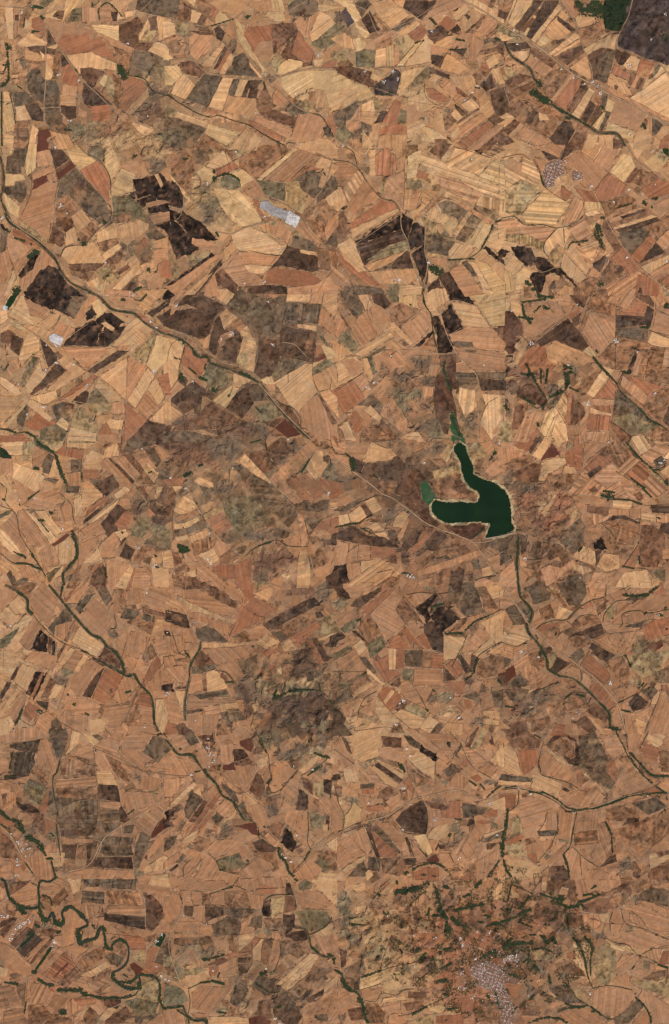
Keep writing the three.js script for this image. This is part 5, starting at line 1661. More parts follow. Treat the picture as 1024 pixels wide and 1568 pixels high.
T(3,4,{F:[
['n|',0,0,20,0,80,110,20,150,0,150],
['n|',40,0,100,0,115,70,80,90],
['e',25,150,60,125,90,120,130,190,150,240,70,245],
['e',90,115,130,90,180,150,165,210],
['n|',0,155,25,155,70,235,20,270,0,260],
['p',0,310,80,300,150,260,190,320,100,375,0,340],
['n|',5,350,70,380,65,450,5,430],
['n|',160,340,200,330,250,400,180,420,155,400],
['n',70,380,130,370,150,400,80,440],
['n|',60,490,160,420,170,470,120,540],
['m',165,420,230,400,280,490,230,520,170,470],
['n|',125,510,170,480,230,540,165,590,130,550],
['r',0,550,75,490,90,550,0,620],
['e',0,440,60,455,50,490,0,530],
['e',30,620,110,540,160,585,110,630],
['n|',150,600,250,530,345,575,320,600,180,650],
['p',110,630,170,610,190,650,130,660],
['e',130,20,250,0,310,30,290,90,190,120,180,60],
['m',230,150,300,110,330,200,240,210],
['m|',320,20,400,130,390,140,300,40],
['e',330,0,510,0,520,50,470,130,410,120],
['p|',350,130,440,160,400,210,330,210],
['n|',190,170,225,150,245,215,200,250],
['n|',525,0,600,0,560,60,535,50],
['n|',580,50,600,0,640,0,630,70,560,90],
['n',640,60,750,20,770,40,740,80,700,90,640,90],
['n|',770,30,830,0,830,40,760,70],
['n|',830,30,850,0,940,0,900,40],
['o|',915,40,970,0,1010,50,960,60],
['e|',755,90,830,55,910,50,880,80,800,110],
['n|',700,170,710,100,800,115,830,90,920,60,1024,60,1024,145,840,160,740,180,730,240,640,220,690,210],
['n|',740,200,840,160,960,180,1000,200,750,240],
['o',480,130,550,95,560,130,490,140],
['m|',555,95,640,90,640,150,580,180],
['l',640,210,640,150,690,110,690,210],
['n|',415,210,480,145,580,150,580,180,480,190,430,240],
['m|',430,245,490,190,520,240,440,280],
['m|',500,190,590,185,610,230,530,240],
['d',420,310,540,260,610,235,640,290,560,330,500,310],
['o',210,270,250,240,340,225,360,250,240,285],
['m',245,290,320,250,340,290,310,340],
['n|',330,330,370,290,410,310,400,360,340,370],
['n|',620,250,740,240,860,220,850,270,660,300],
['n|',645,310,840,280,790,390,740,430],
['n|',560,340,640,310,690,410,640,390],
['e',740,255,850,225,870,210,850,260],
['g',790,400,840,340,890,320,880,380,830,430],
['o|',860,260,930,210,1024,190,1024,290,890,350],
['r',880,365,980,335,985,370,940,405,910,400],
['l',790,430,900,410,1024,400,960,530,860,570,800,520],
['m|',960,530,1024,480,1024,600,960,600],
['m',415,330,480,320,550,350,520,410,440,380],
['d',530,410,550,350,700,430,640,470],
['n',470,470,560,400,510,380],
['m',640,470,740,435,785,530,770,640,690,560],
['o|',490,490,530,420,650,510,665,560,630,610,550,560],
['e',420,430,490,380,510,430,460,480],
['d',300,520,340,440,420,480,340,540],
['l',280,480,300,400,340,430,310,500],
['b',250,390,300,370,310,400,270,440],
['n|',385,550,430,490,475,510,470,580],
['n|',490,590,500,530,550,580,530,640],
['o|',540,640,570,595,610,620,580,675],
['o|',580,680,615,625,660,680,620,730],
['o|',625,735,665,690,695,735,660,775],
['m|',355,570,470,590,540,650,350,640],
['m|',360,690,440,670,540,750,510,770,420,800],
['b|',510,770,560,720,660,790,640,850],
['p|',530,800,550,810,650,896,600,896],
['b',440,840,520,800,580,880,560,896],
['o',290,896,340,850,390,860,370,896],
['b',180,830,290,800,300,840,250,870,180,896],
['n|',670,810,700,745,740,850,700,870],
['n|',665,870,700,860,730,896,680,896],
['p|',910,730,950,645,970,660,950,730],
['d',780,720,830,660,900,720,870,760,800,770],
['e',850,650,920,610,960,650,910,710],
['n|',730,770,830,790,910,740,880,830,780,830],
['o|',975,610,1010,610,1024,650,980,650],
['b',1000,650,1024,640,1024,700],
['n|',880,896,970,670,1024,710,1024,896],
['n|',750,790,820,840,830,896,760,896],
['t|',820,800,890,850,860,896,830,896],
['n|',680,640,740,620,760,680,720,700],
['b',50,840,150,830,160,896,40,896],
['e',20,640,120,630,170,640,120,720,40,700],
],S:[['e',240,680,90,60],['y',270,770,30,20],['e',150,760,80,50],['y',170,740,30,10],['b',80,770,70,40],['m',330,770,60,60],['g',900,460,80,50],['y',860,540,30,10],['l',820,600,60,50],['g',960,560,60,60],['e',480,340,60,40],['y',290,20,60,20],['m',720,500,60,60],['e',420,180,50,20],['e',200,20,60,30],['b',480,680,60,40],['y',900,440,60,15]],
R:[[9,0,0,80,110,160,230,210,290,300,370,400,440,480,500,560,560,640,640,710,730,740,820,760,896],[3,600,190,640,310,690,400,740,430],[4,550,90,600,220],[4,740,430,790,530,770,660],[4,550,330,640,300,840,280],[3,490,690,550,810],[4,120,730,250,820],[4,880,896,970,670],[3,20,660,60,720],[3,640,610,670,590],[4,840,280,880,210],[3,60,490,140,420]],
W:[[10,105,0,115,70,160,120,185,160,175,220,155,240,165,290,210,340,250,400,280,470,280,510,350,555,430,570,510,630,590,710,660,790,665,860],[6,210,270,250,240,330,215,400,210,460,150,500,120,560,90,630,70,640,0],[6,620,230,630,180,700,100,760,90,830,60,900,50,970,0],[6,720,260,740,240,740,180,840,155,880,170,1024,150],[5,430,240,480,190,560,180],[6,700,730,760,700,850,650,890,600],[4,180,660,280,620,350,590],[4,490,590,490,550,480,500,540,400],[5,0,350,90,375,160,340],[5,640,780,700,740],[4,380,700,430,660,520,660],[4,400,220,430,245],[4,730,30,790,0],[5,870,220,930,205],[3,780,880,820,820]],
V:[[10,105,0,115,70,160,120,185,160,175,220],[10,155,240,165,290],[9,210,340,250,400,280,470,285,510,350,555],[10,235,410,240,450],[12,460,670,510,680],[8,380,700,430,665],[8,600,720,660,790,665,860],[14,660,870,720,890],[12,740,60,880,60,960,5],[12,960,180,985,185],[10,1000,265,1015,270],[8,870,180,890,165],[8,735,765,790,780],[8,855,620,870,600],[7,760,430,790,500],[12,20,740,80,750],[14,80,790,100,800],[7,210,310,220,330],[8,330,605,350,595],[8,1000,140,1010,135],[8,330,310,335,290],[8,720,720,750,710],[6,750,430,760,440]],
H:[[470,780,5],[440,820,2],[665,600,5],[120,410,5],[960,180,2],[300,375,1],[1005,265,2],[230,440,2]]});
T(0,5,{F:[
['n|',0,0,250,0,250,40,100,70,0,65],
['e|',60,80,250,45,225,130,180,130,60,100],
['e#',60,130,200,120,220,190,190,240,65,260,75,200],
['n|',0,160,50,170,65,240,0,260],
['d',25,270,190,235,180,270,30,300],
['n',0,300,170,285,160,320,110,310,0,330],
['n|',225,180,250,50,295,40,360,195,335,270],
['e',290,0,410,0,415,60,370,180,320,90],
['p|',400,150,430,70,440,0,490,10,480,70],
['y',490,0,520,0,610,60,570,85],
['e|',520,0,640,40,610,60],
['n|',460,150,480,100,540,85,575,110,575,165],
['n|',570,90,680,30,640,0,760,0,720,140,600,110],
['n|',720,130,770,30,860,0,930,20,870,120],
['n|',745,90,870,130,900,155,880,230,740,160],
['e',875,125,940,20,1024,50,1024,110,970,195],
['n|',920,230,970,190,1024,140,1024,255],
['m|',640,140,740,190,830,270,800,310,750,300,690,230],
['n|',735,210,750,190,840,230,815,270],
['n|',580,120,630,130,690,240,720,320,590,230],
['p|',585,240,680,240,720,330,595,320],
['d',600,325,720,330,740,430,600,410],
['n|',610,430,735,430,740,460,720,480,610,460],
['e#',610,470,730,480,740,540,620,550],
['d',730,470,745,450,780,520,770,560,730,550],
['n|',760,440,770,370,860,365,970,380,940,450,780,500],
['n|',880,270,990,290,980,370,820,350],
['n|',820,570,900,500,1024,420,1024,500,960,580,920,640],
['r',955,575,1024,490,1024,570,930,655,925,640],
['n|',960,650,1024,590,1024,660,900,790,910,720],
['r',885,770,915,745,895,785],
['e',830,690,870,610,920,650,890,740,850,840,820,830],
['p|',890,830,1000,760,1024,770,1024,840,880,870],
['e#',620,560,740,560,700,610,640,620],
['e',760,580,820,570,810,620,760,620],
['m#',380,170,575,165,585,270,370,265],
['n#',345,290,585,275,590,330,345,345],
['m#',345,350,590,340,595,420,345,400],
['e#',345,400,600,420,605,510,350,520],
['e#',350,520,600,515,590,600,360,600],
['d#',360,605,585,590,580,640,360,640],
['n|',375,650,570,660,570,680,380,690],
['d|',380,700,470,690,460,780,390,780],
['m|',480,700,535,695,525,780,475,780],
['d|',535,700,565,700,550,780,530,775],
['e#',600,680,800,690,820,760,640,760,600,730],
['d#',570,770,810,770,815,840,550,830],
['n|',550,840,820,850,830,896,400,896,420,870,480,850],
['e#',630,640,820,650,800,700,620,680],
['g#',145,340,180,290,290,340,250,460,190,430],
['m#',190,250,220,210,310,290,280,330],
['o',240,470,300,320,310,330,280,510],
['d#',100,430,200,450,250,490,230,500,140,490],
['b',195,570,220,490,275,530,275,620],
['o',280,525,330,570,330,615,275,630],
['n|',130,490,200,520,180,600,110,530],
['n|',0,340,90,370,100,430,30,480,0,460],
['b',10,380,45,375,40,440,15,450],
['n|',290,690,340,670,340,740,270,740],
['p|',300,745,370,740,370,830,330,830],
['n|',180,780,240,700,290,790,330,850,330,896,220,896,190,830],
['b',0,600,60,660,110,740,70,740,0,700],
['m',0,690,80,720,130,790,60,780,0,770],
['o',125,840,145,810,165,830,140,865],
['n|',0,850,60,810,80,896,0,896],
['o',0,490,60,545,100,550,90,580,0,560],
['p|',370,740,400,740,380,830,360,820],
['n|',830,640,860,610,830,690],
],S:[['g',230,360,80,60],['e',330,450,30,120],['g',320,640,40,50],['g',850,860,40,40],['m',400,60,20,60],['e',160,620,60,40],['e',840,280,40,30],['g',960,370,50,30],['b',770,540,40,30],['p',560,640,30,15],['e',300,410,20,60],['g',490,450,60,40]],
R:[[7,380,880,430,855,510,835,560,800,610,700,650,640,740,580,850,510,960,440,1000,400],[5,570,100,720,160,860,230,1024,265],[4,0,65,250,40],[4,570,100,590,230,600,400,590,600],[3,370,190,420,155,490,160,580,215],[3,430,90,390,150],[3,630,130,720,310,740,440],[5,0,570,70,650,140,780,210,896],[4,20,790,70,800,85,870],[3,740,20,710,140],[4,270,520,350,560,375,760],[4,820,570,920,650],[3,360,500,440,440,560,415],[4,980,290,980,370,960,430],[3,590,430,610,560,580,640],[4,740,570,750,640],[4,570,660,620,680,590,780],[3,490,10,570,100]],
W:[[7,370,170,350,250,330,270,330,370,350,480,350,600,370,760],[5,0,570,70,630,150,800,210,890],[5,460,150,540,200,600,210],[3,750,390,800,350,880,370,960,360,985,300],[4,860,0,960,20,1024,10],[4,340,860,380,830],[4,110,310,150,320]],
V:[[14,0,480,50,530,110,550],[26,110,560,150,620],[34,170,650,240,680],[20,240,690,280,760],[20,285,780,320,780],[12,315,790,330,860,345,896],[7,0,565,60,600],[9,350,250,370,190],[7,80,120,60,230],[7,780,510,820,480],[7,150,800,200,870],[5,1000,10,1024,40],[8,35,275,100,270],[7,310,620,330,640]],
H:[[75,628,3],[110,680,6],[135,730,8],[155,690,4],[175,720,4],[180,755,3],[100,790,4],[100,885,6],[85,305,1],[690,102,1],[560,640,2],[110,820,3],[155,765,3]]});
T(1,5,{F:[
['n|',0,0,60,0,140,90,80,110,40,60],
['e',70,0,150,0,200,70,140,90],
['b',180,30,280,10,290,70,230,60],
['n|',0,130,70,160,180,190,200,220,130,270,0,260],
['b',210,80,250,70,250,140],
['n|',320,80,400,75,440,90,400,120,405,180,330,190],
['n|',290,0,400,0,410,50,300,60],
['d',400,110,470,110,500,160,410,185],
['r',440,60,520,35,530,90,510,125,450,90],
['r',340,210,410,190,415,240,340,240],
['b',410,190,500,165,540,200,420,210],
['n|',420,215,540,205,550,240,510,330,460,330,410,270],
['n',330,250,410,245,460,290,460,330,380,320],
['b',500,360,550,245,590,290,600,350,570,415],
['p|',540,185,610,150,620,240,570,230],
['n|',560,240,625,190,635,290,600,340,590,290],
['n|',640,210,740,210,800,240,700,330,640,330],
['n|',620,330,700,330,720,350,660,375],
['n|',690,370,800,250,820,260,800,370,760,430],
['p',800,230,930,130,945,165,830,260],
['n',680,70,790,30,780,100,700,130],
['d',800,410,810,350,865,390,860,480,790,480],
['b',820,280,890,300,890,390,840,350],
['l',890,310,960,310,960,400,910,400],
['d',955,290,1010,300,1000,390,960,370],
['n',1000,230,1024,180,1024,270],
['r',1000,280,1024,270,1024,300,1000,300],
['n|',930,410,1024,410,1024,500,970,510,930,460],
['m',890,410,930,420,930,490,890,480],
['n|',730,480,860,490,860,590,830,640,720,560],
['n|',795,520,830,515,820,600,790,570],
['g',870,500,970,520,950,600,880,590],
['d',970,515,995,520,990,610,970,610],
['p',950,570,985,570,980,620,955,620],
['n|',865,605,945,625,940,650,870,630],
['n|',810,640,860,640,900,690,860,720,830,700],
['k',695,690,720,590,760,620,790,700,770,740],
['b|',610,580,680,555,720,570,680,660,620,620],
['n|',590,640,620,620,690,690,660,715],
['p|',470,380,490,370,560,430,510,460],
['n|',500,470,570,420,620,490,610,560,570,600,520,530],
['r',400,580,470,570,540,560,560,640,520,630,490,600],
['n|',290,775,240,710,300,665,400,660,470,680,400,740],
['g',300,790,390,760,440,740,480,830,360,860,300,840],
['m',480,690,560,670,660,720,640,810,580,790],
['d',520,680,580,660,670,720,660,740,560,740],
['n|',430,870,550,770,640,810,660,840,530,896],
['n|',200,840,240,740,300,800,320,850,430,880,410,896,180,896],
['n|',100,820,220,730,200,800,150,880,100,896],
['m',150,680,220,680,220,740,170,730],
['o|',150,650,260,500,290,490,190,630],
['o|',130,640,220,480,260,470,160,620],
['n|',200,410,290,320,320,380,230,470],
['o|',240,460,310,370,330,390,270,480],
['e|',90,510,150,350,220,420,130,540],
['b|',130,550,225,420,250,430,170,560],
['p|',160,370,200,340,210,400],
['e',270,530,310,490,345,520,310,580],
['n|',290,480,360,410,420,450,400,520,350,530],
['p|',330,570,420,460,440,480,400,530],
['n|',0,290,130,280,30,400,0,400],
['p|',20,440,160,310,180,330,60,440],
['n|',0,480,50,450,60,450,0,540],
['k',0,500,60,450,70,460,10,550],
['k',0,545,30,550,40,580,0,590],
['n|',30,560,100,480,110,520,60,580],
['n|',90,630,160,560,150,600,100,660],
['p|',60,700,120,640,200,590,170,650,110,720],
['e',50,610,120,540,90,610],
['e',60,800,100,750,115,760,80,810],
['n|',0,810,60,740,100,750,50,800,0,850],
['d',10,850,60,815,70,825,20,860],
['n|',30,720,60,660,100,690,70,740],
['e',0,650,60,640,40,700,0,740],
['p|',970,690,1024,650,1024,740,1000,720],
['m',900,740,960,720,1024,750,1024,860,960,840],
['g',900,800,950,770,1000,830,980,870,930,860],
['n|',780,870,870,780,950,840,920,896,800,896],
['n|',700,800,760,790,740,850],
['e',330,310,420,380,440,440,400,420,340,350],
['e',430,460,470,430,500,540,460,530],
['n',640,520,600,560,620,580,720,550,720,500],
],S:[['e',740,140,80,60],['g',600,60,60,60],['e',950,60,60,60],['d',660,430,50,60],['e',600,380,30,40],['e',360,620,80,50],['g',340,580,40,30],['e',780,100,100,60],['l',900,110,60,40],['e',640,500,50,60],['d',820,450,60,40],['b',800,720,40,30],['m',690,430,60,40],['e',930,230,60,50],['e',120,700,60,30],['m',50,600,60,40],['g',900,540,20,60],['b',560,120,50,40],['e',450,820,80,30],['e',90,560,40,30],['y',850,60,20,20]],
R:[[4,180,30,240,130,270,210],[4,290,0,290,110,270,200],[5,0,265,130,270,220,235,330,265,420,340,470,370,600,470],[5,550,200,550,240,460,360],[4,600,590,680,670,770,770],[6,1024,630,960,660,900,720,860,760,790,775,720,760],[4,640,310,790,240,830,200],[3,230,720,150,870],[3,530,180,480,110],[3,390,330,440,370],[3,720,480,860,490],[3,550,210,620,190],[4,220,780,120,870,60,896],[3,50,420,160,310],[4,660,715,700,760,720,780,760,790],[4,320,850,440,880]],
W:[[9,0,60,70,140,150,145,200,210,230,250,290,310,340,395,400,430,440,490,470,540,510,540],[6,540,0,580,60,620,150,625,230,640,290,620,330,640,380],[5,640,380,690,360,760,280,820,210],[6,510,540,560,600,560,650,610,690,680,720],[9,680,740,720,790,740,850,780,890],[6,760,880,800,830,850,780,880,720],[5,860,490,865,600,860,680,875,720],[5,820,270,900,230,980,170],[4,460,390,460,450,490,500,520,550],[4,340,290,380,350,440,380,470,370],[4,600,860,660,840],[4,300,790,330,850,440,870],[4,100,896,100,830,140,790]],
V:[[8,0,60,70,140,150,145,200,210],[10,225,230,240,260,300,320,330,380],[8,340,395,400,430,440,490,470,540],[10,680,730,690,770,730,800,745,860,770,890],[10,590,585,600,590],[8,610,320,640,290],[10,900,130,990,160],[8,760,220,770,210],[8,170,250,200,240],[7,320,205,325,215],[6,870,740,840,790],[14,680,715,690,720],[10,320,850,340,850],[7,565,60,610,130],[12,80,105,90,110],[10,560,610,560,640],[8,490,790,500,800],[7,180,120,182,122],[8,860,270,930,220]],
H:[[245,100,6],[270,140,7],[280,180,4],[255,45,2],[795,635,3],[705,750,4],[725,775,3],[150,265,2],[320,150,2],[40,205,1],[765,215,3],[895,235,2],[760,800,2],[255,215,2]]});
T(2,5,{F:[
['p',90,30,200,0,290,20,275,150,160,190,130,140],
['n|',0,30,50,30,100,140,130,200,60,220,0,120],
['e|',40,30,70,40,110,140,80,120],
['b|',285,30,410,40,410,100,300,95],
['n|',270,100,410,100,415,170,330,175,275,150],
['m',270,150,300,170,380,180,400,230,300,190],
['n|',420,0,500,0,640,100,620,140,530,80],
['e',420,20,450,15,520,70,520,110,460,80],
['k',520,90,535,80,635,150,620,185,520,120],
['p|',470,150,510,115,620,190,610,290,500,220,440,160],
['m',440,170,600,300,500,340,450,280,420,200],
['n|',625,180,640,160,695,210,650,270,620,260],
['n|',500,0,690,0,770,80,720,170,640,110],
['n|',620,150,640,110,720,180,690,200],
['d',690,60,710,60,710,100,690,90],
['d',725,140,775,70,785,90,750,140,770,165,755,165],
['n|',715,0,830,0,800,80,770,60],
['b|',800,90,870,0,885,0,830,100],
['l',835,110,910,0,945,0,870,110],
['n|',870,115,950,20,970,50,890,130],
['d',945,60,970,30,975,80,955,80],
['n|',800,110,840,110,930,180,880,230],
['p|',950,185,1024,70,1024,220],
['n|',880,240,935,190,1000,230,960,280],
['o',765,205,810,165,830,180,790,215],
['n|',800,220,830,190,870,230,850,250],
['m|',650,280,720,190,790,230,700,310],
['n|',700,310,750,250,830,290,790,350,700,340],
['o|',830,280,880,260,910,290,870,310],
['d',820,300,835,300,870,330,860,340],
['b',620,270,635,258,660,280,650,290],
['e',660,240,720,200,760,240,700,280],
['p|',250,180,270,170,440,270,410,290],
['d',245,210,270,190,420,295,400,320,330,270],
['p|',230,220,245,210,390,325,370,350,310,320],
['n|',220,230,310,320,220,300,190,270],
['o|',410,310,445,275,490,350,480,380],
['p|',50,230,120,225,150,310,70,310],
['d',0,265,30,260,40,290,0,300],
['e|',160,325,240,320,245,345,160,350],
['o|',165,355,240,350,245,380,170,385],
['n|',245,310,340,330,260,360],
['b',270,370,330,335,370,360,350,390,300,420,275,400],
['n|',310,430,390,380,400,460,350,480],
['n|',190,400,290,420,280,440,195,460],
['o|',200,465,275,445,305,480,240,495,200,490],
['n|',150,380,200,400,190,490,150,440],
['y',60,510,90,490,120,430,160,470,160,540,70,590,55,570],
['d',370,545,430,480,540,420,580,500,565,630,470,620,430,610],
['q',555,425,680,455,680,480,610,475,570,450],
['n|',570,490,650,480,660,540,600,555,580,540],
['o|',700,430,770,420,775,530,660,530,660,490,700,480],
['e',780,440,860,450,940,470,900,510,790,530],
['n|',780,400,860,390,920,420,850,430,780,430],
['o|',900,510,960,470,1000,490,1000,520,930,530],
['o|',870,550,930,540,980,560,910,570],
['d',810,580,830,530,855,515,860,570],
['n|',750,770,860,575,900,630,850,750,790,790],
['n|',720,740,820,620,850,590,760,760],
['p|',570,640,610,590,700,560,705,640,640,670,580,660],
['y',480,640,560,630,600,740,580,760,530,710],
['b',630,700,700,690,700,725,650,720],
['n|',640,730,700,730,740,800,720,870,640,800],
['n|',250,560,340,560,440,650,400,720,310,620],
['e|',245,590,280,590,410,740,400,750,330,700,250,620],
['o|',210,640,240,620,370,730,390,770,280,770],
['d|',185,590,215,590,280,770,270,790,240,740],
['n|',90,640,180,580,230,720,200,750],
['n|',30,670,90,640,190,760,130,780],
['n|',0,680,20,660,120,780,50,840,0,800],
['p|',45,850,190,760,195,780,70,870],
['n|',410,710,440,660,480,770,420,780],
['d',430,650,450,650,490,770,470,770],
['n|',465,660,560,760,500,770],
['r',560,790,620,750,640,800,580,800],
['d',415,780,500,780,510,820,430,820],
['e',210,770,280,780,280,860,200,850],
['m|',280,780,420,770,440,840,400,890,300,870],
['e',80,890,180,790,200,850,190,890],
['p',190,870,210,850,240,880,200,896],
['n|',500,800,630,810,700,870,660,896,480,896],
['o|',480,870,560,830,640,830,640,896,500,896],
['n|',860,800,1024,700,1024,760,960,880,870,896],
['o|',770,896,850,840,860,896],
['n|',800,800,900,690,910,720,870,770],
['b',930,690,1010,680,960,720,935,725],
['e',920,650,1024,600,1024,640,930,680],
['p|',910,630,1024,590,1024,605,920,650],
['p|',960,430,1024,400,1024,490,970,470],
['n|',500,340,560,320,610,360,580,400,510,390],
['n',150,220,210,260,230,300,160,310],
['n',0,380,40,480,50,600,0,620],
['m',10,340,50,340,40,400,20,390],
],S:[['g',120,430,40,60],['l',160,240,40,40],['e',640,420,60,30],['g',740,600,60,60],['y',540,700,30,40],['e',720,680,50,40],['g',980,560,50,50],['l',920,460,50,20],['g',650,310,50,20],['e',960,320,50,40],['m',620,210,20,40],['g',430,600,40,30],['y',30,420,30,40],['e',560,350,50,30],['q',200,590,120,30],['d',300,530,60,20],['g',60,10,60,15]],
R:[[7,0,640,70,600,170,555,300,525,400,470,460,430,540,400,640,380,700,365,780,365,850,400,920,420,980,400,1024,370],[4,540,400,570,480,580,590],[4,270,150,440,270,390,330],[4,420,140,500,240,610,310],[4,440,280,490,350,470,420],[3,220,225,350,320,400,380,410,450],[3,495,0,640,90,720,180,820,280],[4,130,200,260,170],[3,610,300,625,180],[4,780,80,820,170,900,260,980,300],[3,170,560,220,680,280,860],[3,910,660,800,800],[4,650,530,760,540,850,530],[3,870,600,920,650,1024,600],[4,380,550,440,620],[4,0,770,40,850,80,870],[3,700,700,720,780,740,880],[4,430,660,460,780]],
W:[[6,0,330,30,450,60,520,50,610],[4,60,520,100,470,110,410],[5,700,0,770,70,820,180,880,240,960,285],[5,370,560,430,620,560,630],[6,640,670,690,690,710,630],[6,450,840,520,810,640,810,700,860,720,890],[5,700,740,730,800],[5,120,200,0,110],[4,460,330,430,370],[4,230,560,60,620],[5,320,540,460,430]],
V:[[8,480,850,520,825,620,810,670,830],[14,430,870,450,865],[10,540,880,560,880],[10,600,885,620,890],[8,390,190,410,230],[8,640,690,620,730],[14,450,790,490,800],[8,830,305,870,330],[8,890,320,920,355],[7,930,410,970,370,1024,330],[9,700,640,715,630],[12,1015,680,1020,720],[8,940,890,1010,790],[7,740,540,780,540],[9,690,80,705,70],[6,130,570,160,560],[6,570,770,520,720],[8,410,200,430,250]],
H:[[445,105,3],[465,150,3],[420,350,4],[430,375,3],[620,535,7],[605,545,3],[950,440,4],[765,780,4],[470,445,2],[540,385,1],[975,550,1],[420,605,2],[1000,635,2],[215,435,2]]});
T(3,5,{F:[
['p|',0,80,60,90,90,130,125,270,50,260,0,210],
['b',0,0,150,0,240,60,230,100,120,110,80,60],
['o|',90,110,230,110,220,200,140,270,110,200],
['n|',260,60,290,0,350,0,290,50,240,110],
['m|',295,80,340,40,400,40,440,90,445,150,400,170,380,140,300,100],
['q',290,70,310,30,360,10,440,40,445,60,380,30,320,60],
['d',300,105,380,150,400,190,470,215,510,170,480,100,450,60,450,150,420,170,390,150],
['p|',300,120,380,160,395,200,340,180],
['n|',235,240,230,170,270,120,330,180,460,270,460,330,400,310],
['p|',180,330,215,250,370,320,350,390,250,370],
['d',370,350,385,340,425,360,410,375,370,360],
['e|',0,260,190,285,180,310,0,300],
['p',0,300,180,315,180,330,0,325],
['n|',590,0,680,0,760,120,690,180,640,120,620,60],
['e',470,30,570,0,600,60,650,160,690,210,700,290,670,360,570,310,500,240,480,200],
['o',640,190,690,170,710,240,690,300,640,250],
['n|',670,400,720,270,690,170,770,150,850,260,930,330,850,370],
['n|',770,150,720,170,840,300,900,340,830,240],
['n|',770,0,870,0,840,90,800,110,780,90],
['o',830,100,860,60,970,110,950,190,900,170],
['m',860,180,910,190,930,250,900,240],
['m|',960,120,1024,120,1024,250,980,250],
['p|',885,50,920,0,1000,30,1000,80,950,100],
['n|',1000,40,1024,30,1024,120,970,110],
['n',480,330,550,290,600,340,520,360,460,350],
['o',460,250,490,240,490,340,470,340],
['n|',360,400,460,370,560,350,640,400,620,430,480,460,400,450],
['o|',0,380,90,380,80,460,40,480,0,475],
['n|',110,410,170,400,330,450,280,500,260,570,140,600,110,560],
['l',70,520,120,540,130,620,60,620],
['g',50,640,110,610,120,680,30,680],
['o|',20,670,110,630,130,640,120,680,30,690],
['l',30,690,130,690,150,770,60,770,30,730],
['m',140,660,200,650,210,680,150,690],
['n|',145,695,310,660,310,700,230,790,210,740,160,740],
['o|',155,750,215,745,215,820,160,780],
['e|',220,610,370,600,350,640,230,640],
['n|',270,510,340,480,340,600,270,600],
['n|',350,480,450,490,430,670,340,660,350,600],
['n|',460,500,620,480,590,560,600,660,540,740,440,700],
['n|',590,570,630,550,665,640,670,740,600,820,540,760,600,690],
['m#',440,620,580,600,590,680,450,700],
['d',600,830,660,760,700,750,705,800],
['n|',380,750,430,710,480,760,590,840,500,870,490,896,420,896,400,810],
['n|',500,870,560,830,660,870,700,896,490,896],
['n|',270,790,380,700,400,720,370,790,290,810],
['d',300,830,380,820,410,870,410,896,300,896],
['n',240,860,290,830,300,896,250,896],
['p',30,780,160,790,230,830,240,890,60,896],
['m',640,480,720,450,820,480,850,530,720,550,640,540],
['b',690,520,720,520,720,540,690,540],
['d',735,580,770,530,840,530,840,550],
['e',790,440,960,400,1024,450,900,510],
['m|',700,600,850,550,960,500,1024,470,1024,620,900,720,760,680],
['p|',900,750,940,740,960,770,1024,750,1024,780,910,840],
['b',950,740,1024,720,1024,745,970,765],
['b',890,880,920,840,1024,790,1024,896,900,896],
['n|',840,880,890,790,900,850],
['n|',630,460,820,390,880,400,720,450],
['n|',940,400,1024,420,1024,470],
['n|',930,340,1000,290,1024,290,1024,370],
['o|',860,370,940,345,980,370,860,380],
],S:[['e',570,160,80,80],['y',510,260,30,30],['b',70,60,80,50],['y',130,870,80,30],['l',760,790,80,40],['e',850,650,80,60],['y',860,690,30,20],['m',680,660,40,60],['e',740,820,80,60],['d',820,870,30,30],['g',380,660,60,30],['e',510,540,60,30],['y',660,230,60,10],['o',480,350,60,20],['e',880,440,80,30],['y',560,60,60,30],['g',640,340,40,20],['b',980,570,50,50]],
R:[[6,0,330,120,345,220,370,320,410,400,465,480,480,600,450,720,410,840,380,1000,380],[5,700,0,770,130,800,200,880,280,960,340,1024,385],[4,180,330,225,250,240,180],[3,460,490,430,690],[4,650,400,720,260,690,170],[4,130,440,170,380],[3,30,760,130,770,220,820],[3,620,470,630,540],[3,330,490,345,600,330,690],[4,900,840,890,750],[4,650,410,570,300],[4,840,370,930,340,1000,300]],
W:[[6,0,355,100,350,200,370,330,430,400,485,480,485,640,450,740,405,860,380,1024,380],[7,700,0,760,120,790,180,860,260,940,330,1010,385],[8,780,130,830,180,920,270,1024,275],[6,105,360,95,450,40,490],[6,460,495,430,640,420,700,375,760],[6,635,540,670,620,680,740],[6,240,120,225,200,240,260,330,290,420,320,470,350],[4,280,490,260,560,220,620],[4,340,480,340,600,300,700,230,790],[5,380,740,410,830,415,896],[4,290,896,290,830,240,870],[5,430,700,500,770,590,830],[5,760,0,775,130],[4,480,760,490,880],[4,900,0,850,100],[5,960,410,1000,480]],
V:[[9,375,750,405,830,415,896],[14,35,480,25,590],[16,20,600,5,700,5,770],[12,10,780,30,850,60,890],[7,700,0,760,115],[9,790,130,840,185,920,265,1024,272],[7,250,370,330,410,400,465,470,480,540,470],[7,560,475,640,450,700,430,770,400,900,380,1000,378],[7,170,370,250,380],[12,95,520,105,525],[7,640,560,670,630],[7,20,345,90,335],[8,390,490,440,495],[8,430,200,470,205],[8,780,150,850,250,940,330,1010,380],[8,1010,400,1015,420],[5,670,650,680,740],[5,230,210,240,250],[8,200,20,240,40],[6,110,670,120,670],[6,430,640,440,590],[8,1000,480,1005,490]],
H:[[180,383,2],[440,497,3],[665,70,1],[110,350,2],[860,92,1],[100,520,1],[895,395,1]]});
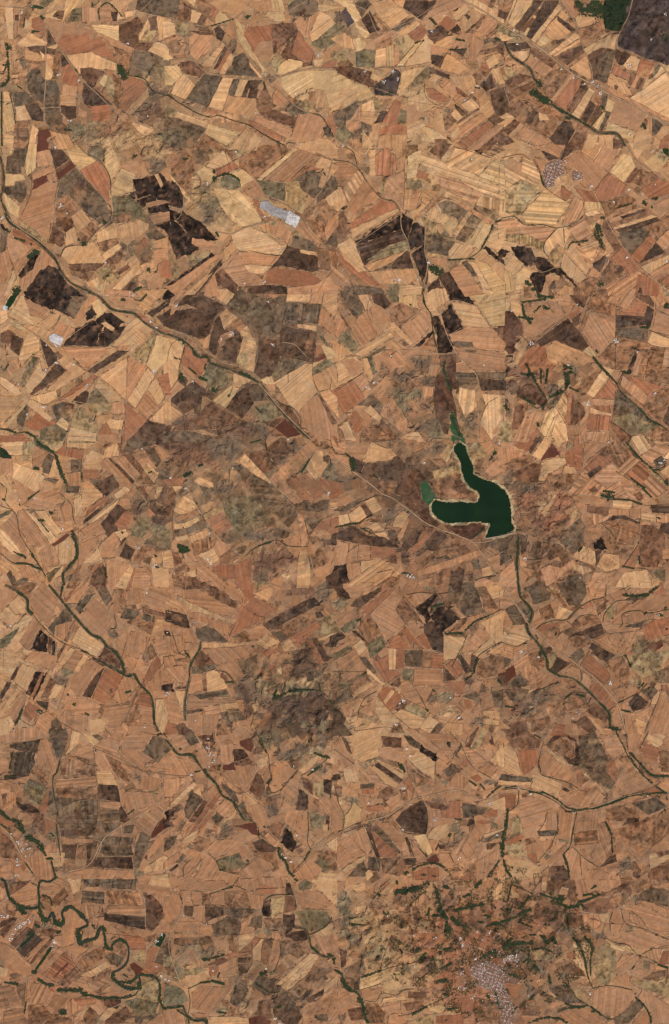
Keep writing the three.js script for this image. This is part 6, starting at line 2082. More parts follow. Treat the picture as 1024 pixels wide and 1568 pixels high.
T(0,6,{F:[
['n|',45,50,190,30,230,60,220,160,130,180,60,110],
['b|',60,30,190,20,70,110,50,80],
['n|',0,50,35,80,40,120,0,150],
['p|',400,0,500,0,490,80,450,100],
['n|',240,60,360,50,410,110,330,190,260,100],
['m#',310,140,390,60,420,110,340,180],
['m',255,110,290,110,320,170,310,210,270,200,250,150],
['n|',380,180,440,130,500,140,490,220,420,170],
['e#',500,80,640,90,640,160,500,150],
['e#',500,0,840,10,830,70,640,60,520,50],
['m#',640,80,860,80,890,170,680,160],
['n#',670,170,890,170,890,240,660,220],
['d#',640,215,900,240,890,320,640,260],
['n|',640,280,740,320,730,370,660,340],
['n#',490,160,610,180,590,240,540,250,500,220],
['b',890,110,930,100,1000,180,1000,240,930,330,895,310],
['n|',840,0,1024,0,1024,110,900,90,850,60],
['p|',930,0,1024,0,1024,60,900,40],
['n|',930,340,1000,250,1024,250,1024,330,960,340],
['m|',880,370,960,340,940,400,890,390],
['e',940,540,980,430,1024,340,1024,590,960,560],
['G',955,395,1000,340,1015,350,980,425,950,415],
['o',895,500,910,420,970,440,940,500,900,540],
['o|',740,330,890,370,890,440,800,440,770,370],
['l',800,470,880,450,890,520,830,510],
['m',690,420,750,400,780,440,770,500,740,480],
['e',640,480,690,460,760,490,730,550,680,530],
['n|',390,310,400,210,440,180,520,250,520,300,460,310,450,400,380,420],
['n|',540,330,600,330,590,360,540,380],
['m',520,390,570,380,570,420,520,420],
['n|',380,430,450,410,540,440,470,490],
['m#',470,510,570,440,650,420,640,490,500,570],
['p|',490,600,650,515,680,540,560,610],
['n#',530,640,680,545,690,640,590,690,560,680],
['b#',560,610,680,560,670,600,570,650],
['m|',580,700,660,650,670,670,610,710],
['n|',690,700,850,690,740,740,600,720],
['n|',240,580,370,420,400,440,280,610],
['o#',260,590,400,450,470,540,340,640],
['b#',340,640,470,540,500,580,410,680],
['n#',410,670,500,600,560,690,500,690],
['r|',320,610,410,520,420,530,335,615],
['G',200,580,300,430,330,410,310,450,215,580],
['b|',170,510,310,370,320,390,190,530],
['n|',160,500,270,380,280,390,180,520],
['d|',95,440,200,330,260,380,150,490],
['G',120,420,200,340,210,350,130,430],
['b|',60,400,170,300,210,320,100,430],
['n|',20,370,120,260,180,230,50,390],
['b|',0,340,80,240,110,250,20,370],
['d',0,290,60,245,90,250,0,320],
['b|',230,330,300,310,360,320,310,370],
['n|',0,400,60,420,150,500,190,540,190,600,130,610,40,600],
['p',0,540,50,560,40,610,0,600],
['b',60,590,100,580,130,600,80,620],
['n|',740,600,760,590,830,610,820,640,760,640],
['r',790,530,820,520,900,580,830,600],
['o|',860,580,930,510,1024,560,940,590],
['l',850,650,900,610,960,640,985,700,970,760,850,750,800,710],
['g',760,760,850,740,970,770,950,830,850,860,820,820],
['b',650,870,770,790,810,850,700,896,640,896],
['e',820,850,900,850,980,830,920,890,830,896],
['n|',870,896,990,830,1024,820,1024,896],
['o',990,650,1024,640,1024,780,1000,780],
['q',640,740,700,730,740,770,700,800,650,790],
['n#',0,680,60,660,100,700,90,780,0,820],
['n#',180,640,260,650,330,700,300,760,200,780],
['m#',170,780,260,770,320,850,240,896,180,896],
['n#',340,850,440,740,520,740,520,780,400,870],
['d',380,820,400,810,410,840,380,845],
['b#',500,840,550,790,610,850,580,896,530,896],
['p',460,840,540,790,540,800,500,860],
['o#',440,740,600,740,580,780,490,790],
['n#',20,820,140,800,160,896,20,896],
['n|',40,720,130,700,130,790,60,800],
['e|',100,660,160,640,150,760,120,740],
['n#',280,760,340,720,420,740,350,830],
['m#',240,860,330,830,440,870,420,896,240,896],
['p|',600,870,660,800,720,800,640,880],
],S:[['e',60,40,40,60],['q',60,760,80,60],['b',40,690,50,40],['b',230,840,60,40],['q',160,880,80,30],['e',540,400,50,30],['g',20,510,30,30],['m',720,380,50,40],['y',860,490,25,25],['g',910,710,60,50],['y',890,880,30,15],['b',760,830,60,40],['m',560,250,40,60],['g',760,680,60,20],['g',600,860,40,30],['m',620,180,50,40],['g',280,270,40,40],['o',300,700,60,50],['m',350,780,40,40],['n',480,860,60,30]],
R:[[5,0,160,60,115,150,70,230,50],[4,880,520,900,430,940,370],[3,390,440,470,560,560,690,640,820],[4,170,620,160,740,150,830],[5,840,60,880,120,890,300],[3,850,80,920,0],[5,650,810,740,770,800,700,850,690],[4,0,620,90,640,200,600],[4,920,430,1000,340],[3,530,690,620,840],[4,640,340,840,360],[3,890,540,990,540],[3,980,830,920,890],[3,470,500,620,460]],
W:[[5,190,30,230,50],[5,660,730,740,745],[4,40,800,20,700],[5,560,290,590,310,600,280],[4,380,350,330,360,300,390],[5,980,830,930,880],[4,900,640,980,600]],
RV:[[16,0,8,25,20,42,80,60,130,100,165,150,185,215,185,245,170],[14,340,0,300,25,250,20,235,60,240,130,240,190,260,240,290,265],[16,290,265,320,215,330,240,335,280,365,290,390,275,380,220,400,185,430,178,470,205,500,240,530,265,535,290,490,315,475,350,480,400,500,410,520,385,580,370,610,310,630,300],[13,630,300,640,360,655,420,680,440,690,410,720,385,750,380,780,410,788,470,770,530,730,565,690,585,685,615,720,640,750,670,800,685,855,670,850,600],[9,850,600,940,605,980,660,975,750,1000,800],[6,850,680,830,715,760,740,700,730,640,740,560,720]],
V:[[16,60,130,120,175,210,190],[26,110,190,150,215],[22,240,190,265,255,290,265],[30,330,260,370,290,390,260],[18,395,200,430,180,480,210,520,250],[34,480,330,490,400],[16,520,390,590,365,610,310],[18,630,305,650,330],[12,640,340,655,430,685,440],[12,690,405,740,380,780,410],[12,700,590,690,610,740,660,840,680],[14,730,640,800,640,840,610],[22,850,650,855,680],[14,860,595,940,605],[16,970,740,985,760],[14,1000,800,1015,805],[9,980,650,980,740,995,800],[16,230,620,280,650,330,660],[18,350,690,450,690,500,690],[14,500,710,580,730,640,745],[8,640,740,720,740,800,720],[14,200,580,220,580],[16,30,640,110,650],[12,350,340,370,330],[7,230,60,240,140,265,190],[7,260,110,300,120,320,170],[20,370,830,400,820],[8,330,370,310,380],[16,215,290,240,300],[14,170,350,200,330],[8,150,830,160,760],[9,755,595,780,610],[9,710,800,720,790],[10,570,290,580,310],[8,985,370,990,360]],
H:[[15,235,6],[45,240,3],[100,310,6],[130,290,5],[80,345,5],[65,375,4],[180,265,5],[205,235,4],[335,400,5],[325,420,4],[455,15,2],[40,120,2],[540,490,2],[990,350,4],[960,390,4],[990,605,2],[965,545,2],[150,275,4],[115,300,4],[1015,625,2]]});
T(1,6,{F:[
['n|',60,60,110,10,330,10,390,60,330,80,80,75],
['n|',420,10,740,0,720,60,560,70,430,50],
['o|',540,80,590,40,680,65,640,110],
['n|',85,80,145,85,150,170,105,180,95,130],
['n|',145,85,210,85,215,170,160,170],
['m|',215,95,270,100,260,170,220,170],
['n|',270,150,290,100,350,85,350,170,270,165],
['m',350,85,490,80,500,180,350,180],
['d',105,170,160,172,155,240,105,230],
['n|',165,175,230,170,230,280,160,240],
['d',232,175,345,178,345,230,235,270],
['n|',50,330,70,250,110,235,200,270,240,290,275,290,270,360,130,330],
['e',280,290,380,230,450,280,430,350,280,360],
['n|',40,345,200,345,230,360,50,370],
['d',45,370,75,370,70,415,40,410],
['b|',80,372,190,375,170,415,75,415],
['m|',375,355,405,350,405,450,380,440],
['p|',437,350,530,335,540,360,440,455],
['o|',440,460,540,360,570,370,510,450],
['n|',455,270,520,230,540,300,530,330,445,345],
['e',490,300,520,240,580,230,580,310],
['e',350,180,530,190,490,250,400,240,350,220],
['k',580,210,590,150,635,130,630,240,590,240],
['l',635,130,720,120,720,210,640,250],
['d',725,40,745,30,780,110,760,100,725,105],
['b',725,110,770,115,790,200,710,220],
['d',710,225,780,225,780,310,710,300],
['m|',590,250,700,250,710,320,600,310],
['n|',500,100,590,110,580,190,510,190],
['n|',780,100,870,80,960,110,1000,160,960,190,820,190],
['p|',880,20,940,0,1024,0,1024,180,970,110],
['g',800,40,850,10,900,40,880,70,810,80],
['g',785,210,870,195,980,210,1000,250,960,310,880,330,820,290],
['n|',890,350,960,310,1024,250,1024,470,970,480,920,410],
['p|',900,340,1000,280,1024,330,960,360],
['m',700,390,850,360,880,440,800,500,760,470,700,460],
['d',720,360,780,330,850,320,870,380,780,390],
['p|',520,440,580,370,590,370,570,510,520,500],
['m|',580,390,645,370,610,530,570,510],
['n|',615,550,650,385,695,390,690,490,650,590],
['p|',670,640,880,460,930,475,880,570,740,690],
['m',730,690,860,600,900,510,960,490,1020,560,950,610,850,700,830,740],
['d',850,740,970,670,950,720,900,740,920,780,870,770],
['n|',910,760,1024,640,1024,896,830,896,830,790,850,760],
['p|',960,660,1024,590,1024,680,960,720],
['d',430,490,515,485,510,520,430,520],
['e',430,525,515,525,490,580,440,600],
['n|',310,540,420,480,430,590,340,610],
['o|',360,480,400,455,510,460,430,485],
['r',245,530,350,490,370,500,350,520,250,535],
['p|',115,540,170,530,190,560,250,550,270,610,140,650,110,620],
['o',255,545,320,550,300,600,260,600],
['p',125,650,200,630,200,650,140,680],
['n|',150,700,220,660,340,670,400,660,330,760,260,830,160,800],
['l',100,560,190,550,240,560,220,590,110,600],
['e',380,760,440,640,500,680,420,790],
['e',500,660,560,600,640,620,690,690,610,720,560,690],
['d',650,740,720,690,780,760,830,840,780,896,690,870,650,830],
['b',570,750,620,740,640,850,600,870,540,850],
['r',500,860,560,840,640,870,620,896,500,896],
['p|',250,896,250,850,420,850,500,860,500,896],
['n|',0,120,60,90,90,150,70,230,0,310],
['l',0,470,40,490,70,640,0,580],
['b',0,550,50,545,65,610,10,600],
['g',0,640,100,690,130,750,60,790,0,780],
['n|',0,810,60,790,100,830,120,896,0,896],
['m',140,830,200,820,230,860,180,880],
['n|',140,830,260,830,270,870,200,860],
['n',640,330,690,340,700,380,640,370],
['n|',960,700,1024,640,1024,700,990,720],
['e',900,840,980,830,990,880,920,870],
],S:[['e',180,430,130,50],['g',260,480,60,40],['l',160,430,60,30],['e',640,300,120,40],['g',600,340,60,30],['e',700,440,60,60],['e',720,760,100,100],['e',450,720,70,100],['g',340,810,50,30],['e',600,640,60,40],['y',480,800,40,40],['y',350,820,30,15],['e',840,700,50,50],['g',650,560,40,40],['e',940,580,60,50],['m',420,830,80,20],['b',600,800,50,60],['y',500,680,30,60],['g',60,570,40,60],['m',230,600,60,30],['e',950,860,30,20],['d',740,300,40,60],['d',420,300,40,60]],
R:[[5,60,60,100,140,90,210,50,290,20,340,10,440,40,540,80,640,110,690],[3,0,90,210,80,350,80,490,80],[6,745,0,780,100,800,190],[4,890,350,970,480],[4,480,640,490,700,420,790,400,850],[4,130,690,200,650],[4,750,690,860,600],[4,640,790,660,860,720,890],[3,440,350,440,450],[3,500,250,440,280,380,250],[3,200,270,200,350],[4,770,740,850,740],[3,820,190,1000,200]],
W:[[5,260,100,340,75,400,50,480,75],[4,400,50,440,0],[7,590,140,640,110,720,105,770,110,790,180],[8,780,300,850,320,870,370,880,420,930,470,990,490],[6,870,350,970,300,1010,240],[6,125,680,220,640,290,630],[9,0,795,90,785,120,840,160,870,230,870,245,896],[5,130,690,140,750,130,830],[5,570,650,630,700,690,690],[4,540,70,680,65],[4,690,390,690,480,650,580],[4,520,400,515,530,480,580],[5,660,790,720,770],[5,560,370,650,380],[4,220,510,300,480],[4,75,100,100,180],[3,640,520,660,480]],
V:[[16,270,630,350,650],[9,200,645,260,635],[10,320,580,310,610],[14,985,470,1015,480],[10,1015,490,1024,530],[9,0,795,40,798,100,785],[9,60,810,120,850,170,875,235,875],[10,880,420,920,460],[10,220,500,260,500],[9,260,500,350,470],[8,130,870,135,896],[9,240,870,240,896],[9,310,820,360,830],[6,410,710,420,660],[14,570,590,605,580],[8,905,845,915,850],[10,780,10,800,20],[6,340,75,400,60],[8,540,640,620,690],[8,660,790,700,780]],
H:[[690,880,4],[10,630,2],[285,565,2],[605,555,1],[240,285,1],[660,860,3],[100,232,1]]});
T(2,6,{F:[
['n|',0,30,70,20,60,70,0,110],
['p|',110,50,180,30,190,80,150,95,110,75],
['n|',200,80,290,20,270,90,230,130,195,120],
['p|',290,80,360,20,365,90,270,110],
['p|',555,80,590,30,615,25,600,110,580,130],
['n|',495,140,540,85,585,130,575,190,540,205,500,180],
['n|',360,150,420,135,465,200,430,215,370,200],
['m|',355,150,380,130,430,140,400,200,360,190],
['n|',420,10,540,0,540,40,440,55],
['b',265,270,330,210,380,240,350,275,280,280],
['m',385,230,470,220,485,280,400,310,375,280],
['n',485,255,525,265,550,320,490,320],
['b',475,190,500,170,540,240,520,260,480,250],
['n|',700,20,790,10,810,80,760,80],
['n|',830,150,860,60,920,20,980,10,950,90,870,165],
['p|',945,130,1024,0,1024,120,960,140],
['n|',730,190,790,120,830,130,770,180],
['o',700,280,740,290,800,310,760,350,720,340],
['o|',750,230,800,220,830,250,780,290],
['p|',120,180,200,170,190,210,130,225],
['l',90,250,190,240,190,290,80,300],
['n|',90,310,170,305,175,330,90,340],
['o',95,450,150,445,160,480,110,490],
['b',30,430,75,450,70,530,40,560],
['m|',60,560,160,500,150,680,110,690,70,650],
['d',120,650,155,600,150,685,120,690],
['n|',0,440,30,480,45,560,0,540],
['y',160,620,280,570,260,660,155,690],
['y',285,580,390,570,420,600,380,690,300,680],
['n|',160,700,200,680,295,670,280,740,220,760,180,740],
['m|',185,770,260,770,310,830,290,896,215,896,190,830],
['n|',0,690,40,660,110,720,110,800,0,880],
['n|',110,720,140,710,165,780,130,780],
['b',80,810,170,790,180,870,100,880],
['p|',300,740,430,730,440,750,290,765],
['n|',290,790,410,760,400,820,320,840],
['n|',310,896,340,840,400,830,450,870,420,896],
['b',420,770,540,750,550,800,440,820],
['y',580,800,640,780,690,800,650,830,580,820],
['p',550,780,610,755,600,790,550,800],
['p',680,820,745,820,740,860],
['p',440,610,475,620,475,660,440,660],
['l',470,500,520,440,530,490,480,515],
['p',620,440,660,440,650,520,630,520],
['n',640,390,700,390,680,430,640,420],
['o|',570,430,630,440,620,500,570,480],
['o|',660,470,760,470,770,540,670,540],
['b',450,700,560,700,560,740,450,740],
['m',330,370,400,330,440,390,400,440,330,440],
['n|',380,320,480,320,470,390,420,390],
['o|',480,330,620,340,640,390,480,390],
['o|',840,340,980,370,950,450,860,420,800,380],
['p',860,420,920,440,915,450,860,435],
['o|',580,640,700,560,760,640,700,680,600,680],
['o|',740,720,850,720,850,820,760,830],
['m|',850,740,1024,760,1024,896,860,860],
['o|',700,760,760,740,800,790,740,800],
['n|',390,850,470,820,460,850,400,860],
['p|',450,890,510,860,500,896],
['l',500,870,600,840,610,896,500,896],
['o|',620,850,780,840,800,896,620,896],
],S:[['g',60,180,80,100],['e',30,270,60,60],['g',60,350,80,30],['m',260,180,60,60],['l',240,370,60,80],['g',240,460,80,60],['l',340,480,100,40],['g',440,560,90,40],['o',560,380,120,60],['b',700,130,60,80],['m',620,60,60,50],['o',650,280,80,40],['b',880,280,80,50],['o',880,380,120,60],['o',720,470,90,60],['b',560,560,80,60],['o',680,600,100,60],['b',620,700,100,40],['o',800,760,120,100],['b',920,820,100,60],['y',640,670,20,25],['m',480,460,60,40],['o',980,180,60,50],['e',140,380,60,40],['m',500,640,80,30],['y',200,230,30,60],['o',320,40,60,30],['b',560,500,60,40],['e',160,560,40,60],['o',980,440,60,60],['q',520,720,80,20],['e',20,850,60,40]],
R:[[3,470,200,490,330,540,440],[4,420,210,360,260,380,310],[3,620,370,780,380],[4,700,390,800,410,880,480],[3,280,760,440,740,540,760],[3,40,800,110,740],[4,910,750,970,860,1010,896],[3,810,740,800,830],[3,330,840,420,700,470,690],[3,480,640,500,570],[4,840,170,960,130,1024,90],[3,760,540,900,540]],
W:[[9,0,565,45,590,50,640,90,690,140,700,165,760,185,850,210,896],[5,180,750,250,760,290,710,380,720,420,690,490,680],[4,150,690,280,650],[4,160,610,280,570,400,530,500,510,560,460],[5,640,560,720,520],[4,390,850,480,830,560,790,700,730],[4,480,190,470,160,560,80],[5,570,220,590,270,680,320],[4,840,80,820,150],[4,280,560,300,480,350,350],[4,300,550,420,470],[4,500,640,570,580],[4,280,60,340,10],[3,940,90,1000,0]],
V:[[12,0,565,45,590],[18,50,620,65,660,100,690],[12,120,695,150,720],[20,150,740,170,770,185,850],[16,190,860,205,890],[26,380,90,440,80,520,60],[16,380,20,385,40],[12,265,100,275,110],[22,690,270,700,340],[22,720,240,760,290],[18,640,190,690,250],[14,600,230,650,230],[16,620,60,640,130],[16,830,100,790,120],[16,740,200,830,180,920,160],[16,930,300,1000,275],[12,1000,290,1024,270],[14,980,180,985,185],[14,600,480,610,500],[12,650,560,720,525],[14,410,450,415,455],[10,670,715,700,725],[10,980,440,990,480],[12,890,500,960,460],[10,860,60,900,20],[14,670,60,700,60],[10,310,220,300,210],[9,320,330,330,325],[12,930,710,970,780],[12,985,700,1010,800],[9,700,810,760,800],[8,680,880,690,870],[14,620,640,690,630],[10,500,450,510,430],[10,560,460,530,490],[8,280,570,160,610],[8,100,285,190,290],[6,90,250,150,240],[8,870,870,875,880],[8,480,840,570,790],[10,660,440,720,430],[9,530,285,545,295],[10,880,270,910,275],[8,370,250,385,235],[12,920,230,950,240],[10,750,290,810,300],[12,640,140,650,170],[12,580,180,570,230],[9,0,490,5,495]],
H:[[615,368,3],[775,372,4],[785,415,5],[330,230,2],[880,330,2],[955,335,3],[910,380,2],[795,680,4],[765,675,4],[850,730,4],[1015,345,2],[865,500,3],[1015,450,3],[485,350,1],[780,590,3],[490,540,1]],
VIL:[[840,540,930,510,1024,560,1024,720,960,700,890,660,830,570],[970,720,1024,730,1024,800,1000,800]]});
T(3,6,{F:[
['n|',80,10,230,0,240,90,180,110,120,50],
['m|',70,30,110,50,180,110,130,150,90,90],
['p|',40,120,60,70,110,100,100,130],
['n|',130,180,190,110,230,120,200,170],
['p|',245,0,285,0,270,80,245,90],
['b',285,0,430,0,455,60,455,150,430,150,370,70,290,80],
['n|',350,100,370,60,410,70,400,110],
['l',250,100,330,90,340,130,280,130],
['n|',435,0,720,0,740,30,650,90,580,80,500,110,480,150,460,60],
['b',500,170,600,125,650,130,680,190,610,220,520,210],
['m',650,130,740,100,750,140,690,190],
['b',690,70,780,20,800,100,730,180,740,110],
['m',800,10,920,10,920,70,800,60],
['n|',930,60,1024,30,1024,60,940,70],
['e',850,90,920,60,1024,80,1024,190,930,160,860,140],
['n|',730,190,850,160,990,250,1024,260,1024,330,900,340,860,250],
['n|',780,200,860,250,880,310,790,270],
['n|',920,160,1024,200,1024,250,930,200],
['n|',500,225,590,220,610,280,590,310,510,315,500,260],
['p',590,225,660,220,665,280,610,270],
['n',670,270,680,210,710,195,750,260,740,285],
['n',625,300,660,280,665,350,630,360],
['n|',665,285,740,285,720,340,670,350],
['b',535,250,570,245,605,270],
['o',425,210,450,185,480,190,480,215],
['n|',700,390,760,330,860,320,1000,380,1024,410,880,440,790,420],
['y',650,390,720,420,790,420,840,470,750,450,690,440],
['n|',740,470,840,480,860,520,790,570,710,610,700,540],
['o|',960,530,990,450,1024,450,1024,530],
['n|',880,450,980,440,960,520,890,490],
['n|',780,570,850,500,960,540,900,620,820,630],
['e',865,510,910,510,910,560,870,560],
['n|',740,590,780,570,790,660,740,670],
['l',600,660,560,560,570,440,640,400,700,450,700,600,650,660],
['p|',490,400,505,390,550,430,545,500,530,540,515,500],
['p|',435,390,460,420,510,540,520,590,490,560,430,500,450,460],
['o',395,460,450,450,450,500,400,490],
['n',475,380,495,365,500,390,485,400],
['p|',520,580,545,560,545,640,530,620],
['m',350,560,420,520,500,570,520,610,440,600],
['m',480,640,540,640,540,670,470,660],
['n',440,620,520,620,500,650,470,640],
['e',300,680,380,650,430,690,440,720,510,770,400,770,320,740],
['n',280,510,330,530,310,590,280,570],
['n|',205,630,280,615,300,710,270,710],
['l',170,430,330,470,330,500,200,500],
['n|',545,780,560,690,640,675,800,690,825,730,720,850,640,850],
['e',690,860,780,800,830,750,870,790,780,890,690,896],
['n|',780,896,880,805,910,870,910,896],
['n|',830,740,860,690,960,740,1024,800,1024,896,920,896,900,830],
['n|',340,820,440,800,540,790,640,860,600,896,430,896],
['n',290,770,330,760,380,775,310,800],
['n|',290,896,350,870,400,896],
['p|',300,740,300,700,340,730],
['l',430,690,480,680,540,770,460,730],
['l',800,640,900,630,1024,600,1024,740,870,680],
['m',860,620,960,570,1024,560,1024,600,900,630],
['o|',60,560,140,570,140,620,80,600],
['o|',20,640,60,650,100,680,90,740,40,720],
['o|',150,720,210,760,170,770],
['b',110,780,240,790,230,820,110,820],
['m|',0,300,90,290,100,350,0,360],
['o|',90,330,150,310,180,340,140,380,100,370],
['b|',200,200,330,160,380,190,370,250,280,270,200,250],
['b|',380,220,490,210,500,300,400,310,380,260],
],S:[['b',150,230,100,60],['b',330,260,120,80],['e',420,330,80,50],['o',60,330,60,40],['o',200,280,80,30],['e',350,450,50,60],['e',100,470,80,60],['e',230,560,60,60],['b',60,600,60,100],['e',180,700,60,60],['b',200,830,120,40],['m',370,690,60,30],['e',380,600,60,30],['l',640,450,50,60],['e',580,350,60,30],['g',790,310,40,20],['l',760,110,50,40],['g',880,560,40,40],['y',980,640,60,40],['m',480,820,80,30],['e',620,850,50,30],['g',760,860,60,30],['o',450,140,30,30],['l',660,320,60,40],['e',280,660,40,40],['o',100,160,60,50],['e',840,130,60,30]],
R:[[5,0,280,100,225,180,150],[4,500,210,610,225,700,190,790,110],[3,790,0,800,90,860,140],[3,560,680,650,665,800,690],[4,830,740,860,690,800,650,780,600],[3,960,740,870,680],[3,0,480,100,520],[3,220,660,310,740],[3,870,150,960,230,1024,260],[3,620,360,720,400],[4,440,720,500,760,545,790],[5,160,896,270,860,380,870,410,896]],
W:[[6,65,0,65,40,110,60,190,100],[7,440,370,480,420,510,510,530,610,560,680],[7,510,370,555,420,545,510,545,600],[7,380,660,430,690,460,740,530,780],[8,340,820,430,795,530,785],[7,540,790,590,820,640,860,700,870],[7,820,730,880,790,910,850,915,890],[5,730,190,760,280,860,310,940,345,1024,380],[5,620,360,700,400,770,410,830,470,900,495,960,530,1024,555],[4,790,200,860,260,890,310],[5,560,680,640,665,720,670,800,690],[5,440,70,470,150,500,190],[4,860,470,920,440,1024,430],[4,700,70,560,130],[4,400,260,410,320],[4,660,270,680,210],[4,370,640,420,670],[5,180,100,250,0]],
V:[[14,0,270,60,250,140,210,180,190],[16,340,150,410,180,470,170],[14,480,150,520,140,600,100],[18,330,130,380,130],[12,500,110,560,100],[18,20,420,90,400,190,400],[20,40,400,60,370],[10,440,370,480,420],[8,490,440,515,530,525,590],[12,510,365,555,420,555,470],[8,545,500,545,590],[9,390,770,460,795,530,785],[10,545,790,600,830],[8,820,735,880,795,912,850,915,890],[12,550,820,570,820],[10,550,70,580,50],[12,240,100,320,130],[12,260,370,280,400],[14,310,370,330,400],[10,250,430,310,455],[14,130,520,155,500],[12,50,590,100,610],[14,30,680,50,720],[10,170,440,160,530],[10,160,896,260,860,360,865,400,890],[8,170,350,210,350],[8,190,300,100,270],[10,30,200,60,190],[10,110,190,130,150],[10,510,195,490,160],[8,960,535,1024,555],[8,800,560,815,540],[7,375,640,420,670],[10,170,110,130,170],[10,600,840,610,845],[8,50,850,95,790],[9,200,440,250,430],[9,400,230,410,310],[9,240,350,260,380],[9,40,140,60,40],[12,200,540,230,570],[12,170,750,200,720],[12,0,430,30,430],[8,290,600,300,650]],
H:[[540,715,3],[90,480,5],[40,490,6],[60,480,6],[100,510,3],[20,510,5]],
VIL:[[0,650,20,640,40,740,70,780,80,860,70,896,0,896],[10,480,50,470,95,490,70,520,10,510]]});
const LK = sheet({ cx: 2, cy: 3 }, LAKE, 0);
const inside = (p, x, y) => { let c = false; for (let i = 0, j = p.length - 1; i < p.length; j = i++) if ((p[i][1] > y) !== (p[j][1] > y) && x < (p[j][0] - p[i][0]) * (y - p[i][1]) / (p[j][1] - p[i][1]) + p[i][0]) c = !c; return c; };
const segDist = (x, y, a, b) => { const dx = b[0] - a[0], dy = b[1] - a[1], t = clamp(((x - a[0]) * dx + (y - a[1]) * dy) / (dx * dx + dy * dy || 1)); return Math.hypot(x - a[0] - t * dx, y - a[1] - t * dy); };
const polyDist = (p, x, y) => { let d = 1e9; for (let i = 0, j = p.length - 1; i < p.length; j = i++) d = Math.min(d, segDist(x, y, p[j], p[i])); return inside(p, x, y) ? -d : d; };

// ---------- relief ----------
const HILLS = [[450, 1075, 85, 95, 70, 1], [610, 1440, 100, 75, 40, .9], [842, 790, 48, 60, 35, 1], [330, 730, 130, 80, 50, .55], [985, 45, 70, 70, 80, 1], [440, 1530, 75, 50, 40, .9], [905, 1165, 70, 55, 30, .7],
  [190, 205, 90, 50, 40, .6], [325, 310, 60, 50, 30, .5], [830, 590, 60, 70, 35, .8], [645, 650, 70, 70, 25, .6], [560, 160, 70, 60, 25, .5], [800, 1080, 60, 50, 35, .7], [830, 1430, 80, 60, 25, .6], [960, 1290, 70, 70, 30, .6],
  [1000, 1000, 50, 60, 30, .6], [640, 300, 120, 90, 35, .4], [420, 830, 90, 60, 35, .5], [60, 1220, 70, 80, 25, .5], [420, 500, 80, 70, 25, .4], [880, 870, 60, 60, 25, .5], [700, 740, 30, 40, 12, .4]];
const WL = -14;
function height(x, y) {   // grid units -> metres
  let h = (fbm(x / 190, y / 190, 4, 11) - .5) * 90 + (fbm(x / 38, y / 38, 3, 21) - .5) * 12;
  for (const [cx, cy, rx, ry, a, g] of HILLS) {
    const u = (x - cx) / rx, v = (y - cy) / ry, d = u * u + v * v; if (d > 1.7) continue;
    const f = smooth(1.6, .1, d + (vnoise(x / 22, y / 22, 5) - .5) * .7);
    const q = fbm(x / 15 + 2 * vnoise(x / 30, y / 30, 8), y / 15 + 2 * vnoise(x / 30, y / 30, 9), 4, 31), r = 1 - Math.abs(2 * q - 1) * 2.1;
    h += f * (a * .45 + g * 62 * r);
  }
  const dl = (x < 580 || x > 880 || y < 590 || y > 910) ? 99 : polyDist(LK, x, y);
  if (dl < 90) { const k = smooth(4, 80, dl), near = dl < 0 ? WL - 1.5 - Math.min(9, -dl * .8) : WL - 1.2 + dl * .5; h = lerp(near, Math.max(h, WL + 6), k); }
  return h;
}
const NX = 256, NZ = 392, CELL = 4;
const extra = (n, from, dir) => { const o = []; let s = 4, p = from; for (let i = 0; i < n; i++) { s *= i < 26 ? 1.06 : 1.45; p += dir * s; o.push(p); } return o; };
const axis = (n) => { const core = []; for (let i = 0; i <= n; i++) core.push(i * CELL); const m = extra(38, 0, -1).reverse(), q = extra(38, n * CELL, 1); return [...m, ...core, ...q]; };
const AX = axis(NX), AZ = axis(NZ), OFF = 38, AW = AX.length;
const HT = new Float32Array(AW * AZ.length);
for (let j = 0; j < AZ.length; j++) for (let i = 0; i < AW; i++) { const out = Math.max(0, -AX[i], AX[i] - 1024, -AZ[j], AZ[j] - 1568); HT[j * AW + i] = height(AX[i], AZ[j]) * smooth(1800, 200, out); }
const hAt = (i, j) => HT[(clamp(j, 0, NZ) + OFF) * AW + clamp(i, 0, NX) + OFF];
const NRM = new Float32Array(AW * AZ.length * 3);
for (let j = 0; j < AZ.length; j++) for (let i = 0; i < AW; i++) {
  const i0 = Math.max(0, i - 1), i1 = Math.min(AW - 1, i + 1), j0 = Math.max(0, j - 1), j1 = Math.min(AZ.length - 1, j + 1);
  const sx = (HT[j * AW + i1] - HT[j * AW + i0]) / ((AX[i1] - AX[i0]) * M), sz = (HT[j1 * AW + i] - HT[j0 * AW + i]) / ((AZ[j1] - AZ[j0]) * M), l = Math.hypot(sx, 1, sz);
  NRM.set([-sx / l, 1 / l, -sz / l], (j * AW + i) * 3);
}
function ground(x, y) {   // height on the very triangles of the sheet
  const i = clamp(Math.floor(x / CELL), 0, NX - 1), j = clamp(Math.floor(y / CELL), 0, NZ - 1), u = clamp(x / CELL - i), v = clamp(y / CELL - j);
  const a = hAt(i, j), b = hAt(i + 1, j), c = hAt(i, j + 1), d = hAt(i + 1, j + 1);
  return u + v <= 1 ? a + (b - a) * u + (c - a) * v : d + (c - d) * (1 - u) + (b - d) * (1 - v);
}
const nrmTmp = [0, 0, 0];
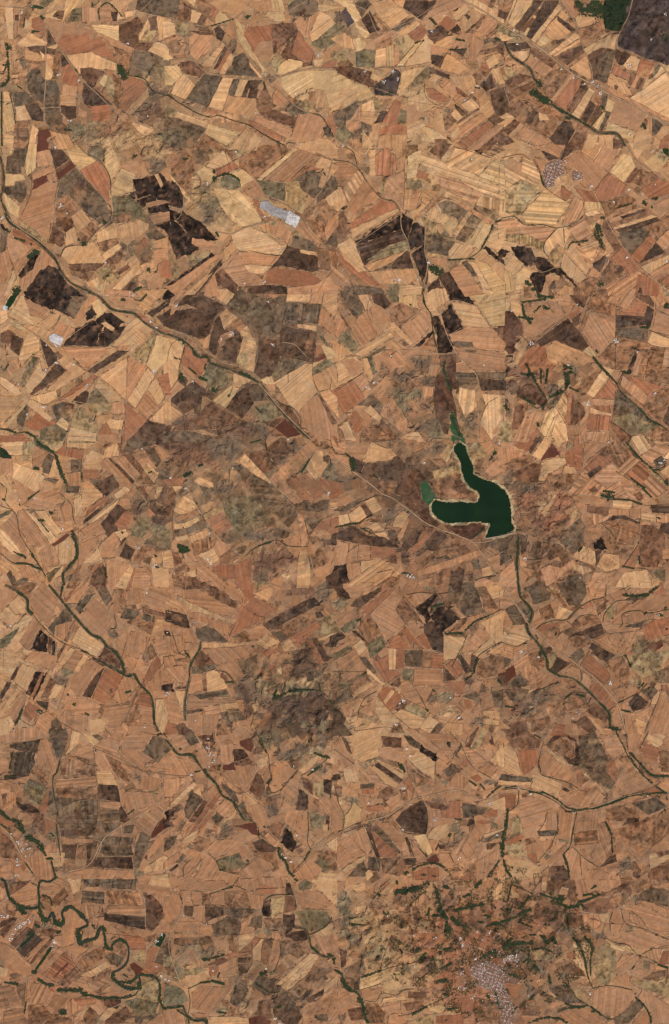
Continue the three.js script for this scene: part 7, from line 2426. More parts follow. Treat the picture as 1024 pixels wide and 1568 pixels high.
function normalAt(x, y) {
  const i = clamp(Math.floor(x / CELL), 0, NX - 1), j = clamp(Math.floor(y / CELL), 0, NZ - 1), u = clamp(x / CELL - i), v = clamp(y / CELL - j);
  const k = ((j + OFF) * AW + i + OFF) * 3;
  for (let c = 0; c < 3; c++) nrmTmp[c] = lerp(lerp(NRM[k + c], NRM[k + 3 + c], u), lerp(NRM[k + AW * 3 + c], NRM[k + AW * 3 + 3 + c], u), v);
  return nrmTmp;
}

// ---------- draping: a flat outline laid over the relief ----------
function cut(p, a, b, c) { const o = []; for (let i = 0; i < p.length; i++) { const s = p[i], e = p[(i + 1) % p.length], ds = a * s[0] + b * s[1] - c, de = a * e[0] + b * e[1] - c; if (ds <= 0) o.push(s); if ((ds < 0 && de > 0) || (ds > 0 && de < 0)) { const t = ds / (ds - de); o.push([lerp(s[0], e[0], t), lerp(s[1], e[1], t)]); } } return o; }
class Sheet {
  constructor() { this.p = []; this.n = []; this.c = []; this.u = []; this.i = []; this.area = 0; }
  convex(poly, lift, col) {   // col: [r,g,b] or a function of (x, y)
    let x0 = 1e9, x1 = -1e9, y0 = 1e9, y1 = -1e9; for (const q of poly) { x0 = Math.min(x0, q[0]); x1 = Math.max(x1, q[0]); y0 = Math.min(y0, q[1]); y1 = Math.max(y1, q[1]); }
    const j0 = clamp(Math.floor(y0 / CELL), 0, NZ - 1), j1 = clamp(Math.floor((y1 - 1e-6) / CELL), 0, NZ - 1);
    for (let j = j0; j <= j1; j++) {
      let row = poly; if (y0 < j * CELL) row = cut(row, 0, -1, -j * CELL); if (y1 > (j + 1) * CELL) row = cut(row, 0, 1, (j + 1) * CELL);
      if (row.length < 3) continue;
      let a0 = 1e9, a1 = -1e9; for (const q of row) { a0 = Math.min(a0, q[0]); a1 = Math.max(a1, q[0]); }
      const i0 = clamp(Math.floor(a0 / CELL), 0, NX - 1), i1 = clamp(Math.floor((a1 - 1e-6) / CELL), 0, NX - 1);
      for (let i = i0; i <= i1; i++) {
        let c = row; if (a0 < i * CELL) c = cut(c, -1, 0, -i * CELL); if (a1 > (i + 1) * CELL) c = cut(c, 1, 0, (i + 1) * CELL);
        if (c.length < 3) continue;
        const s = (i + j + 1) * CELL; this.fan(cut(c, 1, 1, s), lift, col); this.fan(cut(c, -1, -1, -s), lift, col);
      }
    }
  }
  fan(q, lift, col) {
    if (q.length < 3) return; let ar = 0; for (let i = 0; i < q.length; i++) { const a = q[i], b = q[(i + 1) % q.length]; ar += a[0] * b[1] - a[1] * b[0]; }
    if (Math.abs(ar) < 0.002) return; this.area += Math.abs(ar) / 2;
    const base = this.p.length / 3;
    for (const [x, y] of q) { const n = normalAt(x, y); this.p.push(wx(x), ground(x, y) + lift, wz(y)); this.n.push(n[0], n[1], n[2]); this.u.push(wx(x) / 5120, wz(y) / 5120); const c = typeof col === 'function' ? col(x, y) : col; this.c.push(c[0], c[1], c[2]); }
    for (let i = 1; i < q.length - 1; i++) ar > 0 ? this.i.push(base, base + i + 1, base + i) : this.i.push(base, base + i, base + i + 1);
  }
  outline(pts, lift, col) {
    const v = pts.map((q) => new THREE.Vector2(q[0], q[1]));
    for (const [a, b, c] of THREE.ShapeUtils.triangulateShape(v, [])) this.convex([pts[a], pts[b], pts[c]], lift, col);
  }
  ribbon(line, half, lift, col) {   // half: number or function of the arc fraction
    const n = line.length, L = [], Rr = [];
    for (let i = 0; i < n; i++) { const a = line[Math.max(0, i - 1)], b = line[Math.min(n - 1, i + 1)], l = Math.hypot(b[0] - a[0], b[1] - a[1]) || 1, w = typeof half === 'function' ? half(i) : half; L.push([line[i][0] - (b[1] - a[1]) / l * w, line[i][1] + (b[0] - a[0]) / l * w]); Rr.push([line[i][0] + (b[1] - a[1]) / l * w, line[i][1] - (b[0] - a[0]) / l * w]); }
    for (let i = 0; i < n - 1; i++) { this.convex([L[i], L[i + 1], Rr[i + 1]], lift, col); this.convex([L[i], Rr[i + 1], Rr[i]], lift, col); }
  }
  geometry() {
    const g = new THREE.BufferGeometry(); g.setAttribute('position', new THREE.Float32BufferAttribute(this.p, 3)); g.setAttribute('normal', new THREE.Float32BufferAttribute(this.n, 3));
    g.setAttribute('color', new THREE.Float32BufferAttribute(this.c, 3)); g.setAttribute('uv', new THREE.Float32BufferAttribute(this.u, 2)); g.setIndex(this.i); return g;
  }
}
const curve = (pts, step = 2.5) => { if (pts.length < 3) { const a = pts[0], b = pts[pts.length - 1], k = Math.max(1, Math.ceil(Math.hypot(b[0] - a[0], b[1] - a[1]) / 12)); return Array.from({ length: k + 1 }, (_, i) => [lerp(a[0], b[0], i / k), lerp(a[1], b[1], i / k)]); } const c = new THREE.CatmullRomCurve3(pts.map((q) => new THREE.Vector3(q[0], 0, q[1])), false, 'centripetal'); const n = Math.max(2, Math.ceil(c.getLength() / step)); return c.getPoints(n).map((v) => [v.x, v.z]); };
const used = {};
const numbered = (n) => { const k = used[n] = (used[n] ?? -1) + 1; return k ? n + '_' + String(k).padStart(3, '0') : n; };
const mesh = (name, geo, mat, parent = scene) => { const m = new THREE.Mesh(geo, mat); m.name = numbered(name); m.castShadow = m.receiveShadow = true; parent.add(m); return m; };
const tag = (o, label, category, group, kind) => { if (label) o.userData.label = label; if (category) o.userData.category = category; if (group) o.userData.group = group; if (kind) o.userData.kind = kind; return o; };

// ---------- surface textures ----------
function texture(w, h, f, srgb = true) { const d = new Uint8Array(w * h * 4); for (let y = 0; y < h; y++) for (let x = 0; x < w; x++) { const c = f(x, y), k = (y * w + x) * 4; d[k] = clamp(c[0]) * 255; d[k + 1] = clamp(c[1]) * 255; d[k + 2] = clamp(c[2]) * 255; d[k + 3] = 255; } const t = new THREE.DataTexture(d, w, h); t.magFilter = THREE.LinearFilter; t.minFilter = THREE.LinearMipmapLinearFilter; t.generateMipmaps = true; if (srgb) t.colorSpace = THREE.SRGBColorSpace; t.wrapS = t.wrapT = THREE.RepeatWrapping; t.needsUpdate = true; return t; }
const enc = (v) => clamp(v) ** (1 / 2.2);
const MEAN = .62;
const tone = (amp, warm, fine, s) => texture(1024, 1024, (x, y) => {   // 5 m a texel: soil mottle, damp and dry spots, tilth grain
  const u = x / 1024, v = y / 1024, a = fbm(u * 24, v * 24, 4, s, 24) - .5, b = fbm(u * 96, v * 96, 3, s + 9, 96) - .5, c = hash(x, y, s + 3) - .5, q = fbm(u * 40, v * 40, 3, s + 17, 40) - .5;
  const k = MEAN * (1 + amp * (1.7 * a + 2.4 * b) + fine * c), r = 1 + warm * q; return [enc(k * r), enc(k), enc(k / r * (1 - warm * q * .3))];
});
const ridges = (u, v, s) => { const q = fbm(u * 22 + 1.2 * vnoise(u * 44, v * 44, s + 5, 44), v * 22 + 1.2 * vnoise(u * 44, v * 44, s + 6, 44), 5, s, 22); return 1 - Math.abs(2 * q - 1) * 2.2; };
const wild = (s, bare, veg, fine, warm) => texture(1024, 1024, (x, y) => {   // thin grass, bare pale crests, darker scrub
  const u = x / 1024, v = y / 1024, r = ridges(u, v, 310), f = fbm(u * 60, v * 60, 4, s, 60), g = fbm(u * 130, v * 130, 3, s + 7, 130), q = fbm(u * 30, v * 30, 3, s + 17, 30) - .5;
  const k = MEAN * (.84 + bare * smooth(.55, .95, r * .7 + f * .45) - veg * smooth(.53, .36, f * .55 + g * .5) + .5 * (g - .5) + fine * (hash(x, y, s) - .5)), w = 1 + warm * q * 2; return [enc(k * w), enc(k), enc(k / w)];
});
const mapField = tone(.17, .12, .26, 40), mapScrub = wild(60, .42, .3, .3, .14), mapAsh = wild(80, 1.1, .4, .6, .1);
const bumpWild = texture(1024, 1024, (x, y) => { const u = x / 1024, v = y / 1024, r = clamp(.5 + .42 * ridges(u, v, 310) + .25 * (fbm(u * 130, v * 130, 3, 320, 130) - .5)); return [r, r, r]; }, false);
const bumpTilth = texture(1024, 1024, (x, y) => { const u = x / 1024, v = y / 1024, r = fbm(u * 150, v * 150, 3, 330, 150); return [r, r, r]; }, false);
const mat = (map, o = {}) => new THREE.MeshPhysicalMaterial({ map, vertexColors: true, roughness: 1, metalness: 0, specularIntensity: .15, ...o });
const mField = mat(mapField, { bumpMap: bumpTilth, bumpScale: 7 }), mScrub = mat(mapScrub, { bumpMap: bumpWild, bumpScale: 22 }), mHill = mat(mapScrub, { bumpMap: bumpWild, bumpScale: 12 }), mAsh = mat(mapAsh, { bumpMap: bumpTilth, bumpScale: 5 });
const scrubby = new Set(['g', 'e', 'l', 'd', 'h', 'q', 'b', 'F', 'm']);
const matFor = (c) => c === 'h' ? mHill : c === 'k' ? mAsh : scrubby.has(c) ? mScrub : mField;

// ---------- soil colour of the open land ----------
const GW = 1024, GH = 1568;
const LANDS = [['e', 410, 770, 140, 85, .75], ['b', 320, 690, 80, 30, .5], ['d', 400, 500, 110, 80, .5], ['e', 330, 660, 110, 50, .5], ['d', 640, 735, 110, 36, .8], ['d', 600, 730, 60, 26, .8], ['g', 460, 1075, 104, 100, .7], ['d', 457, 1080, 95, 86, .85], ['e', 110, 1270, 80, 100, .5], ['b', 650, 900, 90, 60, .5], ['b', 860, 600, 55, 80, .5], ['q', 790, 1420, 150, 90, .55], ['b', 730, 1450, 130, 70, .4], ['e', 450, 1530, 90, 50, .6], ['b', 890, 850, 80, 60, .45], ['b', 240, 215, 90, 55, .5], ['y', 700, 285, 160, 80, .35], ['y', 180, 215, 50, 35, .45], ['e', 300, 330, 60, 40, .4], ['g', 330, 310, 50, 40, .4], ['e', 60, 770, 60, 30, .2], ['e', 640, 660, 80, 70, .5], ['b', 840, 780, 60, 70, .6], ['e', 270, 760, 90, 60, .5], ['e', 560, 600, 60, 40, .3], ['e', 420, 950, 110, 50, .45], ['e', 700, 1060, 80, 40, .3], ['e', 830, 1080, 90, 50, .45], ['l', 600, 1450, 80, 90, .55], ['e', 330, 1440, 110, 70, .4], ['e', 430, 1240, 80, 60, .4], ['b', 660, 1190, 60, 50, .3], ['e', 90, 60, 60, 40, .3], ['e', 700, 560, 70, 40, .3], ['g', 960, 1000, 60, 50, .5], ['e', 930, 1180, 70, 60, .4], ['b', 180, 700, 70, 60, .4], ['d', 620, 780, 60, 40, .4], ['b', 560, 840, 80, 50, .3], ['m', 100, 1520, 100, 50, .4], ['e', 820, 1500, 60, 60, .4], ['b', 860, 1350, 80, 40, .4], ['b', 780, 160, 90, 50, .25], ['b', 900, 420, 80, 60, .25], ['l', 640, 230, 70, 60, .3]];
const veilW = new Float32Array(GW * GH);
const soil = new Float32Array(GW * GH * 3), cover = new Float32Array(GW * GH);
{
  const gx = 17, gy = 25, acc = new Float64Array(gx * gy * 4);
  for (const t of TILES) for (const f of t.F) {
    const p = sheet(t, f, 1), c = PAL[f[0][0]]; if ('kWwGFs'.includes(f[0][0])) continue;
    let x = 0, y = 0; for (const q of p) { x += q[0] / p.length; y += q[1] / p.length; }
    const w = Math.abs(THREE.ShapeUtils.area(p.map((q) => ({ x: q[0], y: q[1] }))));
    for (let j = 0; j < gy; j++) for (let i = 0; i < gx; i++) { const d = ((i * 64 - x) ** 2 + (j * 64 - y) ** 2) / 2600; if (d > 9) continue; const e = Math.exp(-d) * w, k = (j * gx + i) * 4; acc[k] += c[0] * e; acc[k + 1] += c[1] * e; acc[k + 2] += c[2] * e; acc[k + 3] += e; }
  }
  const cell = (i, j, c) => { const k = (Math.min(j, gy - 1) * gx + Math.min(i, gx - 1)) * 4; return acc[k + c] / (acc[k + 3] || 1); };
  for (let y = 0; y < GH; y++) for (let x = 0; x < GW; x++) { const u = clamp(x / 64 + (fbm(x / 25, y / 25, 3, 3) - .5) * 1.6, 0, gx - 1.001), v = clamp(y / 64 + (fbm(x / 25, y / 25, 3, 4) - .5) * 1.6, 0, gy - 1.001), i = Math.floor(u), j = Math.floor(v); for (let c = 0; c < 3; c++) soil[(y * GW + x) * 3 + c] = lerp(lerp(cell(i, j, c), cell(i + 1, j, c), u - i), lerp(cell(i, j + 1, c), cell(i + 1, j + 1, c), u - i), v - j); }
  let n = 0;
  for (const [code, cx, cy, rx, ry, str] of LANDS) { const c = PAL[code]; n += 3; for (let y = Math.max(0, Math.floor(cy - ry * 1.5)); y < Math.min(GH, cy + ry * 1.5); y++) for (let x = Math.max(0, Math.floor(cx - rx * 1.5)); x < Math.min(GW, cx + rx * 1.5); x++) { const d = Math.hypot((x - cx) / rx, (y - cy) / ry), m = clamp((1.05 - d + (fbm(x / 24, y / 24, 4, n) - .5) * 1.7) * 1.8) * str * clamp((fbm(x / 8, y / 8, 3, n + 1) - .34) * 5); if (m <= 0) continue; const k = y * GW + x; for (let q = 0; q < 3; q++) soil[k * 3 + q] = lerp(soil[k * 3 + q], c[q], m); veilW[k] = Math.max(veilW[k], m); } }
  for (const t of TILES) for (const s of t.S) {
    const c = PAL[s[0]], [[cx, cy]] = sheet(t, s.slice(0, 3), 1), rx = s[3] / 4, ry = s[4] / 4; n++;
    for (let y = Math.max(0, Math.floor(cy - ry * 1.5)); y < Math.min(GH, cy + ry * 1.5); y++) for (let x = Math.max(0, Math.floor(cx - rx * 1.5)); x < Math.min(GW, cx + rx * 1.5); x++) {
      const d = Math.hypot((x - cx) / rx, (y - cy) / ry), m = clamp((1 - d + (fbm(x / 9, y / 9, 3, n) - .5) * 1.5) * 2.2); if (m <= 0) continue;
      const k = y * GW + x, w = m * ('yl'.includes(s[0]) ? .55 : .85); for (let q = 0; q < 3; q++) soil[k * 3 + q] = lerp(soil[k * 3 + q], c[q], w); cover[k] = Math.max(cover[k], m);
    }
  }
}
const soilAt = (x, y) => { const k = clamp(Math.floor(y), 0, GH - 1) * GW + clamp(Math.floor(x), 0, GW - 1); return k; };
const mapSoil = texture(GW, GH, (x, y) => { const k = (y * GW + x) * 3, a = fbm(x / 14, y / 14, 4, 71) - .5, b = hash(x, y, 72) - .5, q = fbm(x / 30, y / 30, 3, 75) - .5, r2 = fbm(x / 5, y / 5, 3, 77) - .5, m = 1 + .7 * a + .75 * r2 + .2 * b; return [enc(soil[k] * m * (1 + .2 * q)), enc(soil[k + 1] * m), enc(soil[k + 2] * m * (1 - .2 * q))]; });
mapSoil.wrapS = mapSoil.wrapT = THREE.MirroredRepeatWrapping;

// ---------- the ground sheet ----------
const gpos = [], guv = [], gidx = [];
for (let j = 0; j < AZ.length; j++) for (let i = 0; i < AW; i++) { gpos.push(wx(AX[i]), HT[j * AW + i], wz(AZ[j])); guv.push(AX[i] / 1024, AZ[j] / 1568); if (i < AW - 1 && j < AZ.length - 1) { const a = j * AW + i; gidx.push(a, a + AW, a + 1, a + 1, a + AW, a + AW + 1); } }
const gg = new THREE.BufferGeometry(); gg.setAttribute('position', new THREE.Float32BufferAttribute(gpos, 3)); gg.setAttribute('normal', new THREE.BufferAttribute(NRM, 3)); gg.setAttribute('uv', new THREE.Float32BufferAttribute(guv, 2)); gg.setIndex(gidx);
const bumpLand = bumpWild.clone(); bumpLand.repeat.set(2, 3.0625); bumpLand.needsUpdate = true;
const land = tag(mesh('ground', gg, new THREE.MeshPhysicalMaterial({ map: mapSoil, bumpMap: bumpLand, bumpScale: 65, roughness: 1, specularIntensity: .15 })), 'dry rolling farmland of tan and brown soil', 'farmland', null, 'structure');

// ---------- fields ----------
const STEP = .04, bits = [], OUTLINES = [];
const shade = (c, l, w = 0) => [c[0] * l * (1 + w) / MEAN, c[1] * l / MEAN, c[2] * l * (1 - w) / MEAN];
function strips(pts, strong, base, put) {   // ploughing strips along the longest side
  let best = 0, dir = [1, 0]; for (let i = 0; i < pts.length; i++) { const a = pts[i], b = pts[(i + 1) % pts.length], l = Math.hypot(b[0] - a[0], b[1] - a[1]); if (l > best) { best = l; dir = [(b[0] - a[0]) / l, (b[1] - a[1]) / l]; } }
  const nx = -dir[1], ny = dir[0], d = pts.map((q) => q[0] * nx + q[1] * ny), lo = Math.min(...d), hi = Math.max(...d); let at = lo;
  const tri = THREE.ShapeUtils.triangulateShape(pts.map((q) => new THREE.Vector2(q[0], q[1])), []);
  while (at < hi - .05) {
    const w = strong ? 1 + rnd() * 2.6 : .6 + rnd() * rnd() * 2.8, to = hi - at < w * 1.5 ? hi + .1 : at + w;
    const l = strong ? 1 + (rnd() - .5) * .8 : 1 + (rnd() - .5) * (rnd() < .3 ? .56 : .26), col = shade(base, l, (rnd() - .5) * .12);
    for (const [a, b, c] of tri) { let q = cut([pts[a], pts[b], pts[c]], -nx, -ny, -at); if (q.length > 2) q = cut(q, nx, ny, to); if (q.length > 2) put(q, col); }
    at = to;
  }
}
const ragged = (p, amp) => { const o = []; p.forEach((a, i) => { const b = p[(i + 1) % p.length], k = Math.max(1, Math.round(Math.hypot(b[0] - a[0], b[1] - a[1]) / (amp > 1 ? 3 : 7))); for (let j = 0; j < k; j++) { const x = lerp(a[0], b[0], j / k), y = lerp(a[1], b[1], j / k); o.push([x + (fbm(x / 4, y / 4, 2, 91) - .5) * amp * 2, y + (fbm(x / 4, y / 4, 2, 92) - .5) * amp * 2]); } }); return o; };
const round = (p) => new THREE.CatmullRomCurve3(p.map((q) => new THREE.Vector3(q[0], 0, q[1])), true, 'catmullrom', .5).getPoints(p.length * 5).slice(0, -1).map((v) => [v.x + (vnoise(v.x / 3, v.z / 3, 7) - .5) * 2.4, v.z + (vnoise(v.x / 3, v.z / 3, 8) - .5) * 2.4]);
for (const t of TILES) t.F.forEach((f, n) => {
  const code = f[0][0], mode = f[0][1]; if ('wW'.includes(code)) return;
  const pts = 'aqFh'.includes(code) ? ragged(round(field(t, f)), code === 'a' ? 2.5 : .5) : ragged(field(t, f), code === 'k' ? 2.6 : mode ? .7 : 1.3), base = PAL[code], s = new Sheet(), l0 = [1, .99, .97, .95, .86, .84, .83][t.cy] * (1 + (rnd() - .5) * (code === 'k' ? .5 : .24)), hue = (rnd() - .5) * .08;
  const tint = (col) => { if (code === 'G') return col; if (code === 'h') return (x, y) => { const f = fbm(x / 16 + 3 * vnoise(x / 20, y / 20, 3), y / 9, 4, 151), m = smooth(.55, .75, f) * .4; return col.map((v, i) => lerp(v * (.6 + .8 * fbm(x / 6, y / 6, 2, 152)), PAL.e[i] / MEAN, m)); }; if (code === 'k') return (x, y) => { const m = .55 * smooth(.52, .74, fbm(x / 5, y / 5, 3, 141)); return col.map((v, i) => lerp(v, PAL.b[i] / MEAN, m)); }; if (code === 'a') return (x, y) => { const m = smooth(.3, .7, fbm(x / 4, y / 4, 3, 143)), d = [lin(70), lin(78), lin(56)]; return col.map((v, i) => lerp(d[i] / MEAN, v, m)); }; return (x, y) => { const k = soilAt(x, y), m = Math.max(cover[k] * .45, veilW[k] * .75); return m ? [lerp(col[0], soil[k * 3] / MEAN, m), lerp(col[1], soil[k * 3 + 1] / MEAN, m), lerp(col[2], soil[k * 3 + 2] / MEAN, m)] : col; }; };
  const b = [base[0] * l0 * (1 + hue), base[1] * l0, base[2] * l0 * (1 - hue)], lift = .5 + n * STEP + (t.cx % 2 + t.cy % 2 * 2) * .01; OUTLINES.push(pts);
  if (mode || ('ptnmobyd'.includes(code) && rnd() < .75)) strips(pts, mode === '#', b, (q, col) => s.convex(q, lift, tint(col))); else s.outline(pts, lift, tint(shade(b, 1)));
  if (s.i.length) bits.push({ s, code, pts });
});
// ---------- small plots between the surveyed fields ----------
{
  const box = OUTLINES.map((p) => { let a = 1e9, b = -1e9, c = 1e9, d = -1e9; for (const q of p) { a = Math.min(a, q[0]); b = Math.max(b, q[0]); c = Math.min(c, q[1]); d = Math.max(d, q[1]); } return [a, b, c, d]; });
  const bins = new Map(); OUTLINES.forEach((p, k) => { const [a, b, c, d] = box[k]; for (let j = Math.floor(c / 32); j <= d / 32; j++) for (let i = Math.floor(a / 32); i <= b / 32; i++) { const key = i + j * 1000; if (!bins.has(key)) bins.set(key, []); bins.get(key).push(k); } });
  const taken = (x, y) => { for (const k of bins.get(Math.floor(x / 32) + Math.floor(y / 32) * 1000) || []) { const q = box[k]; if (x > q[0] && x < q[1] && y > q[2] && y < q[3] && inside(OUTLINES[k], x, y)) return true; } return false; };
  const split = (q, depth, out) => {   // q: four corners
    const l = (a, b) => Math.hypot(q[a][0] - q[b][0], q[a][1] - q[b][1]), w = (l(0, 1) + l(2, 3)) / 2, h = (l(1, 2) + l(3, 0)) / 2, mid = (a, b, t) => [lerp(q[a][0], q[b][0], t), lerp(q[a][1], q[b][1], t)];
    if (Math.max(w, h) < 9 + rnd() * 16 || depth > 6) { out.push(q); return; }
    const s = .32 + rnd() * .36, s2 = s + (rnd() - .5) * .12;
    if (w > h * (.7 + rnd() * .5)) { const a = mid(0, 1, s), b = mid(3, 2, s2); split([q[0], a, b, q[3]], depth + 1, out); split([a, q[1], q[2], b], depth + 1, out); } else { const a = mid(1, 2, s), b = mid(0, 3, s2); split([q[0], q[1], a, b], depth + 1, out); split([b, a, q[2], q[3]], depth + 1, out); }
  };
  for (let j = -1; j < 27; j++) for (let i = -1; i < 18; i++) {
    const ang = (fbm(i * .7, j * .7, 2, 90) - .5) * 5, c = Math.cos(ang), s = Math.sin(ang), cx = i * 60 + 30 + rnd() * 20, cy = j * 60 + 30 + rnd() * 20, out = [], lvl = .08 + ((i + j * 3 + 60) % 5) * .07;
    const cor = [[-38, -38], [38, -38], [38, 38], [-38, 38]].map(([a, b]) => [cx + a * c - b * s, cy + a * s + b * c]); split(cor, 0, out);
    for (const q of out) {
      const x = (q[0][0] + q[2][0]) / 2, y = (q[0][1] + q[2][1]) / 2; if (x < 0 || y < 0 || x > 1024 || y > 1568) continue;
      let free = 0; for (const p of [...q, [x, y]]) if (!taken(lerp(p[0], x, .25), lerp(p[1], y, .25))) free++;
      const k = soilAt(x, y); if (free < 3 || cover[k] > .22 || polyDist(LK, x, y) < 6) continue;
      const b = [soil[k * 3], soil[k * 3 + 1], soil[k * 3 + 2]], r = rnd(), l = r < .17 ? .62 + rnd() * .22 : r < .26 ? 1.1 + rnd() * .12 : .9 + rnd() * .2, sh = new Sheet(), hue = (rnd() - .5) * .14, bb = [b[0] * l * (1 + hue), b[1] * l, b[2] * l * (1 - hue)];
      if (rnd() < .55) strips(q, false, bb, (e, col) => sh.convex(e, lvl, col)); else sh.outline(q, lvl, shade(bb, 1));
      if (sh.i.length) bits.push({ s: sh, code: l < .8 ? 'e' : 't', pts: q });
    }
  }
}
bits.sort((a, b) => b.s.area - a.s.area);
const rest = new Map();
bits.forEach((b, k) => {
  const m = matFor(b.code);
  if (k < 300) { const o = mesh(b.code === 'k' ? 'burnt_field' : b.code === 'F' ? 'woodland_floor' : 'field', b.s.geometry(), m, land); if (b.code === 'k') o.userData.label = 'field burnt black'; }
  else { if (!rest.has(m)) rest.set(m, []); rest.get(m).push(b.s.geometry()); }
});
{ const g = new THREE.BufferGeometry(); const all = [...rest]; const merged = all.map(([, l]) => mergeGeometries(l)); const o = mergeGeometries(merged, true); const m = mesh('small_field_mosaic', o, all.map(([k]) => k), land); m.userData.kind = 'stuff'; }

// ---------- watercourses, roads ----------
const TOP = 4.6;
const flat = (r, g, b, rough = 1) => new THREE.MeshStandardMaterial({ color: new THREE.Color().setRGB(lin(r), lin(g), lin(b)), roughness: rough });
function network(name, label, category, list, partName, material) {   // list of [length, geometry]
  const o = new THREE.Group(); o.name = numbered(name); scene.add(o); tag(o, label, category, null, 'structure');
  list.sort((a, b) => b[0] - a[0]); const tail = [];
  list.forEach(([, g], k) => { if (k < 290) mesh(partName, g, material, o); else tail.push(g); });
  if (tail.length) mesh(partName + '_remainder', mergeGeometries(tail), material, o).userData.kind = 'stuff';
  return o;
}
const lineLen = (p) => p.reduce((a, q, i) => i ? a + Math.hypot(q[0] - p[i - 1][0], q[1] - p[i - 1][1]) : 0, 0);
const brooks = [], lanes = [], greenSpots = [];
const tints = (r, g, b, l) => [lin(r) * l / MEAN, lin(g) * l / MEAN, lin(b) * l / MEAN];
let roadNo = 0;
for (const t of TILES) {
  for (const w of t.W) { const line = curve(sheet(t, w, 1)), s = new Sheet(), id = rnd() * 99, h = w[0] / 4 * (w[0] > 6 ? .44 : .34); if (w[0] > 7) s.ribbon(line, (i) => w[0] / 4 * (.5 + 1.3 * vnoise(i * .12, id, 6)), TOP - .5, (x, y) => tints(118, 93, 68, .75 + .6 * vnoise(x / 4, y / 4, 9))); s.ribbon(line, (i) => h * (.5 + 1.1 * vnoise(i * .35, id, 2)), TOP, (x, y) => tints(68, 62, 44, .75 + .7 * vnoise(x / 5, y / 5, 6))); brooks.push([lineLen(line), s.geometry()]); greenSpots.push([line, w[0] / 4, .16]); }
  for (const r of t.R) {
    const line = curve(sheet(t, r, 1), 5), s = new Sheet(), w = r[0] / 4, big = r[0] >= 6, dark = !big && rnd() < .45; roadNo++;
    if (big) s.ribbon(line, w * .52, TOP + .1 + (roadNo % 9) * .03, (x, y) => tints(112, 86, 64, .8 + .5 * vnoise(x / 7, y / 7, 12)));
    s.ribbon(line, big ? w * .2 : w * .24, TOP + .5 + (roadNo % 11) * .03, (x, y) => dark ? tints(108, 80, 58, .8 + .5 * vnoise(x / 6, y / 6, 13)) : tints(196, 158, 120, .7 + .5 * vnoise(x / 6, y / 6, 14)));
    lanes.push([lineLen(line), s.geometry()]);
  }
}
{ // field margins: grass banks, hedges and paths along some of the edges
  const s = new Sheet(); let k = 0;
  for (const p of OUTLINES) for (let i = 0; i < p.length; i++) {
    const a = p[i], b = p[(i + 1) % p.length], r = rnd(); if (r > .38 || Math.hypot(b[0] - a[0], b[1] - a[1]) < 4) continue;
    const dark = r < .28, w = dark ? .2 + rnd() * .2 : .12 + rnd() * .14, id = rnd() * 99; s.ribbon(curve([a, b]), (i) => w * (.3 + 1.2 * vnoise(i * .9, id, 3)), TOP - .8 + (k++ % 17) * .03, (x, y) => dark ? tints(84, 66, 46, .8 + .6 * vnoise(x / 4, y / 4, 15)) : tints(206, 168, 124, .8 + .4 * vnoise(x / 4, y / 4, 16)));
  }
  mesh('field_margins', s.geometry(), mField, land).userData.kind = 'stuff';
}
network('streams', 'narrow dark streams and dry gullies winding between the fields', 'stream', brooks, 'stream', mScrub);
network('roads', 'pale dirt roads and tracks crossing the farmland', 'road', lanes, 'road', mField);

// ---------- river ----------
{
  const o = new THREE.Group(); o.name = 'river'; scene.add(o); tag(o, 'dark green meandering river with tight loops in the lower left corner', 'river', null, 'structure');
  const m = new THREE.MeshStandardMaterial({ vertexColors: true, roughness: .3 }); let k = 0;
  for (const t of TILES) for (const r of t.RV || []) { const line = curve(sheet(t, r, 1), 2), s = new Sheet(); s.ribbon(line, r[0] / 4 * .42, TOP + .95 + k++ * .04, [lin(24), lin(34), lin(24)]); mesh('river_reach', s.geometry(), m, o); greenSpots.push([line, r[0] / 4 * 1.5, 1.7]); }
}

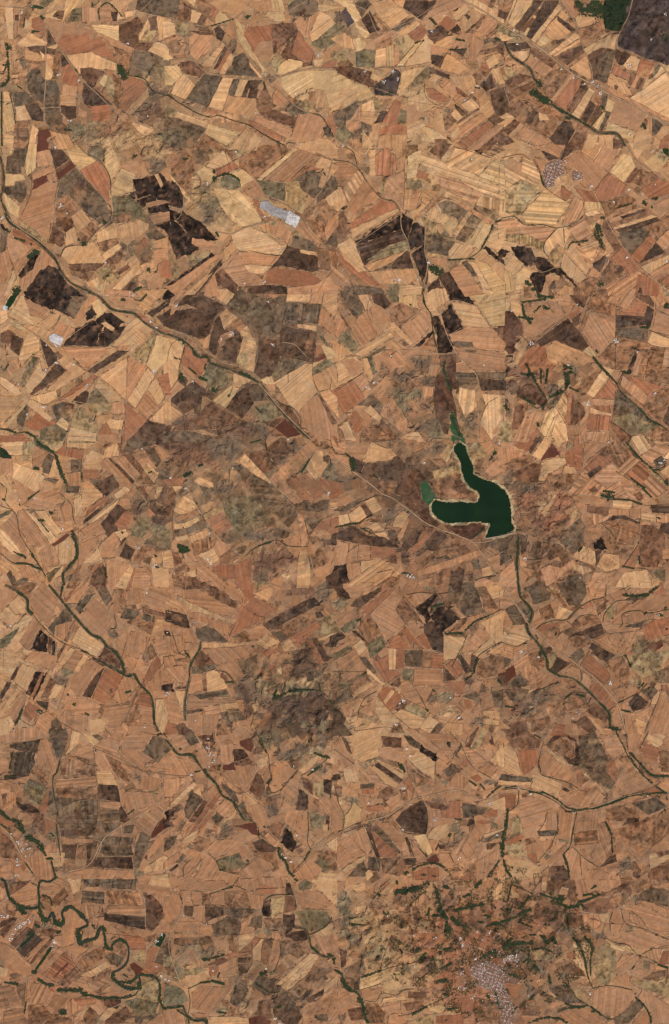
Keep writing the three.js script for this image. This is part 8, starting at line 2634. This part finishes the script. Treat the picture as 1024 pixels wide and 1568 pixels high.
// ---------- reservoir, its shore, the dam ----------
{
  const ring = (d, s) => { const n = LK.length, c = new THREE.CatmullRomCurve3(LK.map((q) => new THREE.Vector3(q[0], 0, q[1])), true, 'catmullrom', .35).getPoints(n * 12).slice(0, -1).map((v) => [v.x, v.z]); return c.map((q, i) => { const a = c[(i + c.length - 1) % c.length], b = c[(i + 1) % c.length], l = Math.hypot(b[0] - a[0], b[1] - a[1]) || 1, w = d * (.35 + 1.3 * vnoise(q[0] / 5, q[1] / 5, s)) + (fbm(q[0] / 2.6, q[1] / 2.6, 3, s + 1) - .5) * 4; return [q[0] + (b[1] - a[1]) / l * w, q[1] - (b[0] - a[0]) / l * w]; }); };
  const shore = new Sheet(); shore.outline(ring(3.6, 50), TOP + 1.5, (x, y) => tints(172, 146, 108, .7 + .6 * vnoise(x / 3, y / 3, 55)));
  tag(mesh('shore', shore.geometry(), mScrub), 'pale bare shore band around the reservoir', 'shore', null, 'structure');
  const edge = ring(0, 60), sh = new THREE.Shape(edge.map((q) => new THREE.Vector2(wx(q[0]), -wz(q[1])))), wg = new THREE.ShapeGeometry(sh); wg.rotateX(-Math.PI / 2);
  { const p = wg.getAttribute('position'), u = []; for (let i = 0; i < p.count; i++) u.push(p.getX(i) / 2560, p.getZ(i) / 2560); wg.setAttribute('uv', new THREE.Float32BufferAttribute(u, 2)); }
  const mapWater = texture(256, 256, (x, y) => { const f = fbm(x / 20, y / 20, 4, 205, 0), g = hash(x, y, 206), k = .8 + .9 * (f - .4) + .14 * g; return [enc(lin(15) * k * (.8 + .5 * f)), enc(lin(39) * k), enc(lin(15) * k)]; }); mapWater.wrapS = mapWater.wrapT = THREE.MirroredRepeatWrapping;
  const wet = mesh('reservoir', wg, new THREE.MeshPhysicalMaterial({ map: mapWater, roughness: .35, specularIntensity: .25, ior: 1.33 })); wet.position.y = WL + TOP + 6;
  tag(wet, 'dark green elbow-shaped reservoir held by the straight dam', 'reservoir', null, 'structure');
  const line = sheet({ cx: 2, cy: 3 }, [926, 611, 1024, 594, 1108, 572], 0), dam = new THREE.Group(); dam.name = 'dam'; scene.add(dam); tag(dam, 'long straight earth dam with a pale crest road closing the reservoir', 'dam');
  const prism = (top, bot, y0, y1) => { const g = [], idx = []; line.forEach((q, i) => { const a = line[Math.max(0, i - 1)], b = line[Math.min(2, i + 1)], l = Math.hypot(b[0] - a[0], b[1] - a[1]), nx = -(b[1] - a[1]) / l, ny = (b[0] - a[0]) / l; for (const [w, y] of [[-bot, y0], [-top, y1], [top, y1], [bot, y0]]) g.push(wx(q[0] + nx * w), y, wz(q[1] + ny * w)); if (i < 2) for (let k = 0; k < 4; k++) { const e = i * 4 + k, f = i * 4 + (k + 1) % 4; idx.push(e, f, e + 4, f, f + 4, e + 4); } }); idx.push(0, 2, 1, 0, 3, 2, 8, 9, 10, 8, 10, 11); const o = new THREE.BufferGeometry(); o.setAttribute('position', new THREE.Float32BufferAttribute(g, 3)); o.setIndex(idx); const r = o.toNonIndexed(); r.computeVertexNormals(); return r; };
  const both = (r, g, b) => { const m = flat(r, g, b); m.side = THREE.DoubleSide; return m; };
  mesh('embankment', prism(.6, 2.2, WL - 10, WL + 17), both(120, 100, 76), dam); mesh('crest_road', prism(.42, .42, WL + 17.05, WL + 17.6), both(178, 152, 122), dam);
}
// ---------- pale pond and yards ----------
const slab = (pts, up, thick) => { const y = Math.max(...pts.map((q) => ground(...q))), g = new THREE.ExtrudeGeometry(new THREE.Shape(pts.map((q) => new THREE.Vector2(wx(q[0]), -wz(q[1])))), { depth: thick, bevelEnabled: false }); g.rotateX(-Math.PI / 2); g.translate(0, y + up - thick, 0); return g; };
const yardText = { '1,1': ['processing_yard', 'white concrete yard with sheds at the east end of the pale pond', 'yard'], '0,2,a': ['farm_basin', 'small white lined basin at the foot of the narrow green crop strip', 'basin'], '0,2,b': ['poultry_farm', 'large pale flat-roofed farm complex below the burnt field in the west', 'farm'] };
const grit = mat(tone(.5, .05, .5, 95), { vertexColors: false });
let yards = 0; const YARDS = [];
for (const t of TILES) for (const f of t.F) {
  const c = f[0][0]; if (c !== 'w' && c !== 'W') continue; const pts = sheet(t, f, 1), key = t.cx + ',' + t.cy + (t.cy === 2 ? ',' + 'ab'[yards++] : '');
  YARDS.push(pts); const g = slab(pts, TOP + 2, 14); const uv = g.getAttribute('position'), u = []; for (let i = 0; i < uv.count; i++) u.push(uv.getX(i) / 900, uv.getZ(i) / 900); g.setAttribute('uv', new THREE.Float32BufferAttribute(u, 2));
  const m = grit.clone(); m.color.setRGB(...PAL[c].map((v) => v * 1.45));
  if (c === 'w') tag(mesh('settling_pond', g, m), 'long pale grey settling pond on the bare hillside', 'pond'); else { const [n, l, k] = yardText[key]; tag(mesh(n, g, m), l, k); }
}

// ---------- trees ----------
const blob = (() => { const g = new THREE.IcosahedronGeometry(1, 1), p = g.getAttribute('position'); for (let i = 0; i < p.count; i++) { const k = .78 + .44 * hash(Math.round(p.getX(i) * 50), Math.round(p.getY(i) * 50 + p.getZ(i) * 777), 3); p.setXYZ(i, p.getX(i) * k, Math.max(-.3, p.getY(i) * k), p.getZ(i) * k); } g.computeVertexNormals(); return g; })();
const leaf = new THREE.MeshStandardMaterial({ color: 0xffffff, roughness: 1 });
function grove(name, label, category, spots) {   // spots: [x, y, radius in m, colour]
  const o = new THREE.InstancedMesh(blob, leaf, spots.length), mt = new THREE.Matrix4(), q = new THREE.Quaternion(), up = new THREE.Vector3(0, 1, 0), col = new THREE.Color(); o.name = name; o.castShadow = o.receiveShadow = true;
  spots.forEach(([x, y, r, c], i) => { mt.compose(new THREE.Vector3(wx(x), ground(x, y) + TOP + r * .2, wz(y)), q.setFromAxisAngle(up, rnd() * 6.3), new THREE.Vector3(r, r * (.7 + rnd() * .5), r * (.8 + rnd() * .4))); o.setMatrixAt(i, mt); o.setColorAt(i, col.setRGB(...c)); });
  scene.add(o); tag(o, label, category, null, 'stuff'); return o;
}
const green = (l = 1) => { const k = l * (.75 + rnd() * .5), w = rnd(); return [.014 * k * (1 + w * .6), .027 * k, .0045 * k]; }, olive = (l = 1) => { const k = l * (.7 + rnd() * .6), w = rnd(); return [.042 * k * (1 + w * .3), .038 * k, .02 * k]; };
const belt = [], wood = [], bush = [], under = new Sheet(); let uk = 0;
for (const t of TILES) for (const v of t.V) { const line = curve(sheet(t, v, 1), 1.5), id = rnd() * 99, w = v[0] / 4; under.ribbon(line, (i) => w * (.08 + .55 * vnoise(i * .3, id, 5)), TOP + .3 + (uk++ % 13) * .03, (x, y) => tints(56, 60, 34, .6 + .7 * vnoise(x / 2, y / 2, 19))); }
tag(mesh('stream_bank_grass', under.geometry(), mScrub), 'dark green rank grass under the tree belts', 'grass', null, 'stuff');
for (const t of TILES) for (const v of t.V) {
  const line = curve(sheet(t, v, 1), 1.2), w = v[0] / 4, L = lineLen(line) + .8 * w, n = Math.max(2, Math.round(L * w * 3.6));
  for (let i = 0; i < n; i++) { const k = rnd() * (line.length - 1), a = line[Math.floor(k)], b = line[Math.min(line.length - 1, Math.floor(k) + 1)], f = k % 1, r = Math.sqrt(rnd()) * w * (.2 + 1.15 * vnoise(k * .6, w * 7 + line[0][0], 4) ** 1.4), g = rnd() * 6.283, x = lerp(a[0], b[0], f) + r * Math.cos(g), y = lerp(a[1], b[1], f) + r * Math.sin(g); if (fbm(x / 2.6, y / 2.6, 2, 77) < .38) continue; if (x < 1 || y < 1 || x > 1023 || y > 1567) continue; belt.push([x, y, 3.6 + rnd() * 3.6, green()]); }
}
for (const [line, w, dens] of greenSpots) { const n = Math.round(lineLen(line) * dens * 3.2); for (let i = 0; i < n; i++) { const k = Math.floor(rnd() * line.length), a = line[k], g = vnoise(a[0] / 14, a[1] / 14, 88); if (g < .45 && dens < .5) continue; const r = (rnd() - .5) * w * .9, b = line[Math.min(line.length - 1, k + 1)]; const x = a[0] + (b[0] - a[0]) * rnd() + r * .7, y = a[1] + (b[1] - a[1]) * rnd() + (rnd() - .5) * w * .9; if (x < 1 || y < 1 || x > 1023 || y > 1567) continue; belt.push([x, y, 2.2 + rnd() * 2.4, green(1.15)]); } }
for (const t of TILES) for (const f of t.F) if (f[0][0] === 'F') { const p = sheet(t, f, 1), b = p.reduce((a, q) => [Math.min(a[0], q[0]), Math.max(a[1], q[0]), Math.min(a[2], q[1]), Math.max(a[3], q[1])], [1e9, -1e9, 1e9, -1e9]); for (let y = b[2]; y < b[3]; y += .78) for (let x = b[0]; x < b[1]; x += .78) { const u = x + rnd() * .7, v = y + rnd() * .7; if (u > 0 && v > 0 && u < 1024 && inside(p, u, v) && fbm(u / 4, v / 4, 2, 33) > .36) wood.push([u, v, 3.2 + rnd() * 2.4, green(.9)]); } }
for (const [cx, cy, rx, ry, , g] of HILLS) { const n = Math.round(rx * ry * 2.2 * g); for (let i = 0; i < n; i++) { const a = rnd() * 6.283, r = Math.sqrt(rnd()) * 1.1, x = cx + rx * r * Math.cos(a), y = cy + ry * r * Math.sin(a); if (x < 1 || y < 1 || x > 1023 || y > 1567 || polyDist(LK, x, y) < 2) continue; const k = soilAt(x, y), curv = ground(x + 4, y) + ground(x - 4, y) + ground(x, y + 4) + ground(x, y - 4) - 4 * ground(x, y); if (Math.max(cover[k], veilW[k]) < .2 || curv < 1.5 * rnd() - .4 || fbm(x / 5, y / 5, 2, 41) < .45) continue; bush.push([x, y, 1.8 + rnd() * 2.6, olive()]); } }
for (let i = 0; i < 42000; i++) { const a = rnd() * 6.283, r = Math.sqrt(rnd()), x = 745 + 165 * r * Math.cos(a), y = 1440 + 118 * r * Math.sin(a); if (y > 1566 || fbm(x / 11, y / 11, 3, 141) + .3 * fbm(x / 3, y / 3, 2, 142) < .655 + .11 * r) continue; belt.push([x, y, 2.6 + rnd() * 3.2, green(1.1)]); }
grove('riverside_trees', 'dark green trees lining the streams, ponds and farms', 'trees', belt);
grove('woodland', 'dense dark woodland patches beside the bare dark hills', 'woodland', wood);
grove('hillside_scrub', 'dull olive scrub in the gullies of the bare hills', 'scrub', bush);

// ---------- buildings ----------
const roofs = [[.4, .33, .27], [.27, .18, .13], [.25, .13, .085], [.55, .48, .41], [.14, .1, .075]];
function building(k) {   // gabled block, 1 x 1 x 1 on the ground
  const c = roofs[k], w = [.5, .43, .33], pos = [], col = [], quad = (a, b, d, e, q) => { for (const v of e ? [a, b, d, a, d, e] : [a, b, d]) { pos.push(...v); col.push(...q); } };
  const [A, B, C, D] = [[-.5, 0, -.5], [.5, 0, -.5], [.5, 0, .5], [-.5, 0, .5]], up = (v) => [v[0], .7, v[2]], E = [-.5, 1, 0], F = [.5, 1, 0];
  quad(A, up(A), up(B), B, w); quad(C, up(C), up(D), D, w); quad(B, up(B), up(C), C, w); quad(D, up(D), up(A), A, w); quad(up(B), F, up(C), null, w); quad(up(D), E, up(A), null, w);
  const o = (v, s) => [v[0] * 1.04, v[1] - .02, v[2] + s * .04]; quad(o(up(A), -1), o(E, 0), o(F, 0), o(up(B), -1), c); quad(o(up(C), 1), o(F, 0), o(E, 0), o(up(D), 1), c);
  const g = new THREE.BufferGeometry(); g.setAttribute('position', new THREE.Float32BufferAttribute(pos, 3)); g.setAttribute('color', new THREE.Float32BufferAttribute(col, 3)); g.computeVertexNormals(); return g;
}
const kinds = roofs.map((_, k) => building(k)), plaster = new THREE.MeshStandardMaterial({ vertexColors: true, roughness: .9, side: THREE.DoubleSide });
const farms = [], houses = [];
for (const t of TILES) {
  for (const [x, y, n] of t.H) { const [[cx, cy]] = sheet(t, [x, y], 0), turn = rnd() * 1.6, at = `${Math.round(cx / 10.24)} percent across and ${Math.round(cy / 15.68)} percent down the picture`; for (let k = 0; k < n; k++) { const r = k ? .7 + Math.sqrt(k) * 1.05 : 0, a = k * 2.4 + turn, big = k < 2; farms.push({ x: cx + r * Math.cos(a), y: cy + r * Math.sin(a), l: (big ? 20 : 12) + rnd() * 14, w: 9 + rnd() * 7, h: 4 + rnd() * 3, a: turn + (k % 2 ? Math.PI / 2 : 0), kind: [3, 0, 0, 1, 2, 3, 4][Math.floor(rnd() * 7)], at, n }); } }
  (t.VIL || []).forEach((v, q) => { const p = []; for (let i = 0; i < v.length; i += 2) p.push([t.cx * 256 + v[i] / 4, t.cy * 224 + v[i + 1] / 4]);
    const b = p.reduce((a, c) => [Math.min(a[0], c[0]), Math.max(a[1], c[0]), Math.min(a[2], c[1]), Math.max(a[3], c[1])], [1e9, -1e9, 1e9, -1e9]), turn = .35 + q * .3, cx = (b[0] + b[1]) / 2, cy = (b[2] + b[3]) / 2, R = Math.max(b[1] - b[0], b[3] - b[2]);
    const s = new Sheet(); s.outline(p, TOP + 1.3, (x, y) => tints(132, 94, 72, .6 + .6 * vnoise(x / 2, y / 2, 44))); tag(mesh('village_ground', s.geometry(), mField), `bare trodden ground between the houses, ${Math.round(cx / 10.24)} percent across and ${Math.round(cy / 15.68)} percent down`, 'ground', null, 'structure');
    for (let ii = 0, i = -R; i < R; i += 1.15, ii++) for (let jj = 0, j = -R; j < R; j += 1.2, jj++) { if ((ii + (jj > 9 ? 2 : 0)) % 5 === 4 || (jj + (ii > 14 ? 1 : 0)) % 4 === 3) continue; const x = cx + i * Math.cos(turn) - j * Math.sin(turn) + (rnd() - .5) * .8, y = cy + i * Math.sin(turn) + j * Math.cos(turn) + (rnd() - .5) * .8; if (rnd() < .1 || !inside(p, x + (rnd() - .5) * 4, y + (rnd() - .5) * 4)) continue; houses.push({ x, y, l: 8 + rnd() * 5, w: 6.5 + rnd() * 3.5, h: 4 + rnd() * 4, a: turn + (rnd() < .5 ? Math.PI / 2 : 0), kind: [3, 0, 1, 1, 2, 2, 4, 2][Math.floor(rnd() * 8)], side: Math.hypot(x - cx, y - cy) < R * .17 ? 'at the heart of' : ['on the east side of', 'on the south side of', 'on the west side of', 'on the north side of'][(Math.round(Math.atan2(y - cy, x - cx) / (Math.PI / 2)) + 4) % 4], town: t.cy === 1 ? 'compact round village' : 'large town by the bottom edge' }); } });
}
const MARKS = [[425, 325, 'the pale settling pond'], [860, 265, 'the compact round village'], [635, 370, 'the forked burnt fields'], [725, 780, 'the green reservoir'], [985, 45, 'the dark rugged hills'], [745, 1500, 'the large town'], [90, 1430, 'the tight river loops'], [450, 1070, 'the gullied scrub hill'], [85, 440, 'the big western burnt field'], [280, 842, 'the dark square pond'], [660, 935, 'the paired burnt fields'], [820, 400, 'the ragged burnt strip'], [315, 1150, 'the roadside hamlet'], [30, 1300, 'the white riverside hamlet'], [772, 1290, 'the straight green gully'], [972, 552, 'the narrow burnt plot'], [590, 135, 'the dark rocky knoll'], [240, 300, 'the split burnt field'], [862, 590, 'the pale round pan'], [10, 690, 'the dark corner wood'], [830, 145, 'the pond of thick trees'], [430, 740, 'the lone burnt triangle'], [950, 1170, 'the fork of green ditches'], [520, 870, 'the black square plot']];
const WAY = ['east', 'south-east', 'south', 'south-west', 'west', 'north-west', 'north', 'north-east'], ORD = ['largest', 'second largest', 'third largest', 'fourth largest', 'fifth largest', 'sixth largest', 'seventh largest', 'smallest', 'tiniest'];
const place = (x, y) => { let b = MARKS[0], d = 1e9; for (const m of MARKS) { const e = Math.hypot(m[0] - x, m[1] - y); if (e < d) { d = e; b = m; } } return d < 9 ? `beside ${b[2]}` : `${d < 35 ? 'just' : d < 70 ? 'somewhat' : d < 110 ? 'well' : 'far'} ${WAY[(Math.round(Math.atan2(y - b[1], x - b[0]) / (Math.PI / 4)) + 8) % 8]} of ${b[2]}`; };
{ const by = new Map(); for (const f of farms) { if (!by.has(f.at)) by.set(f.at, []); by.get(f.at).push(f); } for (const l of by.values()) { l.sort((p, q) => q.l * q.w - p.l * p.w); l.forEach((f, k) => { f.rank = l.length < 2 ? 'lone' : ORD[Math.min(k, 8)]; f.where = place(l[0].x, l[0].y); }); } }
for (let i = 0; i < 330; i++) { const a = rnd() * 6.283, r = 12 + rnd() * rnd() * 62, x = 752 + r * Math.cos(a) * 1.25, y = 1496 + r * Math.sin(a); if (y > 1564 || polyDist(LK, x, y) < 3) continue; houses.push({ x, y, l: 9 + rnd() * 7, w: 7 + rnd() * 4, h: 4 + rnd() * 3, a: rnd() * 3, kind: Math.floor(rnd() * 5), side: `${r < 25 ? 'just' : r < 45 ? 'some way' : 'far'} ${WAY[(Math.round(Math.atan2(y - 1496, x - 752) / (Math.PI / 4)) + 8) % 8]} of`, town: 'large town by the bottom edge' }); }
function settle(list, name, category, label, group, restName, restLabel) {
  const order = [...list].sort((a, b) => b.l * b.w - a.l * a.w), rest = [];
  order.forEach((d, k) => {
    const g = kinds[d.kind], y = ground(d.x, d.y) + TOP - 1 + (YARDS.some((p) => inside(p, d.x, d.y)) ? 8 : 0);
    if (k < 300) { const o = mesh(name, g, plaster); o.position.set(wx(d.x), y, wz(d.y)); o.rotation.y = -d.a; o.scale.set(d.l, d.h + 1, d.w); tag(o, label(d), category, group(d)); }
    else rest.push(g.clone().applyMatrix4(new THREE.Matrix4().compose(new THREE.Vector3(wx(d.x), y, wz(d.y)), new THREE.Quaternion().setFromAxisAngle(new THREE.Vector3(0, 1, 0), -d.a), new THREE.Vector3(d.l, d.h + 1, d.w))));
  });
  if (rest.length) tag(mesh(restName, mergeGeometries(rest), plaster), restLabel, category, null, 'stuff');
}
const HUE = ['pale grey', 'tan', 'terracotta', 'white', 'brown'];
settle(farms, 'farm_building', 'farm building', (d) => `${d.rank} farm building, ${HUE[d.kind]} roofed, ${d.where}`, (d) => `farm ${d.where}`, 'farm_outbuildings', 'small sheds and outbuildings of the scattered farms');
settle(houses, 'village_house', 'house', (d) => `${HUE[d.kind]} roofed house ${d.side} the ${d.town}`, (d) => `${HUE[d.kind]} roofed houses ${d.side} the ${d.town}`, 'small_village_houses', 'remaining small houses packed into the village and the town');
renderer.render(scene, camera);
